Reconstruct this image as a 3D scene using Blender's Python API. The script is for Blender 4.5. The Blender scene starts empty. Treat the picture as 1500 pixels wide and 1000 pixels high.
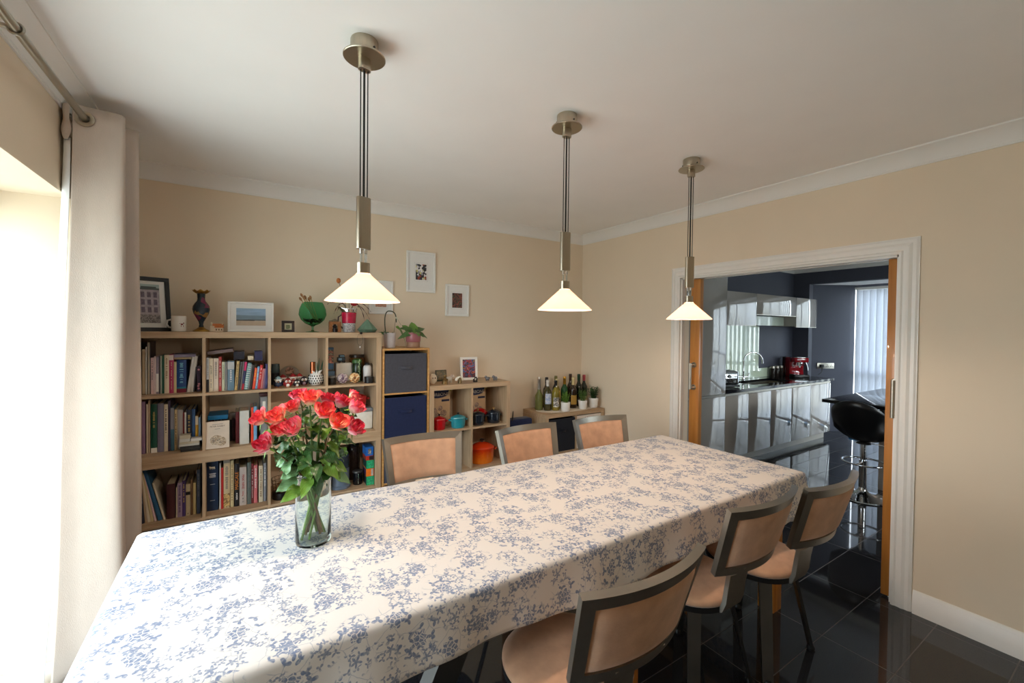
import bpy, bmesh, math, random
from mathutils import Vector, Matrix, Euler
PI = math.pi
random.seed(7)
SC = bpy.context.scene
COL = SC.collection
# ------------------------------------------------------------------ room measures (metres)
BACK, RIGHT, CEIL, LEFT, FRONT = 3.609, 3.212, 2.612, -0.67, -1.35
SHELF_FRONT = 3.22

# ------------------------------------------------------------------ helpers
def lin(c):
    return tuple((v / 12.92 if v <= .04045 else ((v + .055) / 1.055) ** 2.4) for v in [x / 255 for x in c])

MATS = {}
def nodes_of(name):
    m = bpy.data.materials.new(name); m.use_nodes = True
    nt = m.node_tree
    return m, nt, nt.nodes['Principled BSDF'], nt.nodes, nt.links

def M(name, rgb=None, rough=.5, metal=0., spec=.5, var=.06, nscale=30., bump=0., bscale=80., coat=0.,
      trans=0., ior=1.45, emit=None, estr=0., sheen=0., stretch=(1, 1, 1), alpha=None):
    """procedural principled material: colour varied by noise, optional bump"""
    if name in MATS: return MATS[name]
    m, nt, b, N, L = nodes_of(name)
    c = lin(rgb)
    tc = N.new('ShaderNodeTexCoord'); mp = N.new('ShaderNodeMapping'); mp.inputs['Scale'].default_value = stretch
    L.new(tc.outputs['Object'], mp.inputs['Vector'])
    nz = N.new('ShaderNodeTexNoise'); nz.inputs['Scale'].default_value = nscale; nz.inputs['Detail'].default_value = 4
    L.new(mp.outputs['Vector'], nz.inputs['Vector'])
    rp = N.new('ShaderNodeValToRGB')
    rp.color_ramp.elements[0].position = .3; rp.color_ramp.elements[1].position = .7
    rp.color_ramp.elements[0].color = tuple(max(0, v * (1 - var)) for v in c) + (1,)
    rp.color_ramp.elements[1].color = tuple(min(1, v * (1 + var)) for v in c) + (1,)
    L.new(nz.outputs['Fac'], rp.inputs['Fac']); L.new(rp.outputs['Color'], b.inputs['Base Color'])
    b.inputs['Roughness'].default_value = rough; b.inputs['Metallic'].default_value = metal
    b.inputs['Specular IOR Level'].default_value = spec; b.inputs['IOR'].default_value = ior
    b.inputs['Coat Weight'].default_value = coat; b.inputs['Transmission Weight'].default_value = trans
    b.inputs['Sheen Weight'].default_value = sheen
    if emit: b.inputs['Emission Color'].default_value = lin(emit) + (1,); b.inputs['Emission Strength'].default_value = estr
    if bump:
        n2 = N.new('ShaderNodeTexNoise'); n2.inputs['Scale'].default_value = bscale; n2.inputs['Detail'].default_value = 3
        L.new(mp.outputs['Vector'], n2.inputs['Vector'])
        bp = N.new('ShaderNodeBump'); bp.inputs['Strength'].default_value = bump; bp.inputs['Distance'].default_value = .002
        L.new(n2.outputs['Fac'], bp.inputs['Height']); L.new(bp.outputs['Normal'], b.inputs['Normal'])
    MATS[name] = m
    return m

def bm_new(): return bmesh.new()

def box(bm, x0, x1, y0, y1, z0, z1, mat=None, bev=0., seg=2):
    r = bmesh.ops.create_cube(bm, size=1)
    vs = r['verts']
    for v in vs:
        v.co = Vector((x0 + (v.co.x + .5) * (x1 - x0), y0 + (v.co.y + .5) * (y1 - y0), z0 + (v.co.z + .5) * (z1 - z0)))
    if bev > 0:
        es = list({e for v in vs for e in v.link_edges})
        g = bmesh.ops.bevel(bm, geom=es, offset=bev, segments=seg, profile=.5, affect='EDGES')
        vs = list({v for f in g['faces'] for v in f.verts} | {v for v in vs if v.is_valid})
    if mat is not None:
        bmesh.ops.transform(bm, matrix=mat, verts=vs)
    return vs

def lathe(bm, prof, seg=32, c=(0, 0, 0), mat=None, sx=1., sy=1., cap=True):
    rings = []; out = []
    for r, z in prof:
        if r < 1e-6:
            v = bm.verts.new((c[0], c[1], c[2] + z)); rings.append([v]); out.append(v)
        else:
            ring = [bm.verts.new((c[0] + r * sx * math.cos(2 * PI * i / seg), c[1] + r * sy * math.sin(2 * PI * i / seg), c[2] + z)) for i in range(seg)]
            rings.append(ring); out += ring
    for a, b in zip(rings, rings[1:]):
        if len(a) == 1 and len(b) == 1: continue
        for i in range(seg):
            j = (i + 1) % seg
            if len(a) == 1: bm.faces.new((a[0], b[j], b[i]))
            elif len(b) == 1: bm.faces.new((a[i], a[j], b[0]))
            else: bm.faces.new((a[i], a[j], b[j], b[i]))
    if cap:
        if len(rings[0]) > 1: bm.faces.new(list(reversed(rings[0])))
        if len(rings[-1]) > 1: bm.faces.new(rings[-1])
    if mat is not None: bmesh.ops.transform(bm, matrix=mat, verts=out)
    return out

def tube(bm, pts, r, seg=8, cap=True, flat=None):
    """tube through points; r a number or a list; flat=(a,b) gives an oval section"""
    pts = [Vector(p) for p in pts]; n = len(pts)
    rs = r if isinstance(r, (list, tuple)) else [r] * n
    rings = []; up = None
    for i, p in enumerate(pts):
        d = (pts[min(i + 1, n - 1)] - pts[max(i - 1, 0)]).normalized()
        if up is None:
            up = Vector((0, 0, 1)) if abs(d.z) < .9 else Vector((1, 0, 0))
        s = d.cross(up)
        if s.length < 1e-6: s = d.orthogonal()
        s.normalize(); u = s.cross(d).normalized(); up = u
        a, b = flat if flat else (1, 1)
        rings.append([bm.verts.new(p + rs[i] * (a * s * math.cos(2 * PI * k / seg) + b * u * math.sin(2 * PI * k / seg))) for k in range(seg)])
    for A, B in zip(rings, rings[1:]):
        for k in range(seg):
            bm.faces.new((A[k], A[(k + 1) % seg], B[(k + 1) % seg], B[k]))
    if cap:
        bm.faces.new(list(reversed(rings[0]))); bm.faces.new(rings[-1])
    return [v for R in rings for v in R]

def prism(bm, poly, h0, h1, axis='Z', mat=None):
    """extrude a 2D polygon between h0 and h1 along an axis"""
    def P(a, b, h):
        return {'Z': (a, b, h), 'Y': (a, h, b), 'X': (h, a, b)}[axis]
    A = [bm.verts.new(P(a, b, h0)) for a, b in poly]; B = [bm.verts.new(P(a, b, h1)) for a, b in poly]
    n = len(poly)
    bm.faces.new(A); bm.faces.new(list(reversed(B)))
    for i in range(n):
        j = (i + 1) % n
        bm.faces.new((A[j], A[i], B[i], B[j]))
    if mat is not None: bmesh.ops.transform(bm, matrix=mat, verts=A + B)
    return A + B

def sphere(bm, c, r, seg=20, ring=12, s=(1, 1, 1), mat=None):
    g = bmesh.ops.create_uvsphere(bm, u_segments=seg, v_segments=ring, radius=1)
    for v in g['verts']:
        v.co = Vector((c[0] + v.co.x * r * s[0], c[1] + v.co.y * r * s[1], c[2] + v.co.z * r * s[2]))
    if mat is not None: bmesh.ops.transform(bm, matrix=mat, verts=g['verts'])
    return g['verts']

def sheet(bm, fn, nu, nv, uvs=None):
    """grid surface fn(u,v)->point with u,v in 0..1"""
    g = [[bm.verts.new(fn(i / nu, j / nv)) for j in range(nv + 1)] for i in range(nu + 1)]
    lay = bm.loops.layers.uv.verify()
    for i in range(nu):
        for j in range(nv):
            f = bm.faces.new((g[i][j], g[i + 1][j], g[i + 1][j + 1], g[i][j + 1]))
            for lp, (a, b) in zip(f.loops, ((i, j), (i + 1, j), (i + 1, j + 1), (i, j + 1))):
                u, v = a / nu, b / nv
                lp[lay].uv = uvs(u, v) if uvs else (u, v)
    return g

def mesh_of(name, bm, mat, smooth=True, ang=38, solid=0., sub=0):
    bmesh.ops.recalc_face_normals(bm, faces=bm.faces)
    me = bpy.data.meshes.new(name); bm.to_mesh(me); bm.free()
    me.materials.append(mat)
    if smooth:
        for p in me.polygons: p.use_smooth = True
        me.set_sharp_from_angle(angle=math.radians(ang))
    return me

def link(name, me, parent=None, loc=(0, 0, 0), rot=(0, 0, 0)):
    o = bpy.data.objects.new(name, me); COL.objects.link(o)
    o.location = loc; o.rotation_euler = rot
    if parent is not None: o.parent = parent
    return o

def part(name, bm, mat, parent, label=None, smooth=True, ang=38, solid=0., sub=0, loc=(0, 0, 0), rot=(0, 0, 0)):
    o = link(name, mesh_of(name, bm, mat, smooth, ang), parent, loc, rot)
    if solid:
        s = o.modifiers.new('thickness', 'SOLIDIFY'); s.thickness = solid; s.offset = 0
    if sub:
        s = o.modifiers.new('smooth', 'SUBSURF'); s.levels = sub; s.render_levels = sub
    if label: o['label'] = label
    return o

def tag(o, label, cat, group=None):
    o['label'] = label; o['category'] = cat
    if group: o['group'] = group
    return o

def thing(name, label, cat, loc=(0, 0, 0), rz=0., group=None, rot=None):
    o = bpy.data.objects.new(name, None); COL.objects.link(o)
    o.empty_display_size = .05
    o.location = loc; o.rotation_euler = rot if rot else (0, 0, rz)
    return tag(o, label, cat, group)

def solo(name, bm, mat, label, cat, loc=(0, 0, 0), rz=0., group=None, rot=None, **k):
    o = part(name, bm, mat, None, loc=loc, rot=rot if rot else (0, 0, rz), **k)
    return tag(o, label, cat, group)

def struct(name, bm, mat, parent=None, smooth=False, **k):
    o = part(name, bm, mat, parent, smooth=smooth, **k)
    if parent is None: o['kind'] = 'structure'
    return o

def dup(root, loc, rz=None, label=None):
    """copy a thing with its parts and sub-parts, sharing meshes"""
    r = root.copy(); COL.objects.link(r); r.location = loc
    if rz is not None: r.rotation_euler = (0, 0, rz)
    if label: r['label'] = label
    def kids(src, dst):
        for ch in list(src.children):
            c = ch.copy(); COL.objects.link(c); c.parent = dst
            kids(ch, c)
    kids(root, r)
    return r

def text_part(name, body, size, mat, parent, loc, rot, depth=.0006, label=None, align='CENTER', sx=1.):
    cu = bpy.data.curves.new(name, 'FONT'); cu.body = body; cu.size = size; cu.extrude = depth
    cu.align_x = align; cu.align_y = 'CENTER'
    ob = bpy.data.objects.new(name, cu)
    me = bpy.data.meshes.new_from_object(ob); bpy.data.objects.remove(ob)
    me.materials.clear(); me.materials.append(mat)
    o = link(name, me, parent, loc, rot); o.scale = (sx, 1, 1)
    if label: o['label'] = label
    return o

T = Matrix.Translation
def RX(a): return Matrix.Rotation(a, 4, 'X')
def RY(a): return Matrix.Rotation(a, 4, 'Y')
def RZ(a): return Matrix.Rotation(a, 4, 'Z')

# ------------------------------------------------------------------ special materials
def wood_mat(name, light, dark, rough=.45, axis='X', scale=1., coat=0.):
    m, nt, b, N, L = nodes_of(name)
    tc = N.new('ShaderNodeTexCoord'); mp = N.new('ShaderNodeMapping')
    mp.inputs['Scale'].default_value = {'X': (1.2, 14, 14), 'Y': (14, 1.2, 14), 'Z': (14, 14, 1.2)}[axis]
    L.new(tc.outputs['Object'], mp.inputs['Vector'])
    n1 = N.new('ShaderNodeTexNoise'); n1.inputs['Scale'].default_value = 3.5 * scale; n1.inputs['Detail'].default_value = 8; n1.inputs['Distortion'].default_value = .6
    L.new(mp.outputs['Vector'], n1.inputs['Vector'])
    r = N.new('ShaderNodeValToRGB'); r.color_ramp.elements[0].position = .32; r.color_ramp.elements[1].position = .72
    r.color_ramp.elements[0].color = lin(dark) + (1,); r.color_ramp.elements[1].color = lin(light) + (1,)
    L.new(n1.outputs['Fac'], r.inputs['Fac']); L.new(r.outputs['Color'], b.inputs['Base Color'])
    b.inputs['Roughness'].default_value = rough; b.inputs['Coat Weight'].default_value = coat
    bp = N.new('ShaderNodeBump'); bp.inputs['Strength'].default_value = .12; bp.inputs['Distance'].default_value = .001
    L.new(n1.outputs['Fac'], bp.inputs['Height']); L.new(bp.outputs['Normal'], b.inputs['Normal'])
    MATS[name] = m
    return m

def math_node(N, L, op, a, b=None, clamp=False):
    n = N.new('ShaderNodeMath'); n.operation = op; n.use_clamp = clamp
    for i, v in enumerate((a, b)):
        if v is None: continue
        if isinstance(v, (int, float)): n.inputs[i].default_value = v
        else: L.new(v, n.inputs[i])
    return n.outputs[0]

def step_node(N, L, v, lo, hi):
    n = N.new('ShaderNodeMapRange'); n.interpolation_type = 'SMOOTHSTEP'
    n.inputs['From Min'].default_value = lo; n.inputs['From Max'].default_value = hi
    L.new(v, n.inputs['Value'])
    return n.outputs['Result']

def cloth_mat():
    """printed cotton: blue flower sprays on a warm white ground, drawn from voronoi cells in the cloth's own metres"""
    m, nt, b, N, L = nodes_of('printed_tablecloth')
    uv = N.new('ShaderNodeTexCoord').outputs['UV']
    wob = N.new('ShaderNodeTexNoise'); wob.inputs['Scale'].default_value = 32; wob.inputs['Detail'].default_value = 2
    L.new(uv, wob.inputs['Vector'])
    sub = N.new('ShaderNodeVectorMath'); sub.operation = 'SUBTRACT'; sub.inputs[1].default_value = (.5, .5, .5); L.new(wob.outputs['Color'], sub.inputs[0])
    scl = N.new('ShaderNodeVectorMath'); scl.operation = 'SCALE'; scl.inputs['Scale'].default_value = .014; L.new(sub.outputs[0], scl.inputs[0])
    add = N.new('ShaderNodeVectorMath'); L.new(uv, add.inputs[0]); L.new(scl.outputs[0], add.inputs[1])
    P = add.outputs[0]
    def voro(scale, feature='F1', rnd=1.):
        v = N.new('ShaderNodeTexVoronoi'); v.voronoi_dimensions = '2D'; v.feature = feature
        v.inputs['Scale'].default_value = scale; v.inputs['Randomness'].default_value = rnd
        L.new(P, v.inputs['Vector']); return v
    big = voro(6.6, rnd=.8)
    med = voro(10.5, rnd=.95)
    mulf = lambda a_, b_: math_node(N, L, 'MULTIPLY', a_, b_)
    maxf = lambda a_, b_: math_node(N, L, 'MAXIMUM', a_, b_)
    def around(v):
        """polar coordinates round the nearest cell point, plus two random numbers for that cell"""
        d = N.new('ShaderNodeVectorMath'); d.operation = 'SUBTRACT'; L.new(P, d.inputs[0]); L.new(v.outputs['Position'], d.inputs[1])
        s = N.new('ShaderNodeSeparateXYZ'); L.new(d.outputs[0], s.inputs[0])
        a = math_node(N, L, 'ARCTAN2', s.outputs['Y'], s.outputs['X'])
        sc = N.new('ShaderNodeSeparateColor'); L.new(v.outputs['Color'], sc.inputs[0])
        ln = N.new('ShaderNodeVectorMath'); ln.operation = 'LENGTH'; L.new(d.outputs[0], ln.inputs[0])
        return a, ln.outputs['Value'], sc.outputs[0], sc.outputs[1]
    def petals(pol, n, R, k, soft=.0012):
        a, r, c0, c1 = pol
        ph = mulf(c0, 6.28)
        cs = math_node(N, L, 'COSINE', math_node(N, L, 'ADD', mulf(a, n), ph))
        rad = mulf(math_node(N, L, 'ADD', mulf(cs, k), 1 - k), R)
        return step_node(N, L, math_node(N, L, 'SUBTRACT', rad, r), -soft * .4, soft)
    pb, pm = around(big), around(med)
    rose = petals(pb, 7, .029, .14)                     # full rose head
    veins = voro(75, 'DISTANCE_TO_EDGE')
    rose = mulf(rose, step_node(N, L, veins.outputs['Distance'], .03, .14))
    small = petals(pm, 5, .0155, .32)                   # little five-petalled flower
    leaf1 = petals(around(voro(27, rnd=.8)), 3, .0165, .36)
    leaf2 = petals(around(voro(44, rnd=.85)), 3, .0105, .40)
    rb, rm = pb[1], pm[1]
    ring = mulf(step_node(N, L, rb, .072, .058), step_node(N, L, rb, .026, .030))
    ringm = mulf(step_node(N, L, rm, .046, .036), step_node(N, L, rm, .013, .016))
    gate = N.new('ShaderNodeTexNoise'); gate.inputs['Scale'].default_value = 16; gate.inputs['Detail'].default_value = 1; L.new(uv, gate.inputs['Vector'])
    g1 = step_node(N, L, gate.outputs['Fac'], .40, .46)
    stems = voro(19, 'DISTANCE_TO_EDGE', 1.)
    st = step_node(N, L, stems.outputs['Distance'], .030, .012)
    stm = mulf(mulf(st, maxf(step_node(N, L, rb, .075, .060), step_node(N, L, rm, .045, .035))), .42)
    mask = maxf(maxf(rose, mulf(small, .9)), maxf(mulf(mulf(leaf1, ring), g1), mulf(mulf(leaf2, ringm), .85)))
    mask = maxf(mask, stm)
    tone = N.new('ShaderNodeTexNoise'); tone.inputs['Scale'].default_value = 120; tone.inputs['Detail'].default_value = 3; L.new(uv, tone.inputs['Vector'])
    mask = mulf(mask, math_node(N, L, 'ADD', mulf(step_node(N, L, tone.outputs['Fac'], .3, .6), .38), .62))
    mix = N.new('ShaderNodeMix'); mix.data_type = 'RGBA'
    mix.inputs['A'].default_value = lin((224, 218, 212)) + (1,); mix.inputs['B'].default_value = lin((110, 125, 156)) + (1,)
    L.new(math_node(N, L, 'MULTIPLY', mask, .95), mix.inputs['Factor'])
    L.new(mix.outputs['Result'], b.inputs['Base Color'])
    b.inputs['Roughness'].default_value = .85; b.inputs['Sheen Weight'].default_value = .1; b.inputs['Specular IOR Level'].default_value = .25
    wv = N.new('ShaderNodeTexNoise'); wv.inputs['Scale'].default_value = 700; L.new(uv, wv.inputs['Vector'])
    w2 = N.new('ShaderNodeTexNoise'); w2.inputs['Scale'].default_value = 9; w2.inputs['Detail'].default_value = 4; L.new(uv, w2.inputs['Vector'])
    bp = N.new('ShaderNodeBump'); bp.inputs['Strength'].default_value = .25; bp.inputs['Distance'].default_value = .001; L.new(wv.outputs['Fac'], bp.inputs['Height'])
    b2 = N.new('ShaderNodeBump'); b2.inputs['Strength'].default_value = .35; b2.inputs['Distance'].default_value = .012; L.new(w2.outputs['Fac'], b2.inputs['Height']); L.new(bp.outputs['Normal'], b2.inputs['Normal'])
    L.new(b2.outputs['Normal'], b.inputs['Normal'])
    return m

def tile_mat():
    m, nt, b, N, L = nodes_of('black_floor_tile')
    tc = N.new('ShaderNodeTexCoord'); mp = N.new('ShaderNodeMapping')
    mp.inputs['Location'].default_value = (-2.554 + .2925 * 20, -.977 + .2925 * 20, 0)
    L.new(tc.outputs['Object'], mp.inputs['Vector'])
    br = N.new('ShaderNodeTexBrick'); br.offset = 0.; br.squash = 1.
    for k, v in (('Scale', 1.), ('Mortar Size', .0022), ('Mortar Smooth', .2), ('Brick Width', .585), ('Row Height', .2925), ('Bias', 0.)):
        br.inputs[k].default_value = v
    L.new(mp.outputs['Vector'], br.inputs['Vector'])
    sp = N.new('ShaderNodeTexNoise'); sp.inputs['Scale'].default_value = 420; sp.inputs['Detail'].default_value = 2
    L.new(tc.outputs['Object'], sp.inputs['Vector'])
    r = N.new('ShaderNodeValToRGB'); r.color_ramp.elements[0].position = .5; r.color_ramp.elements[1].position = .78
    r.color_ramp.elements[0].color = lin((34, 34, 38)) + (1,); r.color_ramp.elements[1].color = lin((82, 84, 92)) + (1,)
    L.new(sp.outputs['Fac'], r.inputs['Fac'])
    mx = N.new('ShaderNodeMix'); mx.data_type = 'RGBA'; L.new(br.outputs['Fac'], mx.inputs['Factor'])
    L.new(r.outputs['Color'], mx.inputs['A']); mx.inputs['B'].default_value = lin((92, 84, 78)) + (1,)
    L.new(mx.outputs['Result'], b.inputs['Base Color'])
    rr = N.new('ShaderNodeMapRange'); rr.inputs['To Min'].default_value = .045; rr.inputs['To Max'].default_value = .5
    L.new(br.outputs['Fac'], rr.inputs['Value']); L.new(rr.outputs['Result'], b.inputs['Roughness'])
    b.inputs['Specular IOR Level'].default_value = .6
    bp = N.new('ShaderNodeBump'); bp.inputs['Strength'].default_value = .3; bp.inputs['Distance'].default_value = .001; bp.invert = True
    L.new(br.outputs['Fac'], bp.inputs['Height']); L.new(bp.outputs['Normal'], b.inputs['Normal'])
    return m

def paint_mat(name, rgb, rough=.75, bump=.05):
    return M(name, rgb, rough, var=.015, nscale=3, bump=bump, bscale=260, spec=.3)

def picture_mat(name, cols, scale=14., kind='noise', rough=.35, stretch=(1, 1, 1)):
    """a small printed picture: soft patches of several colours"""
    m, nt, b, N, L = nodes_of(name)
    tc = N.new('ShaderNodeTexCoord'); mp = N.new('ShaderNodeMapping'); mp.inputs['Scale'].default_value = stretch; L.new(tc.outputs['Object'], mp.inputs['Vector'])
    if kind == 'noise':
        t = N.new('ShaderNodeTexNoise'); t.inputs['Scale'].default_value = scale; t.inputs['Detail'].default_value = 5; t.inputs['Distortion'].default_value = 1.2
        o = t.outputs['Fac']; lo, hi = .28, .72
    else:
        t = N.new('ShaderNodeTexVoronoi'); t.inputs['Scale'].default_value = scale
        s = N.new('ShaderNodeSeparateColor'); L.new(t.outputs['Color'], s.inputs[0]); o = s.outputs[0]; lo, hi = 0., 1.
    L.new(mp.outputs['Vector'], t.inputs['Vector'])
    r = N.new('ShaderNodeValToRGB'); r.color_ramp.interpolation = 'EASE' if kind == 'noise' else 'CONSTANT'
    e = r.color_ramp.elements; n = len(cols)
    for i, c in enumerate(cols):
        p = lo + (hi - lo) * i / (n - 1 if kind == 'noise' else n)
        el = e[i] if i < 2 else e.new(p)
        el.position = p; el.color = lin(c) + (1,)
    L.new(o, r.inputs['Fac']); L.new(r.outputs['Color'], b.inputs['Base Color']); b.inputs['Roughness'].default_value = rough
    MATS[name] = m
    return m

def glass_mat(name, rgb=(255, 255, 255), ior=1.45, rough=0.):
    m = bpy.data.materials.new(name); m.use_nodes = True
    N, L = m.node_tree.nodes, m.node_tree.links
    N.remove(N['Principled BSDF'])
    g = N.new('ShaderNodeBsdfGlass'); g.inputs['IOR'].default_value = ior; g.inputs['Roughness'].default_value = rough
    nz = N.new('ShaderNodeTexNoise'); nz.inputs['Scale'].default_value = 2
    mx = N.new('ShaderNodeMix'); mx.data_type = 'RGBA'; c = lin(rgb)
    mx.inputs['A'].default_value = c + (1,); mx.inputs['B'].default_value = tuple(v * .97 for v in c) + (1,)
    L.new(nz.outputs['Fac'], mx.inputs['Factor']); L.new(mx.outputs['Result'], g.inputs['Color'])
    L.new(g.outputs[0], N['Material Output'].inputs['Surface'])
    MATS[name] = m
    return m

def pane_mat(name, rgb, rough=.02, ior=1.45):
    """thin sheet glass: clear with a faint reflection"""
    m = bpy.data.materials.new(name); m.use_nodes = True
    N, L = m.node_tree.nodes, m.node_tree.links
    N.remove(N['Principled BSDF'])
    t = N.new('ShaderNodeBsdfTransparent'); t.inputs['Color'].default_value = lin(rgb) + (1,)
    g = N.new('ShaderNodeBsdfGlossy'); g.inputs['Roughness'].default_value = rough
    f = N.new('ShaderNodeFresnel'); f.inputs['IOR'].default_value = ior
    mx = N.new('ShaderNodeMixShader'); ge = N.new('ShaderNodeNewGeometry'); L.new(math_node(N, L, 'MULTIPLY', f.outputs[0], math_node(N, L, 'SUBTRACT', 1., ge.outputs['Backfacing'])), mx.inputs[0]); L.new(t.outputs[0], mx.inputs[1]); L.new(g.outputs[0], mx.inputs[2])
    L.new(mx.outputs[0], N['Material Output'].inputs['Surface'])
    MATS[name] = m
    return m

CLOTH = cloth_mat(); TILE = tile_mat()
WALLP = paint_mat('cream_wall_paint', (232, 216, 193))
CEILP = paint_mat('white_ceiling_paint', (246, 244, 242))
COVING = paint_mat('white_coving_paint', (238, 236, 232), .5)
TRIMP = M('white_gloss_trim', (238, 234, 228), .32, var=.01, spec=.5)
KALLAX = wood_mat('limed_oak_veneer', (196, 168, 136), (172, 143, 111), .5)
KALLAXV = wood_mat('limed_oak_veneer_upright', (196, 168, 136), (172, 143, 111), .5, 'Z')
OAK = wood_mat('golden_oak_veneer', (206, 160, 100), (178, 128, 72), .45)
OAKDOOR = wood_mat('varnished_oak_door', (196, 134, 66), (176, 112, 48), .35, 'Z', .6, .3)
OAKLEG = wood_mat('varnished_oak_leg', (214, 146, 62), (176, 106, 36), .35, 'Z', .6, .2)
STEEL = M('brushed_steel', (178, 172, 160), .32, 1., var=.05, nscale=8, bump=.1, bscale=60, stretch=(1, 1, 30))
NICKEL = M('satin_nickel', (186, 176, 158), .28, 1., var=.04, nscale=10, bump=.12, bscale=50, stretch=(30, 30, 1))
CHROME = M('chrome', (222, 224, 228), .06, 1., var=.01)
GUN = M('gunmetal_frame', (158, 152, 142), .34, .92, var=.05, nscale=12, bump=.08, bscale=50)
GUNDARK = M('dark_gunmetal', (84, 84, 84), .36, .85, var=.06, nscale=12)
SUEDE = M('tan_suede', (192, 150, 120), .9, var=.14, nscale=16, bump=.25, bscale=140, sheen=.35, spec=.15)
BLACKM = M('satin_black', (22, 22, 24), .38, var=.1, nscale=20)
BLACKP = M('black_leatherette', (18, 18, 20), .32, var=.1, nscale=40, bump=.08)
WHITEC = M('white_ceramic', (236, 234, 230), .22, var=.01, coat=.3)
WHITEP = M('white_paper', (236, 232, 222), .7, var=.03)
WHITEF = M('white_frame_paint', (238, 236, 232), .42, var=.01)
PAGES = M('book_pages', (218, 204, 176), .85, var=.1, nscale=8, stretch=(90, 1, 1))
SLATEW = paint_mat('slate_kitchen_paint', (78, 80, 92), .6)
CARTON = M('kraft_carton', (206, 176, 140), .75, var=.05, nscale=12)
SOIL = M('dark_soil', (46, 34, 26), .95, var=.4, nscale=90, bump=.6)

# ================================================================== THE SETTING
b = bm_new(); box(b, LEFT - .35, 10.6, FRONT - .15, BACK + .15, -.12, 0); struct('floor', b, TILE)
b = bm_new(); box(b, LEFT - .35, RIGHT + .12, FRONT - .15, BACK + .15, CEIL, CEIL + .12); struct('ceiling', b, CEILP)
b = bm_new(); box(b, LEFT - .35, RIGHT + .12, BACK, BACK + .15, 0, CEIL); struct('wall_back', b, WALLP)
# wall behind the camera
b = bm_new(); box(b, LEFT - .35, RIGHT + .12, FRONT - .15, FRONT, 0, CEIL); struct('wall_front', b, WALLP)
# left wall with the deep patio-door opening
LY0, LY1, LZ = .75, 2.75, 2.155
b = bm_new()
box(b, LEFT - .35, LEFT, FRONT, LY0, 0, CEIL); box(b, LEFT - .35, LEFT, LY1, BACK, 0, CEIL); box(b, LEFT - .35, LEFT, LY0, LY1, LZ, CEIL)
struct('wall_left', b, WALLP)
# right wall with the doorway and the pocket for the sliding doors
DY0, DY1, DZ = .885, 2.335, 2.035
b = bm_new()
box(b, RIGHT, RIGHT + .12, FRONT, DY0, 0, CEIL); box(b, RIGHT, RIGHT + .12, DY1, BACK, 0, CEIL); box(b, RIGHT, RIGHT + .12, DY0, DY1, DZ, CEIL)
struct('wall_right', b, WALLP)

def coving(name, p0, p1, inward):
    """plaster cove along the wall-ceiling corner from p0 to p1, inward = direction into the room"""
    p0, p1, n = Vector(p0), Vector(p1), Vector(inward)
    prof = [(0, 0), (.085, 0), (.085, -.008), (.074, -.012), (.058, -.022), (.040, -.038), (.026, -.056), (.016, -.074), (.013, -.082), (.008, -.082), (.008, -.092), (0, -.092)]
    bb = bm_new(); R = []
    for p in (p0, p1): R.append([bb.verts.new(p + n * a + Vector((0, 0, CEIL + z))) for a, z in prof])
    k = len(prof)
    for i in range(k): bb.faces.new((R[0][i], R[0][(i + 1) % k], R[1][(i + 1) % k], R[1][i]))
    bb.faces.new(R[0]); bb.faces.new(list(reversed(R[1])))
    struct(name, bb, COVING, smooth=True)
coving('trim_1', (LEFT, BACK, 0), (RIGHT, BACK, 0), (0, -1, 0))
coving('trim_2', (RIGHT, BACK, 0), (RIGHT, FRONT, 0), (-1, 0, 0))
coving('trim_3', (LEFT, FRONT, 0), (LEFT, BACK, 0), (1, 0, 0))

def skirting(name, poly_pts):
    prof = [(0, 0), (.018, 0), (.018, .098), (.013, .106), (.013, .112), (.008, .124), (.004, .13), (0, .13)]
    bb = bm_new()
    for p0, p1, n in poly_pts:
        p0, p1, n = Vector(p0), Vector(p1), Vector(n)
        R = [[bb.verts.new(p + n * a + Vector((0, 0, z))) for a, z in prof] for p in (p0, p1)]
        k = len(prof)
        for i in range(k): bb.faces.new((R[0][i], R[0][(i + 1) % k], R[1][(i + 1) % k], R[1][i]))
        bb.faces.new(R[0]); bb.faces.new(list(reversed(R[1])))
    struct(name, bb, TRIMP, smooth=True)
skirting('baseboard_right', [((RIGHT, FRONT, 0), (RIGHT, .79, 0), (-1, 0, 0)), ((RIGHT, 2.43, 0), (RIGHT, BACK, 0), (-1, 0, 0))])
skirting('baseboard_back', [((LEFT, BACK, 0), (RIGHT, BACK, 0), (0, -1, 0))])

# door architrave (moulded) with jamb lining
def architrave():
    prof = [(0, 0), (0, .020), (.012, .022), (.020, .017), (.034, .017), (.046, .021), (.060, .015), (.076, .015), (.086, .010), (.090, .010), (.090, 0)]
    # first number: distance outward from the opening, second: out from the wall
    bb = bm_new(); k = len(prof)
    def ring(y, z, oy, oz): return [bb.verts.new((RIGHT - t, y + oy * d, z + oz * d)) for d, t in prof]
    R = [ring(DY0, 0, -1, 0), ring(DY0, DZ, -1, 1), ring(DY1, DZ, 1, 1), ring(DY1, 0, 1, 0)]
    for A, B in zip(R, R[1:]):
        for i in range(k): bb.faces.new((A[i], A[(i + 1) % k], B[(i + 1) % k], B[i]))
    bb.faces.new(R[0]); bb.faces.new(R[-1])
    return bb
struct('trim_4', architrave(), TRIMP, smooth=True, ang=20)
b = bm_new()
box(b, RIGHT + .001, RIGHT + .034, DY0 - .0, DY0 + .012, 0, DZ); box(b, RIGHT + .001, RIGHT + .034, DY1 - .012, DY1, 0, DZ)
box(b, RIGHT + .001, RIGHT + .034, DY0, DY1, DZ - .014, DZ); box(b, RIGHT + .095, RIGHT + .119, DY0, DY1, DZ - .014, DZ)
struct('trim_5', b, TRIMP)
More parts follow.
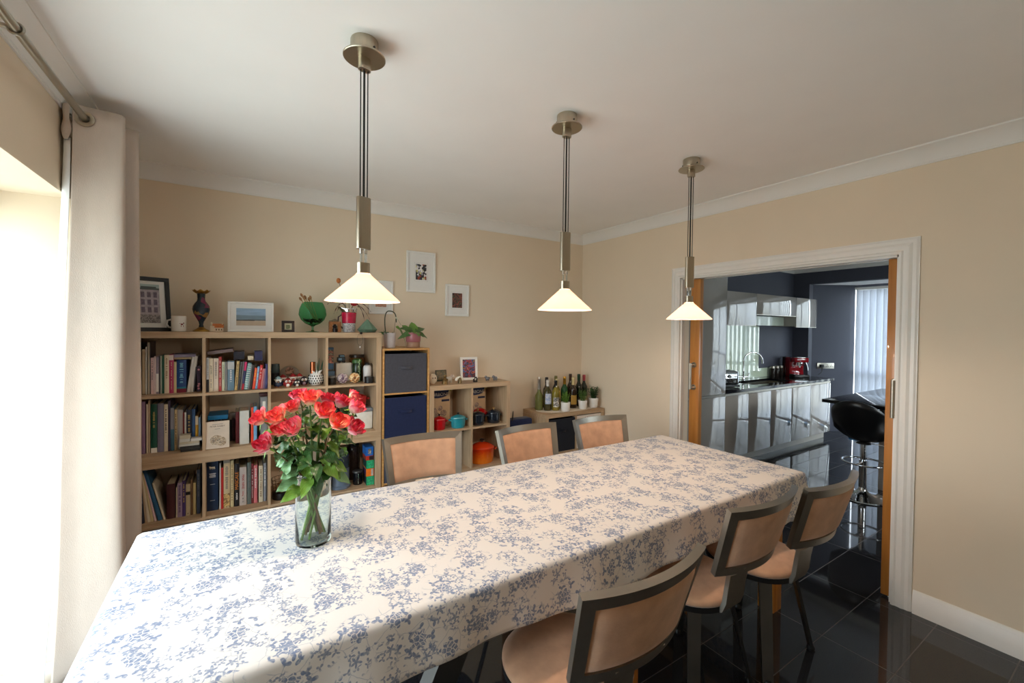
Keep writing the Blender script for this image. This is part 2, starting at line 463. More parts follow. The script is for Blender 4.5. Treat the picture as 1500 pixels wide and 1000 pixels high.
b = bm_new(); box(b, RIGHT + .036, RIGHT + .093, DY0, DY1, DZ - .006, DZ - .001); struct('trim_6', b, BLACKM)

def pocket_door(nm, y_edge, sgn):
    """sliding oak door, nearly all inside the wall; y_edge = its visible leading edge, sgn = direction into the wall"""
    b = bm_new(); w = .088
    y0, y1 = sorted((y_edge, y_edge + sgn * w)); 
    box(b, RIGHT + .040, RIGHT + .088, y0, y1, .012, DZ - .016, bev=.002)
    d = struct(nm, b, OAKDOOR, smooth=True)
    hy = y_edge + sgn * .048
    for nx in (RIGHT + .040,):
        b = bm_new()
        tube(b, [(nx - .05, hy, 1.085), (nx - .05, hy, 1.305)], .0105, 14)
        for z in (1.100, 1.290): tube(b, [(nx - .05, hy, z), (nx - .004, hy, z)], .009, 12)
        h = part('handle', b, STEEL, d, 'satin steel pull handle')
        for z in (1.100, 1.290):
            b = bm_new(); lathe(b, [(.024, 0), (.024, .005), (.021, .008), (0, .008)], 24, mat=T((nx, hy, z)) @ RY(-PI / 2)); part('rose_plate', b, STEEL, h)
    b = bm_new(); box(b, RIGHT + .055, RIGHT + .075, y0 + .03, y1 - .03, 0, .012); part('floor_guide', b, WHITEF, d)
pocket_door('door_1', DY0 + .062, -1)
pocket_door('door_2', DY1 - .155, 1)

# patio window in the left opening (deep reveal), frames only partly in view
WHITEUPVC = M('white_upvc', (240, 240, 240), .3, var=.01)
PANE = pane_mat('clear_pane', (250, 253, 252))
b = bm_new(); X0, X1 = LEFT - .33, LEFT - .27
ys = [LY0, 1.75, LY1]
for y in ys: box(b, X0, X1, max(LY0, y - .035), min(LY1, y + .035), .0, LZ)
for z0, z1 in ((0, .07), (LZ - .07, LZ)): box(b, X0 + .002, X1 - .002, LY0, LY1, z0, z1)
w = struct('window_1', b, WHITEUPVC)
for a, c in zip(ys, ys[1:]):
    b = bm_new(); box(b, LEFT - .303, LEFT - .297, a + .03, c - .03, .06, LZ - .06); part('pane', b, PANE, w, smooth=False)
# ------------------------------------------------------------------ kitchen shell
KY, KX, KF = 3.40, 7.56, -1.2      # sink wall, far pier, front wall of the kitchen
b = bm_new(); box(b, RIGHT + .12, KX + .12, KY, KY + .12, 0, CEIL); struct('wall_kitchen_back', b, SLATEW)
b = bm_new()
box(b, KX, KX + .12, 3.17, KY, 0, CEIL)                     # pier
box(b, KX, KX + .12, KF, 3.17, 2.335, CEIL)                 # bulkhead over the bay
box(b, KX, KX + .12, KF, .2, 0, 2.335)
struct('wall_kitchen_far', b, SLATEW)
# splayed bay wall, then the bay window wall
b = bm_new(); L0 = Vector((KX + .12, 3.17)); Ld = Vector((.845, -.535)).normalized(); Ln = Vector((.535, .845)).normalized()
p = [L0, L0 + Ld * .68, L0 + Ld * .68 + Ln * .12, L0 + Ln * .12]
prism(b, [(q.x, q.y) for q in p], 0, 2.335)
struct('wall_kitchen_bay', b, SLATEW)
BX, BY = p[1].x, p[1].y
b = bm_new(); box(b, BX, BX + .12, .2, BY - 1.9, 0, 2.335); box(b, BX, BX + .12, BY - 1.9, BY - .0, 0, .02); box(b, BX, BX + .12, BY - 1.9, BY, 2.28, 2.335)
box(b, KX + .12, BX + .12, .08, .2, 0, 2.335)
struct('wall_kitchen_bay_front', b, SLATEW)
b = bm_new(); box(b, KX + .12, BX + .2, .08, KY + .1, 2.335, 2.45); box(b, RIGHT + .12, KX + .12, KF - .12, KY + .12, CEIL, CEIL + .12); struct('ceiling_kitchen', b, CEILP)
KW0, KW1 = 4.7, 6.9
b = bm_new()
box(b, RIGHT + .12, KW0, KF - .12, KF, 0, CEIL); box(b, KW1, KX + .12, KF - .12, KF, 0, CEIL)
box(b, KW0, KW1, KF - .12, KF, 2.15, CEIL); box(b, KW0, KW1, KF - .12, KF, 0, .95)
struct('wall_kitchen_front', b, SLATEW)
b = bm_new()
for x in (KW0, 5.25, 5.8, 6.35, KW1): box(b, max(KW0, x - .03), min(KW1, x + .03), KF - .1, KF - .04, .95, 2.15)
for z in (.95, 1.55, 2.15): box(b, KW0, KW1, KF - .098, KF - .042, max(.95, z - .035), min(2.15, z + .035))
w = struct('window_2', b, WHITEUPVC)
b = bm_new(); box(b, KW0 + .02, KW1 - .02, KF - .073, KF - .067, .97, 2.13); part('pane', b, PANE, w, smooth=False)
# bay window: white frame and vertical blind
b = bm_new()
for y in (BY - 1.9, BY - 1.25, BY - .62, BY): box(b, BX + .03, BX + .09, max(BY - 1.9, y - .03), min(BY, y + .03), .02, 2.28)
for z in (.02, .95, 2.28): box(b, BX + .032, BX + .088, BY - 1.9, BY, max(.02, z - .03), min(2.28, z + .03))
w = struct('window_3', b, WHITEUPVC)
b = bm_new(); box(b, BX + .055, BX + .06, BY - 1.88, BY - .02, .04, 2.26); part('pane', b, PANE, w, smooth=False)
BLIND = M('pale_blind_fabric', (220, 222, 228), .8, var=.02, nscale=20)
_n, _l = BLIND.node_tree.nodes, BLIND.node_tree.links
_t = _n.new('ShaderNodeBsdfTranslucent'); _t.inputs['Color'].default_value = lin((226, 229, 236)) + (1,); _m = _n.new('ShaderNodeMixShader'); _m.inputs[0].default_value = .42
_l.new(_n['Principled BSDF'].outputs[0], _m.inputs[1]); _l.new(_t.outputs[0], _m.inputs[2]); _l.new(_m.outputs[0], _n['Material Output'].inputs['Surface'])
vb = thing('vertical_blind', 'pale blue-white vertical slat blind at the kitchen bay window', 'blind', (BX - .06, BY, 0))
b = bm_new(); box(b, -.025, .02, -1.85, -.02, 2.25, 2.29); part('head_rail', b, WHITEF, vb)
for i in range(21):
    y = -.075 - i * .0845
    b = bm_new(); prism(b, [(-.0008, -.042), (-.003, -.015), (-.003, .015), (-.0008, .042), (.0008, .042), (-.0012, .015), (-.0012, -.015), (.0008, -.042)], .05, 2.248, mat=T((0, y, 0)) @ RZ(math.radians(24)))
    part('slat', b, BLIND, vb)
coving('trim_7', (RIGHT + .12, KY, 0), (KX, KY, 0), (0, -1, 0))
coving('trim_8', (KX, KY, 0), (KX, KF, 0), (-1, 0, 0))

# ------------------------------------------------------------------ curtain and pole
CURT = M('linen_curtain', (200, 186, 174), .9, var=.03, nscale=25, bump=.35, bscale=420, spec=.15, stretch=(1, 1, .35))
LINING = M('white_curtain_lining', (238, 238, 240), .85, var=.02)
pole = thing('curtain_pole', 'brushed steel curtain pole high on the left wall', 'curtain pole', (LEFT + .085, 0, 2.478))
b = bm_new(); tube(b, [(0, -.75, 0), (0, 3.02, 0)], .0135, 18); part('rod', b, STEEL, pole)
b = bm_new(); lathe(b, [(.0, 0), (.02, .0), (.024, .02), (.02, .05), (.0, .055)], 20, mat=T((0, 3.02, 0)) @ RX(-PI / 2)); part('finial', b, STEEL, pole)
for y in (-.6, 1.92):
    b = bm_new(); tube(b, [(-.083, y, 0), (-.018, y, 0)], .008, 10); lathe(b, [(.024, 0), (.024, .006), (0, .006)], 18, mat=T((-.084, y, 0)) @ RY(PI / 2))
    tube(b, [(.0 + .0175 * math.cos(t), y, .0175 * math.sin(t)) for t in [2 * PI * k / 20 for k in range(21)]], .004, 8, cap=False)
    part('bracket', b, STEEL, pole)
cur = thing('curtain', 'greige linen eyelet curtain with white lining drawn back by the bright window', 'curtain', (0, 0, 0))
# plan of the gathered pleats: (top x, top y, bottom x, bottom y)
plan = [(-.664, 2.610, -.745, 2.565), (-.640, 2.590, -.715, 2.545), (-.622, 2.588, -.690, 2.545), (-.58, 2.600, -.635, 2.565), (-.53, 2.604, -.575, 2.575), (-.482, 2.606, -.492, 2.585), (-.463, 2.618, -.470, 2.612), (-.468, 2.650, -.478, 2.66),
        (-.53, 2.676, -.55, 2.69), (-.600, 2.690, -.62, 2.70), (-.645, 2.71, -.665, 2.715), (-.640, 2.735, -.662, 2.745), (-.58, 2.752, -.60, 2.765), (-.50, 2.762, -.505, 2.775), (-.447, 2.775, -.443, 2.79), (-.440, 2.80, -.436, 2.815),
        (-.48, 2.83, -.49, 2.845), (-.56, 2.845, -.57, 2.86), (-.62, 2.86, -.63, 2.875), (-.64, 2.885, -.645, 2.895), (-.60, 2.91, -.60, 2.92), (-.52, 2.92, -.52, 2.93), (-.46, 2.935, -.455, 2.95)]
def smooth_path(pts, n):
    P = [Vector(q) for q in pts]; out = []
    m = len(P) - 1
    for i in range(n + 1):
        t = i / n * m; k = min(int(t), m - 1); f = t - k
        p0, p1, p2, p3 = P[max(k - 1, 0)], P[k], P[k + 1], P[min(k + 2, m)]
        out.append(.5 * ((2 * p1) + (-p0 + p2) * f + (2 * p0 - 5 * p1 + 4 * p2 - p3) * f * f + (-p0 + 3 * p1 - 3 * p2 + p3) * f ** 3))
    return out
def curtain_sheet(pts, n, z0, z1, yoff=0.):
    pt = smooth_path([(a, c) for a, c, d, e in pts], n); pb = smooth_path([(d, e) for a, c, d, e in pts], n)
    def fn(u, v):
        i = round(u * n); s = v; e = (1 - s) ** 1.25
        q = pt[i] * (1 - e) + pb[i] * e
        w = .006 * math.sin(9 * v + 5 * u) * (1 - v)
        return (q.x + w, q.y + yoff + w * .5, z0 + (z1 - z0) * v)
    bb = bm_new(); sheet(bb, fn, n, 40); return bb
part('fabric', curtain_sheet(plan[2:], 110, .015, 2.535), CURT, cur, ang=80, solid=.003)
part('lining', curtain_sheet([(-.662, 2.66, -.80, 2.63), (-.660, 2.63, -.785, 2.59), (-.652, 2.608, -.76, 2.57), (-.642, 2.598, -.735, 2.555), (-.630, 2.594, -.705, 2.552)], 24, .02, 2.385), LINING, cur, 'white lining turned at the curtain edge', ang=80, solid=.002)
HEM = [(-.664, 2.655, -.664, 2.655), (-.662, 2.625, -.662, 2.625), (-.654, 2.600, -.654, 2.600), (-.644, 2.590, -.644, 2.590), (-.630, 2.586, -.630, 2.586)]
part('turned_header', curtain_sheet(HEM, 20, 2.375, 2.530), CURT, cur, ang=80, solid=.003)
for k, (x, y) in enumerate([(LEFT + .085, 2.591), (LEFT + .085, 2.688), (LEFT + .085, 2.752), (LEFT + .085, 2.846)]):
    b = bm_new(); pr = [(.0185, -.004), (.026, -.007), (.033, -.005), (.0345, 0), (.033, .005), (.026, .007), (.0185, .004), (.0165, 0), (.0185, -.004)]
    lathe(b, pr, 32, mat=T((x, y - .001, 2.478)) @ RX(PI / 2), cap=False); part('eyelet_ring', b, NICKEL, cur)
b = bm_new(); box(b, LEFT - .268, LEFT + .0, LY0 + .001, LY1 - .001, .0005, .034, bev=.004); struct('trim_9', b, WHITEUPVC, smooth=True)

# ================================================================== DINING TABLES AND CLOTH
TZ = .762
CX0, CX1, CY0, CY1 = -.335, 2.775, 1.180, 2.172
def leg_box(x, y, w, z1, bev=.004):
    b = bm_new(); box(b, x - w / 2, x + w / 2, y - w / 2, y + w / 2, 0, z1, bev=bev); return b
tb = thing('oak_dining_table', 'oak dining table with square legs under the kitchen end of the cloth', 'table', (1.84, 1.676, 0))
b = bm_new(); box(b, -.88, .925, -.488, .488, .732, TZ - .003, bev=.004); part('tabletop', b, OAK, tb)
b = bm_new()
for y in (-.41, .41): box(b, -.70, .68, y - .011, y + .011, .64, .731)
for x in (-.72, .70): box(b, x - .011, x + .011, -.40, .40, .64, .731)
part('apron', b, OAK, tb)
for x in (-.478, .715):
    for y in (-.435, .435): part('leg', leg_box(x, y, .088, .731), OAKLEG, tb)
ts = thing('steel_legged_table', 'table with slanted steel plate legs under the window end of the cloth', 'table', (.30, 1.676, 0))
b = bm_new(); box(b, -.625, .648, -.488, .488, .732, TZ - .003, bev=.004); part('tabletop', b, OAK, ts)
for y in (-.445, .445):
    for s in (-1, 1):
        b = bm_new()
        prism(b, [(s * .30, .731), (s * .40, .731), (s * .04, 0), (s * -.06, 0)] if s < 0 else [(.40, .731), (.30, .731), (-.06, 0), (.04, 0)], y - .03, y + .03, 'Y')
        part('leg', b, GUNDARK, ts)

def cloth():
    W, Dp = CX1 - CX0, CY1 - CY0
    r = .012
    def drop_near(x): return .155 + .012 * math.sin(x * 2.1 + 1.) + .05 * max(0, (x - 1.9) / .9) ** 2 + .02 * max(0, (.6 - x)) + .038 * math.exp(-((x - 1.62) / .42) ** 2)
    def prof(e):
        """excess length -> (outward, down) round the table edge"""
        a = min(e / r, PI / 2)
        return r * math.sin(a) , r * (1 - math.cos(a)) + max(0, e - r * PI / 2)
    DL = .20; dn = .19; df = .2; dr = .23
    nu, nv = 210, 92
    def smap(u, n, a, m, c):
        """spread grid lines densely over the overhangs"""
        tot = a + m + c
        return -a + u * tot
    def fn(u, v):
        s = -DL + u * (DL + W + dr); t = v
        x = min(max(s, 0), W)
        n = dn * (drop_near(x) / .17)
        t = -n + v * (n + Dp + df)
        y = min(max(t, 0), Dp)
        ds = s - x; dt = t - y
        e = math.hypot(ds, dt)
        z = TZ
        # faint creases lying on the top
        z += .0016 * math.sin(7.1 * s + 2.3 * t) * math.sin(3.7 * t - 1.9 * s) + .0014 * max(0, math.sin(11 * t + 4 * s)) ** 6
        if e > 1e-9:
            o, d = prof(e)
            nx, ny = ds / e, dt / e
            f = d / .2
            fl = .012 * f + f * .010 * math.sin(9.5 * (x + 1.3 * y) + .8) + f * .006 * math.sin(23 * (x - y))
            if abs(ds) > 1e-9 and abs(dt) > 1e-9:
                th = math.atan2(abs(dt), abs(ds)); fl += .035 * f * math.sin(2 * th) ** 2
            o += max(fl, .001) + .001
            # table corner is slightly rounded
            return (CX0 + x + nx * o, CY0 + y + ny * o, z - d)
        return (CX0 + x, CY0 + y, z)
    bb = bm_new()
    sheet(bb, fn, nu, nv, lambda u, v: (u * (DL + W + dr) - .1, v * (dn + Dp + df)))
    return bb
tc = solo('tablecloth', cloth(), CLOTH, 'long white tablecloth printed with blue flower sprays over the dining tables', 'tablecloth', ang=80, solid=.0012)

# ================================================================== CHAIRS
def rr_outline(w, d, n=56, p=2.6, back=1.0):
    pts = []
    for i in range(n):
        a = 2 * PI * i / n; c, s = math.cos(a), math.sin(a)
        k = (abs(c) ** p + abs(s) ** p) ** (-1 / p)
        pts.append((w / 2 * c * k, d / 2 * s * k * (1 if s > 0 else back)))
    return pts
def pad_mesh(out, z0, z1, crown):
    """cushion: rounded rim, domed top"""
    b = bm_new(); n = len(out); rings = []
    for k, z in ((.97, z0), (1.0, z0 + (z1 - z0) * .35), (.995, z0 + (z1 - z0) * .7), (.965, z1), (.85, z1 + crown * .55), (.6, z1 + crown * .9), (.3, z1 + crown)):
        rings.append([b.verts.new((x * k, y * k, z)) for x, y in out])
    for A, B in zip(rings, rings[1:]):
        for i in range(n): b.faces.new((A[i], A[(i + 1) % n], B[(i + 1) % n], B[i]))
    b.faces.new(list(reversed(rings[0]))); c = b.verts.new((0, 0, z1 + crown))
    for i in range(n): b.faces.new((rings[-1][i], rings[-1][(i + 1) % n], c))
    return b
BW_T, BW_B, BH, BZ = .243, .217, .277, .657
def back_pt(a, s, off=0.):
    """a in -1..1 across, s in 0..1 up; off = along the panel's normal (positive towards the sitter)"""
    hw = BW_B + (BW_T - BW_B) * s
    x = a * hw
    y = -.262 - .075 * s - .050 * (1 - a * a)
    z = BZ + BH * s
    nrm = Vector((-.0 - .1 * a * 4, 1, .26)).normalized()
    return Vector((x, y, z)) + nrm * off
def back_frame():
    b = bm_new(); fw = .038
    n = 20
    def bar(path, inner, th):
        """path / inner: outer and inner edge points (a, s) of a flat bar of the frame"""
        R = []
        for (a0, s0), (a1, s1) in zip(path, inner):
            q = [back_pt(a0, s0, th), back_pt(a0, s0, -th), back_pt(a1, s1, -th * .8), back_pt(a1, s1, th * .8)]
            R.append([b.verts.new(v) for v in q])
        for A, B in zip(R, R[1:]):
            for i in range(4): b.faces.new((A[i], A[(i + 1) % 4], B[(i + 1) % 4], B[i]))
        b.faces.new(R[0]); b.faces.new(list(reversed(R[-1])))
    ia, isn = 1 - fw / BW_T, fw / BH
    A = [-1 + 2 * k / n for k in range(n + 1)]
    bar([(a, 1) for a in A], [(a * ia, 1 - isn) for a in A], .0125)
    bar([(a, 0) for a in A], [(a * ia, isn * .8) for a in A], .0125)
    S = [k / 8 for k in range(9)]
    for sg in (-1, 1):
        bar([(sg, s) for s in S], [(sg * ia, isn * .8 + (1 - isn * 1.8) * s) for s in S], .0125)
    return b
def back_pad(side):
    b = bm_new(); n, m = 22, 12; ia, isn = 1 - .038 / BW_T, .038 / BH
    def pt(i, j):
        u, v = -1 + 2 * i / n, j / m
        e = min(1, (1 - abs(u)) / .16) ** .5 * min(1, (.5 - abs(v - .5)) / .1) ** .5
        return back_pt(u * ia, isn * .8 + (1 - isn * 1.8) * v, side * (.004 + .011 * e))
    g = [[b.verts.new(pt(i, j)) for j in range(m + 1)] for i in range(n + 1)]
    for i in range(n):
        for j in range(m): b.faces.new((g[i][j], g[i + 1][j], g[i + 1][j + 1], g[i][j + 1]))
    return b
def chair_stem():
    b = bm_new(); R = []
    prof = [(-.120, .424, .060), (-.175, .420, .066), (-.206, .434, .068), (-.219, .47, .066), (-.226, .53, .064), (-.238, .60, .068), (-.266, .625, .082), (-.303, .662, .098), (-.312, .676, .100)]
    t = .009
    for i, (y, z, w) in enumerate(prof):
        y0, z0, _ = prof[max(i - 1, 0)]; y1, z1, _ = prof[min(i + 1, len(prof) - 1)]
        d = Vector((0, y1 - y0, z1 - z0)).normalized(); n = Vector((0, -d.z, d.y))
        c = Vector((0, y, z))
        R.append([b.verts.new(c + n * t + Vector((w, 0, 0))), b.verts.new(c + n * t - Vector((w, 0, 0))), b.verts.new(c - n * t - Vector((w, 0, 0))), b.verts.new(c - n * t + Vector((w, 0, 0)))])
    for A, B in zip(R, R[1:]):
        for i in range(4): b.faces.new((A[i], A[(i + 1) % 4], B[(i + 1) % 4], B[i]))
    b.faces.new(R[0]); b.faces.new(list(reversed(R[-1])))
    bmesh.ops.bevel(b, geom=[e for e in b.edges if len(e.link_faces) == 2 and e.calc_face_angle() > 1.2], offset=.003, segments=2, affect='EDGES')
    return b
def chair_leg(sx, sy):
    b = bm_new()
    a0, a1 = Vector((sx * .125, sy * .125, .424)), Vector((sx * .205, sy * .185, .012))
    tg = Vector((-sy, sx, 0)).normalized() * .027; nr = Vector((sx, sy, 0)).normalized() * .007
    R = []
    for t, k in ((0, 1), (.5, .92), (1, .82)):
        c = a0.lerp(a1, t)
        R.append([b.verts.new(c + tg * k + nr), b.verts.new(c - tg * k + nr), b.verts.new(c - tg * k - nr), b.verts.new(c + tg * k - nr)])
    for A, B in zip(R, R[1:]):
        for i in range(4): b.faces.new((A[i], A[(i + 1) % 4], B[(i + 1) % 4], B[i]))
    b.faces.new(R[0]); b.faces.new(list(reversed(R[-1])))
    return b
def make_chair(label):
    t = thing('dining_chair', label, 'chair', group='tan suede dining chairs around the table')
    out = rr_outline(.425, .425, p=2.3)
    b = bm_new(); prism(b, [(x * .985, y * .985) for x, y in out], .424, .446); part('seat_pan', b, BLACKM, t)
    part('seat', pad_mesh(out, .446, .474, .016), SUEDE, t, ang=70)
    part('stem', chair_stem(), GUN, t)
    bf = part('back_frame', back_frame(), GUN, t, ang=30)
    part('back_pad', back_pad(1), SUEDE, t, 'tan suede front pad', ang=75); part('rear_pad', back_pad(-1), SUEDE, t, 'tan suede rear pad', ang=75)
    for sx, sy in ((-1, -1), (1, -1), (-1, 1), (1, 1)):
        l = part('leg', chair_leg(sx, sy), GUNDARK, t)
        b = bm_new(); lathe(b, [(.018, 0), (.019, .010), (.012, .022)], 14, c=(sx * .205, sy * .186, 0)); part('foot_cap', b, BLACKM, l)
    return t
SEATS = [
 (.935, 1.105, 0, 'nearest tan suede dining chair, its curved metal-framed back towards the viewer'),
 (1.725, 1.20, math.radians(0), 'middle of the three near-side chairs, between the nearest and the doorway chair'),
 (2.192, 1.150, math.radians(0), 'near-side tan chair closest to the kitchen doorway, beside the oak table leg'),
 (.895, 2.105, PI - math.radians(5), 'far-side tan chair in front of the navy fabric bin'),
 (1.612, 1.985, PI + math.radians(2), 'middle of the three far-side tan chairs, just right of the orange casserole'),
 (2.205, 1.955, PI - math.radians(5), 'far-side tan chair nearest the corner, before the heart-patterned drawer box')]
ch0 = make_chair(SEATS[0][3])
for i, (x, y, rz, lab) in enumerate(SEATS):
    if i == 0: ch0.location = (x, y, 0); ch0.rotation_euler = (0, 0, rz)
    else: dup(ch0, (x, y, 0), rz, lab)

# ================================================================== PENDANT LAMPS
SHADE = bpy.data.materials.new('opal_glass_shade'); SHADE.use_nodes = True
_N, _L = SHADE.node_tree.nodes, SHADE.node_tree.links
_N.remove(_N['Principled BSDF'])
_tr = _N.new('ShaderNodeBsdfTranslucent'); _df = _N.new('ShaderNodeBsdfDiffuse'); _em = _N.new('ShaderNodeEmission'); _mx = _N.new('ShaderNodeMixShader'); _ad = _N.new('ShaderNodeAddShader')
_nz = _N.new('ShaderNodeTexNoise'); _nz.inputs['Scale'].default_value = 6; _cm = _N.new('ShaderNodeMix'); _cm.data_type = 'RGBA'
_cm.inputs['A'].default_value = lin((214, 190, 178)) + (1,); _cm.inputs['B'].default_value = lin((206, 182, 170)) + (1,)
_L.new(_nz.outputs['Fac'], _cm.inputs['Factor'])
for n in (_tr, _df): _L.new(_cm.outputs['Result'], n.inputs['Color'])
_em.inputs['Color'].default_value = lin((255, 222, 196)) + (1,); _em.inputs['Strength'].default_value = .22
_mx.inputs[0].default_value = .38
_L.new(_tr.outputs[0], _mx.inputs[1]); _L.new(_df.outputs[0], _mx.inputs[2]); _L.new(_mx.outputs[0], _ad.inputs[0]); _L.new(_em.outputs[0], _ad.inputs[1]); _L.new(_ad.outputs[0], _N['Material Output'].inputs['Surface'])
ROD = glass_mat('clear_acrylic', (240, 246, 250), 1.3)
CABLE = M('black_cable', (34, 30, 28), .4, var=.1)
BULB = M('lit_bulb', (255, 240, 220), .4, emit=(255, 226, 190), estr=9.)
def stadium(w, d, n=10):
    p = []
    for k in range(n + 1):
        a = -PI / 2 + PI * k / n; p.append((w / 2 - d / 2 + d / 2 * math.cos(a), d / 2 * math.sin(a)))
    for k in range(n + 1):
        a = PI / 2 + PI * k / n; p.append((-w / 2 + d / 2 + d / 2 * math.cos(a), d / 2 * math.sin(a)))
    return p
def make_pendant(x, y, drop, label, rz):
    t = thing('pendant_lamp', label, 'pendant lamp', (x, y, CEIL), math.radians(rz), 'rise-and-fall pendants over the dining table')
    z = -drop
    b = bm_new(); lathe(b, [(.047, 0), (.0485, -.004), (.0485, -.050), (.046, -.054)], 40); cp = part('ceiling_cup', b, NICKEL, t)
    for k in range(3):
        b = bm_new(); a = PI * (.9 + 2 * k / 3); lathe(b, [(.004, 0), (.004, .004), (0, .005)], 12, mat=T((.048 * math.cos(a), .048 * math.sin(a), -.036)) @ RZ(a) @ RY(PI / 2)); part('screw', b, GUNDARK, cp)
    b = bm_new(); lathe(b, [(.001, -.055), (.071, -.055), (.0735, -.058), (.0735, -.061), (.071, -.063), (.001, -.063)], 48); part('canopy_disc', b, NICKEL, t)
    b = bm_new(); prism(b, stadium(.046, .030), -.104, -.062); part('canopy_stem', b, NICKEL, t)
    for k, (cx, cy) in enumerate(((-.0125, .003), (-.0045, -.004), (.004, .004), (.012, -.003))):
        b = bm_new(); tube(b, [(cx, cy, -.100), (cx, cy, -.568 + z)], .0021, 8); part('cable', b, CABLE, t)
    b = bm_new(); prism(b, stadium(.054, .028), -.748 + z, -.562 + z); part('counterweight', b, NICKEL, t)
    for s in (-1, 1):
        b = bm_new(); tube(b, [(s * .009, 0, -.75 + z), (s * .009, 0, -.805 + z)], .0042, 12); part('acrylic_rod', b, ROD, t)
        b = bm_new(); tube(b, [(s * .009, 0, -.746 + z), (s * .009, 0, -.764 + z)], .0062, 12); part('rod_collar', b, CHROME, t)
    b = bm_new(); prism(b, stadium(.047, .034), -.838 + z, -.798 + z); part('lamp_holder', b, NICKEL, t)
    b = bm_new(); lathe(b, [(.024, -.836), (.028, -.842), (.032, -.846), (.1285, -.934), (.1315, -.938), (.1300, -.9385), (.1270, -.936), (.0305, -.8495), (.024, -.845)], 64, c=(0, 0, z), cap=False); part('shade', b, SHADE, t)
    b = bm_new(); lathe(b, [(0, -.842), (.010, -.842), (.011, -.860), (.016, -.872), (.017, -.884), (.012, -.898), (0, -.902)], 20, c=(0, 0, z)); part('bulb', b, BULB, t)
    l = bpy.data.lights.new('pendant_light', 'POINT'); l.energy = LAMP_W; l.color = (1, .79, .61); l.shadow_soft_size = .02
    lo = bpy.data.objects.new('pendant_light', l); COL.objects.link(lo); lo.parent = t; lo.location = (0, 0, -.918 + z)
LAMP_W = 8.0
make_pendant(.371, 1.602, 0., 'nearest of three glass-shaded pendant lamps, above the rose vase end', 16)
make_pendant(1.322, 1.612, 0., 'middle of the three glass-shaded pendant lamps over the table', -10)
make_pendant(2.284, 1.605, .024, 'farthest pendant lamp, hanging in front of the kitchen doorway', -28)

# ================================================================== VASE AND ROSES
VX, VY, VZ = .228, 1.758, TZ + .002
GLASS = glass_mat('clear_glass', (253, 255, 254), 1.32)
WATER = pane_mat('clear_water', (250, 253, 251), .02, 1.2)
vz = thing('glass_vase', 'clear cylindrical glass vase of roses near the window end of the table', 'vase', (VX, VY, VZ))
b = bm_new(); lathe(b, [(0, 0), (.056, 0), (.0605, .003), (.062, .010), (.0625, .14), (.0635, .262), (.0640, .270), (.0625, .271), (.0605, .262), (.0590, .14), (.0585, .014), (.054, .008), (0, .007)], 56); part('glass_body', b, GLASS, vz, ang=60)
b = bm_new(); lathe(b, [(0, .0080), (.0530, .0090), (.0575, .015), (.0583, .14), (.0592, .178), (0, .178)], 48); part('water', b, WATER, vz, 'clear water', ang=60)
STEM = M('rose_stem', (98, 128, 56), .5, var=.2, nscale=20)
STEMB = M('woody_rose_stem', (112, 84, 52), .6, var=.25, nscale=30)
def leaf_mat(name, a, bcol, rough=.35):
    m, nt, bs, N, L = nodes_of(name)
    uv = N.new('ShaderNodeTexCoord').outputs['UV']
    w = N.new('ShaderNodeTexWave'); w.wave_type = 'BANDS'; w.bands_direction = 'DIAGONAL'; w.inputs['Scale'].default_value = 3.2; w.inputs['Distortion'].default_value = 1.
    L.new(uv, w.inputs['Vector'])
    n = N.new('ShaderNodeTexNoise'); n.inputs['Scale'].default_value = 5; L.new(N.new('ShaderNodeTexCoord').outputs['Object'], n.inputs['Vector'])
    mx = N.new('ShaderNodeMix'); mx.data_type = 'RGBA'; mx.inputs['A'].default_value = lin(a) + (1,); mx.inputs['B'].default_value = lin(bcol) + (1,)
    L.new(math_node(N, L, 'ADD', math_node(N, L, 'MULTIPLY', w.outputs['Fac'], .25), math_node(N, L, 'MULTIPLY', n.outputs['Fac'], .8)), mx.inputs['Factor'])
    L.new(mx.outputs['Result'], bs.inputs['Base Color']); bs.inputs['Roughness'].default_value = rough
    bp = N.new('ShaderNodeBump'); bp.inputs['Strength'].default_value = .3; bp.inputs['Distance'].default_value = .001; L.new(w.outputs['Fac'], bp.inputs['Height']); L.new(bp.outputs['Normal'], bs.inputs['Normal'])
    MATS[name] = m
    return m
LEAFD = leaf_mat('dark_rose_leaf', (34, 70, 34), (62, 104, 44)); LEAFL = leaf_mat('light_rose_leaf', (78, 124, 40), (124, 160, 58)); LEAFG = leaf_mat('blue_green_rose_leaf', (88, 128, 84), (120, 156, 104))
def petal_mat(name, edge, mid, base):
    m, nt, bs, N, L = nodes_of(name)
    s = N.new('ShaderNodeSeparateXYZ'); L.new(N.new('ShaderNodeTexCoord').outputs['UV'], s.inputs[0])
    n = N.new('ShaderNodeTexNoise'); n.inputs['Scale'].default_value = 55; L.new(N.new('ShaderNodeTexCoord').outputs['Object'], n.inputs['Vector'])
    v = math_node(N, L, 'ADD', s.outputs['Y'], math_node(N, L, 'MULTIPLY', math_node(N, L, 'SUBTRACT', n.outputs['Fac'], .5), .5))
    r = N.new('ShaderNodeValToRGB'); e = r.color_ramp.elements
    e[0].position = .30; e[0].color = lin(base) + (1,); e[1].position = .95; e[1].color = lin(edge) + (1,)
    q = e.new(.70); q.color = lin(mid) + (1,)
    L.new(v, r.inputs['Fac']); L.new(r.outputs['Color'], bs.inputs['Base Color']); bs.inputs['Roughness'].default_value = .55; bs.inputs['Sheen Weight'].default_value = .15
    bs.inputs['Subsurface Weight'].default_value = 0.
    MATS[name] = m
    return m
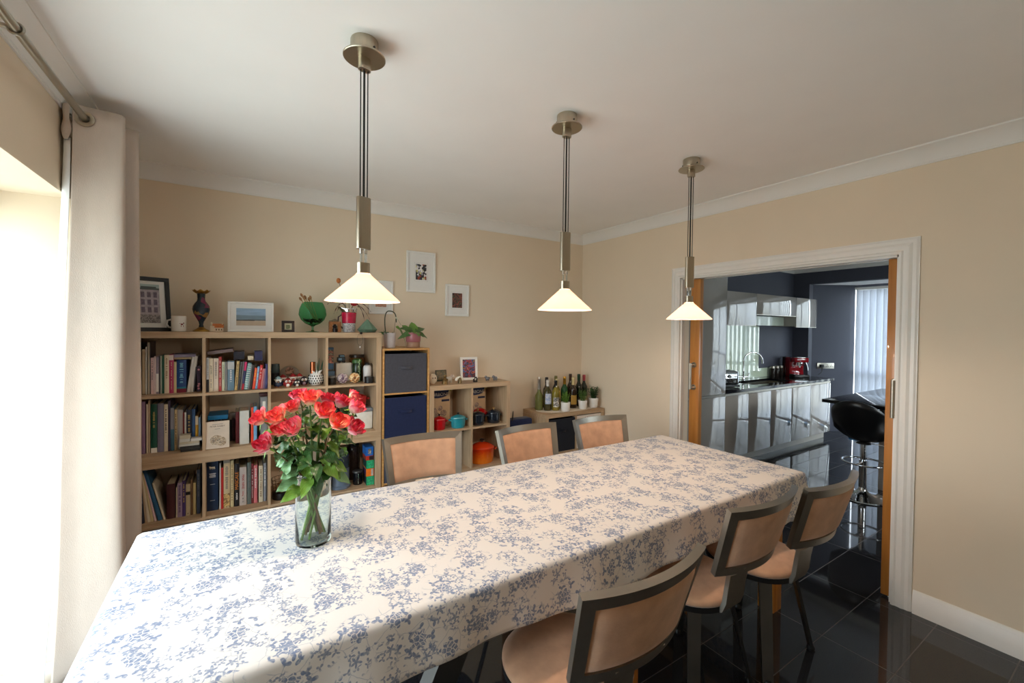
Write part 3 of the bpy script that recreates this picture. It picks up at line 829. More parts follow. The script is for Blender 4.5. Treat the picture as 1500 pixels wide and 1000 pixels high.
PET = {'deep': petal_mat('crimson_petal', (178, 4, 44), (206, 28, 74), (244, 190, 190)),
       'coral': petal_mat('coral_petal', (196, 14, 40), (226, 62, 74), (255, 206, 176)),
       'pink': petal_mat('pink_petal', (206, 30, 70), (232, 112, 124), (255, 214, 202)),
       'orange': petal_mat('orange_petal', (206, 18, 38), (236, 92, 78), (255, 220, 180))}
def bloom_bm(r, seed, openness=1.):
    rd = random.Random(seed); b = bm_new()
    H = r * 1.3
    n = 17
    for i in range(n):
        f = i / (n - 1)
        az = i * 2.399 + rd.uniform(-.2, .2)
        rr = r * (.10 + .82 * f ** .8); half = .95 - .35 * f
        h = H * (1.0 - .16 * f) ; curl = .42 * f ** 2 * openness
        rb = r * (.04 + .30 * f)
        def fn(u, v, az=az, rr=rr, half=half, h=h, curl=curl, rb=rb, k=rd.uniform(-.1, .1)):
            a = az + (2 * u - 1) * half * (.55 + .45 * math.sin(PI * min(1, v * .62 + .25)))
            prof = math.sin(min(1., v * 1.25) * PI / 2)
            rad = rb + (rr - rb) * prof + r * curl * max(0, v - .6) ** 1.6 * 2.4
            rad *= 1 + .05 * math.cos((2 * u - 1) * 3 + k)
            zz = h * v * (1 - .20 * (2 * u - 1) ** 2) - r * curl * max(0, v - .72) * 1.3 + r * .03 * math.sin(7 * u + az)
            return (rad * math.cos(a), rad * math.sin(a), zz)
        sheet(b, fn, 8, 7)
    return b
def leaf_bm(length, width, droop, fold=.25, n=10):
    """pointed leaf along +X, with its stalk end at the origin"""
    b = bm_new()
    def fn(u, v):
        w = width / 2 * (math.sin(PI * u ** .78) ** .85) * (1 - .12 * u) if 0 < u < 1 else 0
        y = (2 * v - 1) * w
        return (length * u, y, abs(2 * v - 1) * w * fold - droop * u * u * length + .004 * math.sin(14 * u) * (2 * v - 1))
    sheet(b, fn, n, 4)
    return b
def bez(p0, p1, p2, n):
    p0, p1, p2 = Vector(p0), Vector(p1), Vector(p2)
    return [p0 * (1 - t) ** 2 + p1 * 2 * t * (1 - t) + p2 * t * t for t in [k / n for k in range(n + 1)]]
# bloom centre (x, z), y offset towards the viewer (-), radius, colour, tilt direction, label
def wx(px): return .162 + (px - 431) * .00243
def wz(py): return 1.333 - (py - 575) * .00253
ROSES = [
 (.060, 1.169, -.05, .036, 'deep', 'lowest crimson rose on the left, turned outward over the vase'),
 (.046, 1.254, .00, .032, 'coral', 'coral rose at the far left of the bouquet'),
 (.101, 1.260, -.03, .036, 'orange', 'broad orange-red rose left of centre, upper left of the bouquet'),
 (.110, 1.215, -.045, .031, 'coral', 'small coral rose tucked behind the pale pink front rose'),
 (.147, 1.222, -.075, .036, 'pink', 'pale pink spiral-centred rose at the front left of the bouquet'),
 (.155, 1.286, .0, .030, 'coral', 'coral rose between the broad orange-red and topmost roses'),
 (.177, 1.322, .05, .032, 'deep', 'deep pink rose behind the topmost coral rose'),
 (.213, 1.315, .0, .037, 'orange', 'topmost large coral-orange rose of the bouquet'),
 (.256, 1.270, -.055, .037, 'coral', 'red rose with cream outer petals at the middle of the bouquet'),
 (.281, 1.302, .02, .034, 'deep', 'magenta rose behind the middle red rose'),
 (.300, 1.229, -.085, .037, 'orange', 'orange and cream rose at the front right of centre'),
 (.330, 1.293, .0, .036, 'deep', 'crimson-pink bud-shaped rose at the upper right'),
 (.377, 1.272, -.03, .037, 'pink', 'tall pink rose at the far right of the bouquet'),
 (.364, 1.200, -.075, .037, 'deep', 'lowest crimson-pink rose on the right, facing outward'),
 (.388, 1.302, .05, .029, 'coral', 'small coral rose behind the tall pink rose at the right')]
rd = random.Random(11)
for i, (x, z, dy, r, colr, lab) in enumerate(ROSES):
    r *= 1.13
    y = VY + dy
    ox, oy = x - VX, y - VY
    t = thing('rose', lab, 'rose', (VX, VY, VZ), group='red and coral roses in the vase')
    # stem: from the bottom of the vase, over the rim, up to the bloom
    ang = math.atan2(oy, ox); foot = Vector((-math.cos(ang) * .030 + rd.uniform(-.018, .018), -math.sin(ang) * .030 + rd.uniform(-.018, .018), .016 + rd.uniform(0, .02)))
    rim = Vector((max(-.042, min(.042, ox * .32)), max(-.042, min(.042, oy * .32)), .262))
    tilt = Vector((ox * 1.9, oy * 1.9 - .10, .30)).normalized()
    base = Vector((ox, oy, z - VZ)) - tilt * r * .7
    mid = base - tilt * .08
    pts = [foot.lerp(rim, k / 5) for k in range(5)] + bez(rim, mid, base, 7)
    b = bm_new(); tube(b, pts, [.0046] * 4 + [.0040] * 4 + [.0030] * (len(pts) - 8), 8); part('stem', b, STEMB if i % 5 < 2 else STEM, t)
    q = Vector((0, 0, 1)).rotation_difference(tilt).to_euler()
    bl = part('bloom', bloom_bm(r, 100 + i, 1. if i % 4 else .6), PET[colr], t, loc=base, rot=q, ang=80)
    b = bm_new(); lathe(b, [(.003, -.004), (.008, 0), (r * .36, .007), (r * .38, .012)], 12, cap=False)
    for k in range(5):
        a = 2 * PI * k / 5
        sheet(b, lambda u, v, a=a: (math.cos(a) * (r * .3 + u * r * .75) - math.sin(a) * (2 * v - 1) * .005 * (1 - u), math.sin(a) * (r * .3 + u * r * .75) + math.cos(a) * (2 * v - 1) * .005 * (1 - u), .006 - u * .012), 4, 2)
    part('sepals', b, LEAFL, t, loc=base, rot=q, ang=80)
    for k in range(7):
        f = (.03, .16, .30, .44, .56, .70, .86)[k]
        p = bez(rim, mid, base, 20)[int(f * 20)]
        la = ang + rd.uniform(-1.3, 1.3) if k % 2 else rd.uniform(-PI, PI)
        ln = rd.uniform(.050, .074) * (1.1 - .35 * f)
        st = p + Vector((math.cos(la), math.sin(la), rd.uniform(-.1, .4))) * .012
        o = part('leaf', leaf_bm(ln, ln * .70, rd.uniform(.1, .6)), (LEAFD, LEAFD, LEAFD, LEAFL, LEAFG)[rd.randrange(5)], t, loc=p, rot=(rd.uniform(-.7, .7), rd.uniform(-.25, .75), la), ang=80)
# two big sprays that hang over the rim at the left and right
for (x, y, z, la, ln, dr, mt, ow, roll) in [(-.055, -.040, .300, -2.75, .066, .25, LEAFG, 4, -.7), (-.060, -.035, .262, -2.65, .072, .35, LEAFG, 4, -.9), (-.050, -.050, .235, -2.4, .068, .6, LEAFL, 0, -.9), (-.02, -.055, .262, -2.0, .062, .8, LEAFL, 0, -.3), (.052, -.045, .300, -.5, .062, .6, LEAFL, 13, .8), (.03, -.060, .300, -1.0, .060, .7, LEAFL, 10, .5), (-.066, -.02, .335, 2.95, .07, .3, LEAFG, 1, -.8), (.070, -.03, .255, -.7, .055, 1.0, LEAFG, 13, .8), (.0, -.062, .310, -1.6, .06, .6, LEAFD, 10, .0), (.03, -.05, .34, -.8, .06, .5, LEAFD, 10, .6), (-.02, -.05, .34, -2.2, .06, .5, LEAFD, 4, -.6)]:
    tr = [o for o in bpy.data.objects if o.get('label') == ROSES[ow][5]][0]
    part('leaf', leaf_bm(ln, ln * .74, dr), mt, tr, loc=(x, y, z), rot=(roll, .25, la), ang=80)
    b = bm_new(); tube(b, [(x * .55, y * .55, z - .02), (x, y, z)], .0015, 6); part('leaf_stalk', b, STEM, tr)

# ================================================================== SHELVING
def kallax(label, x0, z0, cols, rows, cw=.33525, chh=.339, name='cube_bookcase', cat='bookcase', yf=SHELF_FRONT, d=.385):
    """cube shelving: thick outer panels, thin inner ones, open back"""
    w = cols * cw + (cols - 1) * .016 + .076; h = rows * chh + (rows - 1) * .016 + .076
    t = thing(name, label, cat, (x0, yf, z0))
    for xx in (0, w - .038):
        b = bm_new(); box(b, xx, xx + .038, 0, d, .038, h - .038, bev=.0008, seg=1); part('side_panel', b, KALLAXV, t)
    b = bm_new(); box(b, 0, w, 0, d, h - .038, h, bev=.0008, seg=1); part('top_panel', b, KALLAX, t)
    b = bm_new(); box(b, 0, w, 0, d, 0, .038, bev=.0008, seg=1); part('bottom_panel', b, KALLAX, t)
    for r in range(1, rows):
        z = .038 + r * chh + (r - 1) * .016
        b = bm_new(); box(b, .038, w - .038, .001, d - .001, z, z + .016); part('shelf', b, KALLAX, t)
    for r in range(rows):
        z = .038 + r * (chh + .016)
        for c in range(1, cols):
            x = .038 + c * cw + (c - 1) * .016
            b = bm_new(); box(b, x, x + .016, .001, d - .001, z, z + chh); part('divider', b, KALLAXV, t)
    return t
BX0 = -.583
kallax('lower four-column limed oak cube bookcase standing on the floor', BX0, 0, 4, 2)
kallax('upper four-column limed oak cube bookcase stacked on the lower one', BX0, .770, 4, 2)
KX0 = 1.2669
kallax('two-column limed oak cube shelf holding casserole pots', KX0, 0, 2, 3, chh=.3343, name='cube_shelf', cat='shelf unit')
SX0 = 2.4286
kallax('low limed oak cube unit in the corner under the wine bottles', SX0, 0, 2, 2, chh=.336, name='cube_sideboard', cat='sideboard')
Z1, Z2, Z3, ZT = 1.163, .808, .393, 1.5405
KZ1, KZ2, KT = .7385, .388, 1.1112
ST = .7645

# tall golden oak tower with fabric bins
OX0, OX1, OT = .889, 1.262, 1.420
t = thing('storage_tower', 'narrow golden oak storage tower between the bookcase and the pot shelf', 'shelf unit', (OX0, SHELF_FRONT, 0))
W = OX1 - OX0
for x in (0, W - .015):
    b = bm_new(); box(b, x, x + .015, 0, .38, 0, OT - .015); part('side_panel', b, OAK, t)
b = bm_new(); box(b, 0, W, 0, .38, OT - .015, OT); part('top_panel', b, OAK, t)
for z in (.04, .382, .724, 1.066):
    b = bm_new(); box(b, .015, W - .015, .001, .379, z, z + .012); part('shelf', b, OAK, t)
def fabric(name, rgb): return M(name, rgb, .9, var=.1, nscale=60, bump=.3, bscale=500, sheen=.2, spec=.15)
def bin_(label, col, x0, x1, y0, z0, h, cat='storage bin', dep=.34):
    t = thing('fabric_bin', label, cat, ((x0 + x1) / 2, y0, z0)); w = x1 - x0
    b = bm_new(); wl = .006
    for A in ((-w / 2, w / 2, 0, wl), (-w / 2, w / 2, dep - wl, dep)): box(b, *A, .0, h, bev=.002, seg=1)
    for A in ((-w / 2, -w / 2 + wl), (w / 2 - wl, w / 2)): box(b, *A, wl, dep - wl, 0, h)
    box(b, -w / 2 + wl, w / 2 - wl, wl, dep - wl, 0, wl); part('body', b, col, t)
    b = bm_new(); box(b, -.062, .062, -.004, 0, h * .64 - .018, h * .64 + .018, bev=.0015, seg=1); part('handle_patch', b, col, t)
    b = bm_new()
    R = [(-.045, -.002), (-.03, -.016), (0, -.021), (.03, -.016), (.045, -.002)]
    tube(b, [(a, c, h * .64) for a, c in R], .011, 8, flat=(.25, 1)); part('handle', b, col, t)
    return t
GREYF, NAVYF, DGREYF, BLACKF = fabric('charcoal_grey_fabric', (74, 74, 82)), fabric('navy_fabric', (34, 42, 74)), fabric('slate_fabric', (70, 76, 92)), fabric('black_navy_fabric', (22, 24, 34))
bin_('charcoal grey fabric bin in the top cube of the oak tower', GREYF, OX0 + .020, OX1 - .023, 3.222, 1.0785, .300)
bin_('navy blue fabric bin below the charcoal one in the oak tower', NAVYF, OX0 + .020, OX1 - .022, 3.222, .7365, .306)
bin_('slate grey fabric bin in the lower oak tower, half behind a chair', DGREYF, OX0 + .020, OX1 - .022, 3.222, .3945, .30)
bin_('black fabric bin in the left cube of the corner sideboard', BLACKF, SX0 + .042, SX0 + .369, 3.222, .391, .318)

# ------------------------------------------------------------------ books
BC = {'black': (30, 28, 30), 'white': (222, 220, 216), 'palepink': (212, 184, 186), 'pinkwhite': (220, 200, 200), 'lilac': (150, 140, 156), 'darkgrey': (66, 66, 72),
 'sage': (168, 178, 164), 'green': (16, 86, 66), 'cream': (218, 206, 182), 'magenta': (176, 58, 100), 'yellowcream': (206, 190, 146), 'bigblue': (18, 62, 122), 'purpledot': (60, 44, 66),
 'spiralb': (160, 134, 104), 'spiralg': (150, 152, 150), 'whiteblue': (206, 216, 224), 'creamw': (218, 204, 188), 'red': (178, 58, 56), 'palegreen': (204, 208, 184), 'grey': (136, 136, 138),
 'silverblue': (104, 136, 160), 'straw': (204, 178, 122), 'darkstripe': (58, 56, 60), 'navypink': (44, 48, 92), 'teal': (112, 158, 164), 'orange': (226, 74, 40), 'skyblue': (110, 164, 206),
 'brightred': (204, 40, 40), 'dustypink': (192, 116, 116), 'mauve': (132, 104, 132), 'bluepurple': (64, 66, 122), 'navy': (36, 42, 62), 'tan': (184, 160, 132), 'greengold': (16, 74, 56),
 'lilacg': (120, 116, 136), 'darkpurple': (64, 54, 78), 'tealgrey': (70, 112, 132), 'creamp': (200, 178, 136), 'speckle': (164, 160, 160), 'darkred': (112, 32, 36), 'blackblue': (36, 48, 70),
 'blue': (48, 88, 140), 'mustard': (200, 150, 30), 'paleblue': (120, 150, 182), 'blackprint': (44, 40, 44), 'bluefolder': (44, 92, 128), 'brownalbum': (72, 36, 38), 'lilacs': (162, 140, 166),
 'purple': (76, 56, 112), 'creamband': (200, 182, 148), 'brown': (122, 88, 58), 'slate': (58, 66, 82), 'navyalbum': (26, 46, 76), 'redb': (188, 40, 34), 'creamorange': (212, 190, 152),
 'palegrey': (192, 180, 174), 'greygreen': (96, 106, 102), 'rosepink': (206, 112, 116), 'greyspine': (138, 140, 146), 'mauvegrey': (124, 108, 122), 'mauve2': (110, 98, 112)}
TC = {'grey': (120, 116, 116), 'white': (232, 230, 226), 'tan': (150, 120, 84), 'cream': (226, 212, 184), 'skyblue': (120, 190, 220), 'pink': (220, 140, 150), 'pinkwhite': (232, 206, 204), 'black': (30, 28, 28),
 'sage': (120, 140, 112), 'brown': (88, 62, 40), 'yellow': (240, 190, 60), 'gold': (206, 172, 92), 'purple': (86, 66, 110), 'orange': (232, 138, 52), 'red': (168, 44, 44), 'silver': (206, 208, 212)}
def cover_mat(k): return M('cover_' + k, BC[k], .42, var=.07, nscale=14)
def ink(k): return M('ink_' + k, TC[k], .5, var=.03)
def spine_marks(w, h, z0, z1, seed, wide=.5):
    """unreadable small title: short strokes running up the spine"""
    r = random.Random(seed); b = bm_new(); z = z0 * h
    while z < z1 * h:
        l = r.uniform(.004, .010); ww = w * wide * r.uniform(.6, 1)
        box(b, -ww / 2, ww / 2, -.0009, .0005, z, z + l * .55); z += l
        if r.random() < .2: z += .008
    return b
c_of = {'notebook': 'notebooks', 'magazine': 'magazines', 'folder': 'folders', 'booklet': 'booklets', 'album': 'albums'}
def book(rec, i):
    lab, k, x0, w, y0, z0, h, dep, lean, tc, grp = rec
    piv = x0 + (w if lean > 0 else 0)
    t = thing('book', lab, 'book', (piv, y0, z0 + .0006), group=grp, rot=(0, lean, 0))
    head = lab
    for cut in (' left of', ' right of', ' in the', ' between', ' beside', ' leaning', ' behind', ' with ', ' at the', ' directly', ' against', ','): head = head.split(cut)[0]
    for w_, n_, c_ in (('notebook', 'spiral_notebook', 'notebook'), ('magazine', 'magazine', 'magazine'), ('folder', 'folder', 'folder'), ('booklet', 'booklet', 'booklet'), ('album', 'photo_album', 'album')):
        if w_ in head: t.name = n_; t['category'] = c_
    if t['category'] != 'book': t['group'] = grp.replace('books', c_of[t['category']])
    xa = -w if lean > 0 else 0.; xm = xa + w / 2
    hi = h
    if lean:
        hi = h / math.cos(lean) - abs(math.tan(lean)) * 0
    th = min(.0022, w * .22); m = cover_mat(k)
    b = bm_new()
    if k.startswith('spiral'):
        box(b, xa, xa + w * .18, .004, dep, 0, hi); box(b, xa + w * .82, xa + w, .004, dep, 0, hi)
        part('covers', b, M('cover_spiral', (70, 62, 60), .5), t)
        b = bm_new(); n = int(hi / .0085)
        for q in range(n):
            zz = .006 + q * (hi - .012) / n
            tube(b, [(xm + math.cos(a) * w * .46, .002 + math.sin(a) * .006, zz + a * .0002) for a in [2 * PI * e / 10 for e in range(11)]], .0017, 5, cap=False)
        part('wire_spiral', b, M('wire_' + k, (206, 182, 150) if k == 'spiralb' else (190, 194, 192), .3, .5), t)
    else:
        box(b, xa, xa + th, .0, dep, 0, hi); box(b, xa + w - th, xa + w, .0, dep, 0, hi)
        rn = .35 if w > .018 else .15
        prof = [(xa, .001), (xa + w * .2, -.004 * rn), (xm, -.007 * rn), (xa + w * .8, -.004 * rn), (xa + w, .001), (xa + w - .0002, .0032), (xa + .0002, .0032)]
        prism(b, prof, 0, hi); part('cover', b, m, t, ang=50)
    b = bm_new(); box(b, xa + th * 1.02, xa + w - th * 1.02, .0034, dep - .003, .0025, hi - .0035); part('pages', b, PAGES, t, smooth=False)
    def band(za, zb, col, nm='spine_band'):
        b = bm_new(); box(b, xa + .0003, xa + w - .0003, -.0033, .0004, za * hi, zb * hi); part(nm, b, col, t, smooth=False)
    def title(za, zb, col, wide=.5):
        b = spine_marks(w, hi, za, zb, 31 + i, wide); o = part('spine_title', b, ink(col), t, smooth=False); o.location = (xm, -.003, 0)
    if k == 'bigblue':
        band(0, .12, M('dark_red_band', (120, 24, 50), .5)); band(.12, .17, M('teal_band', (26, 120, 140), .5)); title(.30, .92, 'skyblue', .42)
    elif k == 'spiralb' : pass
    elif k == 'greengold':
        band(.0, .10, WHITEP, 'spine_label'); title(.52, .84, 'gold', .35)
    elif k == 'navyalbum':
        for za, zb in ((.20, .205), (.52, .525), (.86, .865)):
            b = bm_new(); box(b, xm - w * .22, xm + w * .22, -.004, -.002, za * hi, zb * hi); part('spine_rule', b, ink('silver'), t, smooth=False)
        b = bm_new()     # small animal-like emblem: body, legs, head and tail
        box(b, xm - .016, xm + .012, -.004, -.002, .845 * hi, .868 * hi); box(b, xm - .018, xm - .010, -.004, -.002, .868 * hi, .880 * hi)
        for q in (-.014, -.004, .004, .010): box(b, xm + q, xm + q + .003, -.004, -.002, .822 * hi, .846 * hi)
        part('emblem', b, ink('cream'), t, smooth=False); o = part('spine_title', spine_marks(w, hi, .66, .735, 5, .62), ink('silver'), t, smooth=False); o.location = (xm, -.003, 0)
    elif tc == 'titleA':
        text_part('spine_title', 'JANE GOES', .011, ink('black'), t, (xm, -.0036, hi * .66), (PI / 2, PI / 2, 0)); title(.12, .36, 'grey', .3)
    elif tc == 'titleB':
        text_part('spine_title', 'MASCALE', .026, ink('orange'), t, (xm, -.0038, hi * .60), (PI / 2, -PI / 2, 0), sx=1.05); title(.16, .30, 'white', .4)
    elif tc == 'redtxt':
        text_part('spine_title', 'PINK NINE', .020, ink('red'), t, (xm, -.0038, hi * .62), (PI / 2, PI / 2, 0)); text_part('spine_mark', 'J', .034, ink('red'), t, (xm, -.0038, hi * .32), (PI / 2, 0, 0)); title(.08, .2, 'grey', .3)
    elif k == 'creamorange':
        title(.40, .85, 'grey', .5); band(.02, .30, picture_mat('orange_scene_print', [(214, 160, 90), (230, 196, 130), (120, 84, 50), (236, 214, 160)], 60)); band(.93, .99, M('grey_band', (150, 140, 130), .5))
    elif k == 'navypink': band(.68, .99, M('hot_pink_band', (214, 50, 110), .5)); band(0, .22, M('crimson_band', (176, 30, 50), .5))
    elif k == 'teal':
        for q in range(12): band(.04 + q * .08, .06 + q * .08, ink('white'), 'spine_stripe')
    elif k == 'whiteblue': band(.0, .36, M('black_print', (40, 40, 46), .5)); title(.5, .95, 'grey', .25)
    elif k == 'silverblue': band(.72, .97, M('silver_band', (186, 192, 196), .35)); title(.3, .68, 'white', .3)
    elif k == 'creamband': band(.66, .76, ink('black')); title(.05, .09, 'brown', .3)
    elif k == 'magenta': band(.86, .99, M('pale_band', (222, 210, 206), .5)); title(.1, .8, 'cream', .18)
    elif k == 'purpledot':
        b = bm_new()
        for q, (a, c) in enumerate(((0, .86), (.2, .3), (-.2, .22), (0, .12))): lathe(b, [(.006, 0), (0, .001)], 14, mat=T((xm + a * w * .5, -.003, c * hi)) @ RX(PI / 2))
        part('spine_dots', b, ink('pink'), t)
    elif k == 'tealgrey': band(.5, .99, M('grey_spine_top', (140, 140, 150), .5))
    elif k == 'lilac': band(.06, .55, ink('white')); 
    elif k == 'mustard': band(.72, .99, ink('cream'))
    elif tc in TC: title(.15 if i % 2 else .4, .9, tc, .45)
    return t
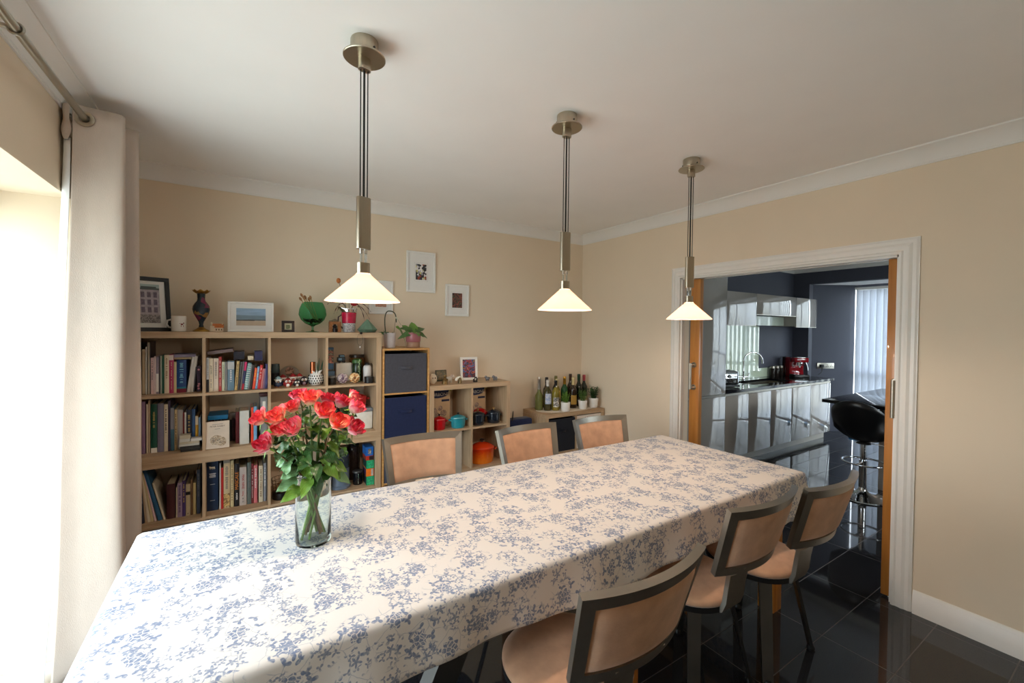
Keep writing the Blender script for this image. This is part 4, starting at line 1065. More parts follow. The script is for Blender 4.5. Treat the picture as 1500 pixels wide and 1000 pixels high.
BOOKS=[
 ('black hardback at the left end of the top left cube', 'black', -0.534, 0.023, 3.31, 1.163, 0.31, 0.2, 0.0, None, 'books in the top left cube'),
 ('black and beige spiral-bound notebook in the top left cube', 'spiralb', -0.508, 0.017, 3.31, 1.163, 0.273, 0.2, 0.0, None, 'books in the top left cube'),
 ('very thin white booklet between two spiral notebooks in the top left cube', 'white', -0.49, 0.005, 3.31, 1.163, 0.285, 0.2, 0.0, None, 'books in the top left cube'),
 ('tallest silver-grey spiral-bound notebook in the top left cube', 'spiralg', -0.483, 0.014, 3.31, 1.163, 0.313, 0.2, 0.0, None, 'books in the top left cube'),
 ('pale pink paperback right of the tall silver spiral notebook', 'palepink', -0.466, 0.015, 3.31, 1.163, 0.219, 0.2, 0.0, 'grey', 'books in the top left cube'),
 ('thin pinkish white paperback left of a lilac-grey paperback', 'pinkwhite', -0.4504, 0.0084, 3.31, 1.163, 0.227, 0.2, 0.0, None, 'books in the top left cube'),
 ('lilac-grey paperback with a white lower spine in the top left cube', 'lilac', -0.441, 0.012, 3.31, 1.163, 0.222, 0.2, 0.0, 'white', 'books in the top left cube'),
 ('thin dark grey book left of the pale sage booklet', 'darkgrey', -0.428, 0.006, 3.31, 1.163, 0.23, 0.2, 0.0, None, 'books in the top left cube'),
 ('thin pale sage green booklet left of the dark green spine', 'sage', -0.421, 0.007, 3.31, 1.163, 0.23, 0.2, 0.0, None, 'books in the top left cube'),
 ('thin dark green book left of the thick cream book', 'green', -0.413, 0.009, 3.31, 1.163, 0.23, 0.2, 0.0, None, 'books in the top left cube'),
 ('thick cream book left of the magenta book', 'cream', -0.402, 0.022, 3.31, 1.163, 0.234, 0.2, 0.0, 'tan', 'books in the top left cube'),
 ('magenta pink book with a pale top of its spine', 'magenta', -0.3794, 0.0214, 3.31, 1.163, 0.235, 0.2, 0.0, 'cream', 'books in the top left cube'),
 ('short yellowish cream book between the magenta and large blue books', 'yellowcream', -0.357, 0.013, 3.31, 1.163, 0.191, 0.2, 0.0, None, 'books in the top left cube'),
 ('large blue book with vertical lettering and dark red foot', 'bigblue', -0.343, 0.047, 3.31, 1.163, 0.202, 0.2, 0.0, 'skyblue', 'books in the top left cube'),
 ('white paperback leaning right against another white one, nearer the big blue book', 'white', -0.294, 0.015, 3.31, 1.163, 0.218, 0.2, 0.128, None, 'books in the top left cube'),
 ('white paperback leaning right, farther from the big blue book', 'white', -0.277, 0.014, 3.31, 1.163, 0.222, 0.2, 0.108, None, 'books in the top left cube'),
 ('thin dark leaning book right of the two leaning white paperbacks', 'darkgrey', -0.262, 0.007, 3.31, 1.163, 0.157, 0.2, 0.07, None, 'books in the top left cube'),
 ('dark purple book with pink dots at the right end of the top left cube', 'purpledot', -0.243, 0.019, 3.31, 1.163, 0.161, 0.2, 0.0, 'pink', 'books in the top left cube'),
 ('white paperback with a pale blue edge and black foot, left end of its cube', 'whiteblue', -0.1919, 0.0129, 3.27, 1.163, 0.214, 0.2, 0.0, 'black', 'books in the second cube of the top row'),
 ('cream paperback with large dark vertical title letters', 'cream', -0.178, 0.02, 3.27, 1.163, 0.209, 0.2, 0.0, 'titleA', 'books in the second cube of the top row'),
 ('wide cream book left of the red paperback', 'creamw', -0.156, 0.026, 3.27, 1.163, 0.209, 0.2, 0.0, 'grey', 'books in the second cube of the top row'),
 ('brick red paperback between two pale books in the top row', 'red', -0.128, 0.014, 3.27, 1.163, 0.217, 0.2, 0.0, 'pinkwhite', 'books in the second cube of the top row'),
 ('pale green and cream paperback right of the red paperback', 'palegreen', -0.112, 0.015, 3.27, 1.163, 0.186, 0.2, 0.0, 'sage', 'books in the second cube of the top row'),
 ('thin grey book left of the wide silver-blue book', 'grey', -0.095, 0.011, 3.27, 1.163, 0.185, 0.2, 0.0, None, 'books in the second cube of the top row'),
 ('wide silver-blue rounded book in the middle of the second top cube', 'silverblue', -0.082, 0.036, 3.27, 1.163, 0.189, 0.2, 0.0, 'white', 'books in the second cube of the top row'),
 ('straw yellow book leaning right beside the silver-blue book', 'straw', -0.045, 0.015, 3.27, 1.163, 0.187, 0.2, 0.069, 'brown', 'books in the second cube of the top row'),
 ('dark striped book leaning right of the straw yellow book', 'darkstripe', -0.028, 0.013, 3.27, 1.163, 0.182, 0.2, 0.082, 'grey', 'books in the second cube of the top row'),
 ('thin pale grey book leaning beside the dark striped book', 'grey', -0.014, 0.006, 3.27, 1.163, 0.182, 0.2, 0.093, None, 'books in the second cube of the top row'),
 ('navy book with pink top and red foot, leaning right', 'navypink', -0.007, 0.012, 3.27, 1.163, 0.182, 0.2, 0.104, 'pink', 'books in the second cube of the top row'),
 ('wide teal striped book leaning right in the second top cube', 'teal', 0.006, 0.02, 3.27, 1.163, 0.172, 0.2, 0.133, 'white', 'books in the second cube of the top row'),
 ('thin grey leaning book right of the teal striped book', 'grey', 0.027, 0.008, 3.27, 1.163, 0.163, 0.2, 0.116, None, 'books in the second cube of the top row'),
 ('black leaning book right of the teal striped book', 'black', 0.037, 0.014, 3.27, 1.163, 0.158, 0.2, 0.12, None, 'books in the second cube of the top row'),
 ('orange-red book leaning beside the black leaning book', 'orange', 0.053, 0.015, 3.27, 1.163, 0.139, 0.2, 0.107, 'yellow', 'books in the second cube of the top row'),
 ('white and sky blue leaning book between orange and red books', 'skyblue', 0.069, 0.012, 3.27, 1.163, 0.148, 0.2, 0.101, 'white', 'books in the second cube of the top row'),
 ('bright red book leaning right near the end of the cube', 'brightred', 0.082, 0.016, 3.27, 1.163, 0.156, 0.2, 0.109, 'pinkwhite', 'books in the second cube of the top row'),
 ('dusty pink leaning book right of the bright red book', 'dustypink', 0.099, 0.013, 3.27, 1.163, 0.133, 0.2, 0.112, None, 'books in the second cube of the top row'),
 ('mauve leaning book left of the last blue book', 'mauve', 0.113, 0.011, 3.27, 1.163, 0.132, 0.2, 0.068, None, 'books in the second cube of the top row'),
 ('blue and purple book at the right end of the second top cube', 'bluepurple', 0.125, 0.014, 3.27, 1.163, 0.164, 0.2, 0.03, None, 'books in the second cube of the top row'),
 ('dark navy book leaning right at the left end of the second row', 'navy', -0.535, 0.019, 3.31, 0.808, 0.251, 0.2, 0.02, None, 'books in the left cube of the second row'),
 ('tall mauve-grey book beside the leaning navy book', 'mauve', -0.512, 0.02, 3.31, 0.808, 0.314, 0.2, 0.0, None, 'books in the left cube of the second row'),
 ('thin cream booklet, shorter of two left of the dark green book', 'cream', -0.487, 0.007, 3.31, 0.808, 0.296, 0.2, 0.0, None, 'books in the left cube of the second row'),
 ('taller thin beige booklet directly left of the dark green book', 'tan', -0.478, 0.008, 3.31, 0.808, 0.32, 0.2, 0.0, None, 'books in the left cube of the second row'),
 ('dark green hardback with gold lettering and a white label at its foot', 'greengold', -0.466, 0.029, 3.31, 0.808, 0.294, 0.2, 0.0, 'gold', 'books in the left cube of the second row'),
 ('thick lilac-grey glossy book right of the dark green hardback', 'lilacg', -0.435, 0.029, 3.31, 0.808, 0.295, 0.2, 0.0, None, 'books in the left cube of the second row'),
 ('cream book with a dark vertical title on its upper spine, second row', 'cream', -0.404, 0.018, 3.31, 0.808, 0.289, 0.2, 0.0, 'black', 'books in the left cube of the second row'),
 ('tall dark purple book right of the cream titled book', 'darkpurple', -0.385, 0.011, 3.31, 0.808, 0.308, 0.2, 0.0, None, 'books in the left cube of the second row'),
 ('teal-footed grey book in the second row', 'tealgrey', -0.373, 0.017, 3.31, 0.808, 0.265, 0.2, 0.0, None, 'books in the left cube of the second row'),
 ('narrow cream patterned paperback left of the speckled grey book', 'creamp', -0.354, 0.013, 3.31, 0.808, 0.251, 0.2, 0.0, 'brown', 'books in the left cube of the second row'),
 ('speckled pale grey book standing behind the lying pads', 'speckle', -0.339, 0.025, 3.31, 0.808, 0.249, 0.2, 0.0, None, 'books in the left cube of the second row'),
 ('thin dark red book behind the pile of lying pads', 'darkred', -0.313, 0.007, 3.31, 0.808, 0.23, 0.2, 0.0, None, 'books in the left cube of the second row'),
 ('thin white booklet behind the pile of lying pads', 'white', -0.305, 0.008, 3.31, 0.808, 0.23, 0.2, 0.0, None, 'books in the left cube of the second row'),
 ('black and blue book with gold marks behind the pads', 'blackblue', -0.295, 0.025, 3.31, 0.808, 0.245, 0.2, 0.0, 'gold', 'books in the left cube of the second row'),
 ('mid blue book left of the yellow spine', 'blue', -0.268, 0.016, 3.31, 0.808, 0.247, 0.2, 0.0, None, 'books in the left cube of the second row'),
 ('mustard yellow spine in the second row', 'mustard', -0.251, 0.015, 3.31, 0.808, 0.203, 0.2, 0.0, 'cream', 'books in the left cube of the second row'),
 ('short pale blue book at the right end of the left second-row cube', 'paleblue', -0.235, 0.011, 3.31, 0.808, 0.192, 0.2, 0.0, None, 'books in the left cube of the second row'),
 ('black book with a pale printed spine leaning at the far left of the third row', 'blackprint', -0.531, 0.018, 3.3, 0.393, 0.311, 0.2, -0.013, 'cream', 'books in the left cube of the third row'),
 ('dark navy book with white lettering leaning left in the third row', 'navy', -0.511, 0.015, 3.3, 0.393, 0.305, 0.2, -0.036, 'white', 'books in the left cube of the third row'),
 ('tan magazine leaning left, first of four beside the navy book', 'tan', -0.492, 0.01, 3.3, 0.393, 0.325, 0.2, -0.074, None, 'books in the left cube of the third row'),
 ('cream magazine leaning left, second of four beside the navy book', 'cream', -0.48, 0.013, 3.3, 0.393, 0.316, 0.2, -0.117, None, 'books in the left cube of the third row'),
 ('beige magazine leaning left, third of four beside the navy book', 'yellowcream', -0.466, 0.014, 3.3, 0.393, 0.303, 0.2, -0.141, None, 'books in the left cube of the third row'),
 ('pale tan magazine leaning left against the blue folder', 'palepink', -0.449, 0.01, 3.3, 0.393, 0.293, 0.2, -0.179, None, 'books in the left cube of the third row'),
 ('blue folder leaning left across the third-row left cube', 'bluefolder', -0.431, 0.02, 3.3, 0.393, 0.322, 0.2, -0.232, None, 'books in the left cube of the third row'),
 ('cream sheet folder leaning left behind the dark brown album', 'cream', -0.406, 0.009, 3.3, 0.393, 0.233, 0.2, -0.228, None, 'books in the left cube of the third row'),
 ('dark brown leather album standing in the third row', 'brownalbum', -0.391, 0.04, 3.3, 0.393, 0.213, 0.2, 0.0, None, 'books in the left cube of the third row'),
 ('thin cream booklet left of the lilac book', 'cream', -0.346, 0.005, 3.3, 0.393, 0.186, 0.2, 0.0, None, 'books in the left cube of the third row'),
 ('lilac book beside a purple spine in the third row', 'lilacs', -0.339, 0.022, 3.3, 0.393, 0.213, 0.2, 0.0, 'purple', 'books in the left cube of the third row'),
 ('deep purple spine right of the lilac book', 'purple', -0.316, 0.016, 3.3, 0.393, 0.222, 0.2, 0.0, 'gold', 'books in the left cube of the third row'),
 ('cream book with a dark band on its spine, right of the purple spine', 'creamband', -0.298, 0.022, 3.3, 0.393, 0.197, 0.2, 0.0, 'black', 'books in the left cube of the third row'),
 ('thin brown book right of the banded cream book', 'brown', -0.274, 0.01, 3.3, 0.393, 0.223, 0.2, 0.0, None, 'books in the left cube of the third row'),
 ('thin straw coloured book left of the dark slate book', 'straw', -0.262, 0.014, 3.3, 0.393, 0.199, 0.2, 0.0, None, 'books in the left cube of the third row'),
 ('tall dark slate book with grey lettering at the end of the cube', 'slate', -0.243, 0.017, 3.3, 0.393, 0.278, 0.2, 0.0, 'grey', 'books in the left cube of the third row'),
 ('big navy album with silver emblem and lettering on its spine', 'navyalbum', -0.1919, 0.0589, 3.31, 0.393, 0.325, 0.2, 0.0, 'emblem', 'books in the second cube of the third row'),
 ('thin white booklet right of the big navy album', 'white', -0.126, 0.007, 3.31, 0.393, 0.3, 0.2, 0.0, None, 'books in the second cube of the third row'),
 ('thin bright red book right of the big navy album', 'redb', -0.118, 0.013, 3.31, 0.393, 0.267, 0.2, 0.0, None, 'books in the second cube of the third row'),
 ('thick cream book with an orange patterned foot in the third row', 'creamorange', -0.104, 0.034, 3.31, 0.393, 0.317, 0.2, 0.0, 'grey', 'books in the second cube of the third row'),
 ('cream-yellow spine left of the black and orange book', 'yellowcream', -0.067, 0.018, 3.31, 0.393, 0.308, 0.2, 0.0, 'tan', 'books in the second cube of the third row'),
 ('black book with large orange vertical lettering', 'black', -0.044, 0.025, 3.31, 0.393, 0.281, 0.2, 0.0, 'titleB', 'books in the second cube of the third row'),
 ('wide pale grey book with red lettering on its spine', 'palegrey', -0.017, 0.039, 3.31, 0.393, 0.253, 0.2, 0.0, 'redtxt', 'books in the second cube of the third row'),
 ('dark grey-green spine right of the pale grey book', 'greygreen', 0.026, 0.022, 3.31, 0.393, 0.279, 0.2, 0.0, 'grey', 'books in the second cube of the third row'),
 ('narrow dark red spine beside the pink spine', 'darkred', 0.05, 0.011, 3.31, 0.393, 0.267, 0.2, 0.0, 'pinkwhite', 'books in the second cube of the third row'),
 ('pink spine with pale letters right of the dark red spine', 'rosepink', 0.063, 0.021, 3.31, 0.393, 0.255, 0.2, 0.0, 'white', 'books in the second cube of the third row'),
 ('short cream book right of the pink spine', 'cream', 0.092, 0.024, 3.31, 0.393, 0.245, 0.2, 0.0, 'tan', 'books in the second cube of the third row'),
 ('tall grey spine at the right end of the third-row second cube', 'greyspine', 0.12, 0.016, 3.31, 0.393, 0.26, 0.2, 0.0, 'white', 'books in the second cube of the third row'),
]
for i, r in enumerate(BOOKS): book(r, i)

def flat_book(label, k, x0, x1, y0, z0, h, dep, rz=0., tilt=0., cat='book', name='book'):
    """a book lying flat: spine to the front"""
    t = thing(name, label, cat, (x0, y0, z0), rot=(0, tilt, rz)); w = x1 - x0; th = min(.002, h * .2); b = bm_new()
    box(b, 0, w, 0, dep, 0, th); box(b, 0, w, 0, dep, h - th, h); box(b, 0, w, 0, .002, th, h - th); part('cover', b, cover_mat(k), t)
    b = bm_new(); box(b, .003, w - .003, .0025, dep - .003, th * 1.02, h - th * 1.02); part('pages', b, PAGES, t, smooth=False)
    return t
BC.update({'folderlilac': (150, 146, 178), 'duskgrey': (112, 98, 100), 'navydark': (26, 30, 52), 'padbeige': (196, 186, 164), 'padwhite': (206, 206, 200), 'turq': (20, 112, 164), 'greyhead': (120, 108, 100)})
flat_book('olive-cream thin book lying under the lilac one, on top of upright books', 'yellowcream', -.372, -.272, 3.345, Z1 + .2045, .011, .17)
flat_book('lilac-grey book lying on top of the upright books in the top left cube', 'folderlilac', -.370, -.250, 3.335, Z1 + .217, .018, .17)
flat_book('dusky grey folder lying tilted on the books of the second cube', 'duskgrey', -.188, -.050, 3.30, Z1 + .231, .020, .22, 0, -.13, 'folder', 'folder')
flat_book('thick navy book lying on the books below the dusky grey folder', 'navydark', -.050, .010, 3.33, Z1 + .196, .05, .2)
flat_book('small beige box-like book lying on the leaning books of the second cube', 'cream', .028, .060, 3.30, Z1 + .192, .026, .15)
flat_book('navy and red block standing on the leaning books at the cube right side', 'navypink', .066, .112, 3.31, Z1 + .186, .062, .12)
PX0 = -.322
for lab, k, x0, x1, z, h in [('lowest black pad of the lying pile in the second row', 'black', -.318, -.224, .0005, .016), ('upper black pad of the lying pile in the second row', 'black', -.322, -.222, .0172, .016),
    ('off-white pad lying directly on the black pads', 'padwhite', -.325, -.226, .0340, .012), ('beige pad lying third from the bottom of the pads', 'padbeige', -.324, -.226, .0468, .013),
    ('short white note block on the left of the lying pile', 'padwhite', -.323, -.272, .0606, .018), ('white note block on the right of the lying pile', 'white', -.268, -.214, .0606, .016), ('short beige note block topmost left on the lying pile', 'padbeige', -.322, -.270, .0794, .022)]:
    flat_book(lab, k, x0, x1, 3.245, Z2 + z, h, .05 if 'short' in lab or 'block' in lab else .062, cat='notepad', name='notepad')

# children's picture book shown cover-on, and the things beside it
t = thing('picture_book', 'cream square picture book displayed cover forward in the second row', 'book', (-.1335, 3.234, Z2 + .0005), rot=(-.06, 0, 0))
b = bm_new(); box(b, -.062, .062, .0, .002, 0, .168); box(b, -.062, .062, .013, .015, 0, .168); box(b, -.062, -.060, .002, .013, 0, .168); part('cover', b, cover_mat('creamw'), t)
b = bm_new(); box(b, -.0595, .060, .0022, .0128, .002, .166); part('pages', b, PAGES, t, smooth=False)
b = bm_new()
for k in range(9):
    a0 = 2 * PI * k / 9; rr = .018 + .007 * math.sin(5 * k); lathe(b, [(rr, 0), (0, .0005)], 14, mat=T((.006 + .022 * math.cos(a0) * (1 + .2 * (k % 2)), -.0004, .048 + .016 * math.sin(a0))) @ RX(PI / 2))
part('cover_vignette', b, picture_mat('brown_vignette_print', [(206, 188, 160), (140, 112, 88), (212, 196, 170), (120, 110, 104), (190, 150, 110)], 70), t)
text_part('cover_title', 'PETER RABBIT', .0125, ink('brown'), t, (0, -.0004, .138), (PI / 2, 0, 0), .0003)
b = bm_new(); box(b, -.028, .028, -.0004, .0002, .150, .152); box(b, -.014, .014, -.0004, .0002, .121, .123); part('cover_lines', b, ink('grey'), t, smooth=False)
flat_book('turquoise blue book lying on the row behind the square picture book', 'turq', -.188, -.082, 3.33, Z2 + .165, .026, .19)
for k, (lab, kk, x0, w, hh, y) in enumerate([('dark brown book behind the picture book, leftmost of three', 'brownalbum', -.186, .032, .164, 3.36), ('black book behind the picture book, middle of three', 'black', -.152, .032, .162, 3.36), ('dark book right behind the picture book with its spine in shadow', 'blackprint', -.118, .034, .164, 3.36),
   ('black book standing just right of the picture book', 'black', -.080, .020, .142, 3.40), ('dark maroon narrow book beside the reddish brown book', 'brownalbum', -.058, .016, .15, 3.40),
   ('reddish brown hardback beside the thick old cream book', 'darkred', -.039, .020, .205, 3.32), ('thick old cream-grey book in the second row, second cube', 'padwhite', -.0165, .052, .218, 3.27),
   ('orange and blue narrow book beside the thick old cream book', 'orange', .0465, .014, .235, 3.27), ('bright blue book right of the orange and blue narrow one', 'skyblue', .0615, .018, .24, 3.27)]):
    book((lab, kk, x0, w, y, Z2, hh, .18, 0, None, 'books in the second cube of the second row'), 200 + k)
b = bm_new(); box(b, 0, .045, 0, .02, 0, .045, bev=.004); solo('keepsake_block', b, cover_mat('greyhead'), 'small grey-brown block lying on the dark books beside the picture book', 'ornament', (-.078, 3.405, Z2 + .1425))
t = thing('box_file', 'tall grey box file at the right end of the second cube, second row', 'box file', (.100, 3.275, Z2))
b = bm_new(); box(b, 0, .041, 0, .24, 0, .300, bev=.002, seg=1); part('body', b, cover_mat('grey'), t)
b = bm_new(); box(b, .012, .029, -.0012, .0004, .17, .27); part('label_card', b, WHITEP, t, smooth=False)
b = bm_new(); box(b, 0, .047, 0, .2, 0, .024, bev=.003); solo('dark_box', b, cover_mat('brownalbum'), 'flat dark brown box on top of the grey box file', 'box', (.094, 3.29, Z2 + .3005))

# ------------------------------------------------------------------ on top of the bookcase
def framed(name, label, w, h, fw, fm, mount, art, loc, rz=0., lean=0., fd=.02, mw=.0, aw=0., ah=0., ax=0., az=0., easel=None, cat='picture frame', group=None):
    """frame with rails, mount board and picture; bottom edge at the origin"""
    t = thing(name, label, cat, loc, rot=(-lean, 0, rz), group=group)
    b = bm_new()
    box(b, -w / 2, w / 2, 0, fd, 0, fw, bev=.0015, seg=1); box(b, -w / 2, w / 2, 0, fd, h - fw, h, bev=.0015, seg=1)
    box(b, -w / 2, -w / 2 + fw, 0, fd, fw, h - fw, bev=.0015, seg=1); box(b, w / 2 - fw, w / 2, 0, fd, fw, h - fw, bev=.0015, seg=1)
    part('frame', b, fm, t)
    b = bm_new(); box(b, -w / 2 + fw, w / 2 - fw, fd * .5, fd - .002, fw, h - fw); part('mount', b, mount, t, smooth=False)
    b = bm_new(); box(b, ax - aw / 2, ax + aw / 2, fd * .5 - .0012, fd * .5 + .0006, h / 2 + az - ah / 2, h / 2 + az + ah / 2); a = part('picture', b, art, t, smooth=False)
    return t, a
MOUNT = M('white_mount_board', (232, 230, 226), .7, var=.01)
st, a = framed('framed_picture', 'black-framed street drawing leaning at the window end of the bookcase top', .275, .345, .024, BLACKM, MOUNT, M('pale_sky_paper', (168, 186, 186), .6, var=.08, nscale=12), (-.508, 3.400, ZT), .38, .17, aw=.172, ah=.246, az=.004)
# the drawing: facades, roofs and windows as thin paper layers of the print
z0 = .345 / 2 + .004 - .123
SK = 1.14
def layer(rects, y, m, nm):
    b = bm_new()
    for x0, x1, za, zb in rects: box(b, x0 * SK, x1 * SK, .01 - y - .0003, .01 - y, z0 + za * SK, z0 + zb * SK)
    part(nm, b, m, a.parent, smooth=False)
layer([(-.072, -.012, .05, .14), (-.058, -.034, .14, .16)], .0014, M('print_brick', (158, 112, 88), .6, var=.25, nscale=60), 'printed_brick_house')
layer([(-.012, .074, .045, .185)], .0016, M('print_mauve', (178, 168, 176), .6, var=.2, nscale=60), 'printed_tall_house')
layer([(-.074, .074, .0, .046)], .0018, picture_mat('print_street', [(110, 104, 104), (170, 162, 160), (90, 84, 90), (140, 130, 120)], 80), 'printed_street')
layer([(-.006 + .027 * c, .010 + .027 * c, .058 + .042 * r, .088 + .042 * r) for c in range(3) for r in range(3)], .0020, M('print_window', (112, 100, 116), .6, var=.3, nscale=90), 'printed_windows')
layer([(-.018, .075, .185, .195), (-.005, .062, .195, .203)], .0020, M('print_roof', (82, 92, 92), .6), 'printed_roof')
# mug
t = thing('mug', 'white mug with a small dark red animal print beside the black frame', 'mug', (-.340, 3.385, ZT))
b = bm_new(); lathe(b, [(0, 0), (.034, 0), (.038, .003), (.039, .094), (.0375, .097), (.0355, .094), (.0345, .008), (0, .006)], 36); part('body', b, WHITEC, t)
b = bm_new(); tube(b, [(-.037, .01, .075), (-.058, .016, .068), (-.062, .017, .045), (-.052, .014, .027), (-.037, .01, .024)], .0055, 10); part('handle', b, WHITEC, t)
b = bm_new()
for dx, dz, ww, hh in ((.0, .045, .014, .010), (.010, .052, .007, .009), (-.004, .034, .003, .011), (.008, .034, .003, .012), (-.010, .050, .006, .003)):
    an = -PI / 2 + .5 + dx / .039
    lathe(b, [(ww / 2, 0), (ww / 2, .0008), (0, .0009)], 10, mat=T((.0388 * math.cos(an), .0388 * math.sin(an), dz)) @ RZ(an) @ RY(PI / 2) @ Matrix.Diagonal((hh / ww, 1, 1, 1)))
part('animal_print', b, M('dark_red_print', (120, 34, 30), .4), t)
# cloisonne vase
t = thing('enamel_vase', 'dark blue enamelled brass vase with frilled golden rim', 'vase', (-.226, 3.39, ZT))
ENAM = picture_mat('blue_enamel_flowers', [(28, 38, 52), (34, 48, 60), (30, 42, 56), (36, 50, 60), (110, 36, 66), (40, 52, 58), (34, 46, 58), (140, 104, 58), (32, 44, 56)], 30, 'cells', .25)
BRASS = M('aged_brass', (170, 128, 62), .32, 1., var=.15, nscale=30)
b = bm_new(); lathe(b, [(.014, .028), (.011, .046), (.014, .062), (.026, .086), (.041, .116), (.047, .142), (.044, .164), (.034, .182), (.023, .196), (.0205, .21), (.0225, .245)], 40); part('body', b, ENAM, t, ang=60)
b = bm_new(); lathe(b, [(0, 0), (.047, 0), (.046, .006), (.032, .014), (.018, .024), (.013, .030), (0, .03)], 40); part('foot', b, BRASS, t, ang=60)
b = bm_new()
def frill(u, v):
    a = 2 * PI * u; r = .022 + .025 * v; return (r * math.cos(a), r * math.sin(a), .244 + .020 * v ** 1.5 + .005 * v * math.cos(8 * a))
sheet(b, frill, 64, 5); bmesh.ops.remove_doubles(b, verts=b.verts, dist=1e-5); part('frilled_rim', b, BRASS, t, ang=70, solid=.0015)
# cottage ornament
t = thing('cottage_ornament', 'tiny model cottage with orange roof in front of the wall', 'ornament', (-.143, 3.40, ZT))
b = bm_new(); box(b, -.036, .034, -.018, .018, 0, .026, bev=.002); box(b, -.038, -.012, -.022, .010, 0, .036, bev=.004); part('walls', b, M('cottage_render', (226, 210, 184), .7, var=.08), t)
b = bm_new(); prism(b, [(-.022, .026), (.022, .026), (0, .052)], -.024, .037, 'X', mat=None); part('roof', b, M('cottage_roof', (176, 104, 56), .7, var=.2, nscale=60), t)
b = bm_new(); box(b, -.034, -.024, -.006, .006, .034, .060, bev=.001); box(b, .026, .034, -.005, .005, .040, .060, bev=.001); part('chimneys', b, M('cottage_chimney', (222, 204, 176), .7), t)
b = bm_new()
for x in (-.006, .008, .022): box(b, x, x + .007, -.0192, -.0175, .008, .018)
part('windows', b, M('cottage_window', (110, 90, 70), .4), t, smooth=False)
# beach picture
t, a = framed('framed_picture', 'white-framed beach picture leaning in the middle of the bookcase top', .268, .205, .014, WHITEF, MOUNT, M('beach_sky', (150, 178, 206), .5, var=.12, nscale=10, stretch=(1, 1, 6)), (.049, 3.40, ZT), 0, .12, aw=.172, ah=.118)
z0 = .205 / 2 - .059; SK = 1.
layer([(-.086, .086, 0, .034)], .0014, M('beach_sand', (196, 176, 154), .5, var=.08, nscale=30), 'printed_sand')
layer([(-.086, .086, .034, .070)], .0016, M('beach_sea', (122, 144, 160), .5, var=.15, nscale=20, stretch=(1, 1, 12)), 'printed_sea')
layer([(-.086, .02, .032, .040), (-.02, .086, .036, .042)], .0018, M('beach_shore', (88, 92, 92), .5, var=.2), 'printed_shore')
framed('framed_photo', 'tiny dark square photo frame left of the green goblet', .080, .080, .017, M('dark_brown_frame', (56, 46, 44), .4), M('frame_mount', (196, 190, 160), .7), picture_mat('small_green_print', [(190, 186, 150), (90, 100, 60), (200, 194, 160)], 60), (.270, 3.36, ZT), 0, .15, fd=.014, aw=.026, ah=.028, az=-.003)
# goblet
GGLASS = glass_mat('green_glass', (204, 240, 222), 1.2)
t = thing('green_goblet', 'large green glass goblet holding wooden spills and potpourri', 'goblet', (.430, 3.39, ZT))
b = bm_new(); lathe(b, [(0, 0), (.044, 0), (.044, .003), (.012, .007), (.0075, .014), (.0075, .040), (.018, .048), (.05, .062), (.078, .090), (.0925, .125), (.088, .165), (.074, .2), (.066, .216), (.0640, .216), (.072, .199), (.0855, .165), (.0895, .125), (.0755, .092), (.048, .065), (.016, .052), (0, .05)], 56); part('glass_body', b, GGLASS, t, ang=70)
b = bm_new(); rr = random.Random(3)
for k in range(70):
    a = rr.uniform(0, 2 * PI); q = .062 * math.sqrt(rr.random()); zz = .062 + .022 * rr.random() + q * .22
    sphere(b, (q * math.cos(a), q * math.sin(a), zz), rr.uniform(.006, .010), 8, 6, (1, 1, .7))
p = solo('potpourri', b, picture_mat('potpourri_mix', [(60, 26, 22), (96, 44, 34), (34, 18, 18), (80, 60, 40)], 40), 'dark red and brown potpourri heaped inside the green goblet', 'potpourri', (.430, 3.39, ZT)); p['kind'] = 'stuff'
for k, (ax_, ay, tx, tz) in enumerate([(.02, 0, -.088, .275), (.03, .01, -.060, .262), (.01, -.01, -.072, .256), (.035, .0, -.022, .262), (.03, -.02, -.10, .245), (.02, .02, -.03, .25)]):
    b = bm_new(); p0, p1 = Vector((ax_, ay, .080)), Vector((tx * .9, ay - .01, tz)); tube(b, [p0, p1], .0034, 7); lab = ('longest', 'second longest', 'left-middle', 'most upright', 'lowest leaning', 'short upright rear')[k] + ' wooden spill sticking out of the green goblet'
    t = thing('wooden_spill', lab, 'stick', (.430, 3.39, ZT), group='wooden spills in the goblet'); part('stick', b, M('pale_reed', (196, 160, 116), .7, var=.15), t)
    b = bm_new(); dd = (p1 - p0).normalized(); tube(b, [p1 - dd * .028, p1 - dd * .012, p1 + dd * .002], [.004, .009, .004], 8); part('tip', b, M('dried_tip', (158, 116, 76), .8, var=.2), t)
# little wooden house ornament
t = thing('wooden_house_ornament', 'small brown carved wooden arch ornament right of the green goblet', 'ornament', (.578, 3.37, ZT))
b = bm_new(); box(b, -.042, -.018, -.014, .014, 0, .078, bev=.002); box(b, .018, .042, -.014, .014, 0, .078, bev=.002); box(b, -.018, .018, -.014, .014, .058, .078); part('block', b, M('carved_wood', (150, 98, 56), .6, var=.3, nscale=60), t)
b = bm_new(); lathe(b, [(0, 0), (.015, 0), (.017, .02), (.012, .034), (.017, .040), (.010, .054), (.003, .066), (0, .068)], 20); part('bell', b, M('dark_bell', (40, 32, 30), .35, var=.1), t)
b = bm_new(); lathe(b, [(.022, 0), (.026, .006), (.012, .016), (0, .022)], 18, c=(0, 0, .078)); box(b, -.040, -.022, -.010, .010, .078, .086, bev=.002); part('roof', b, M('grey_roof', (120, 110, 90), .6), t)
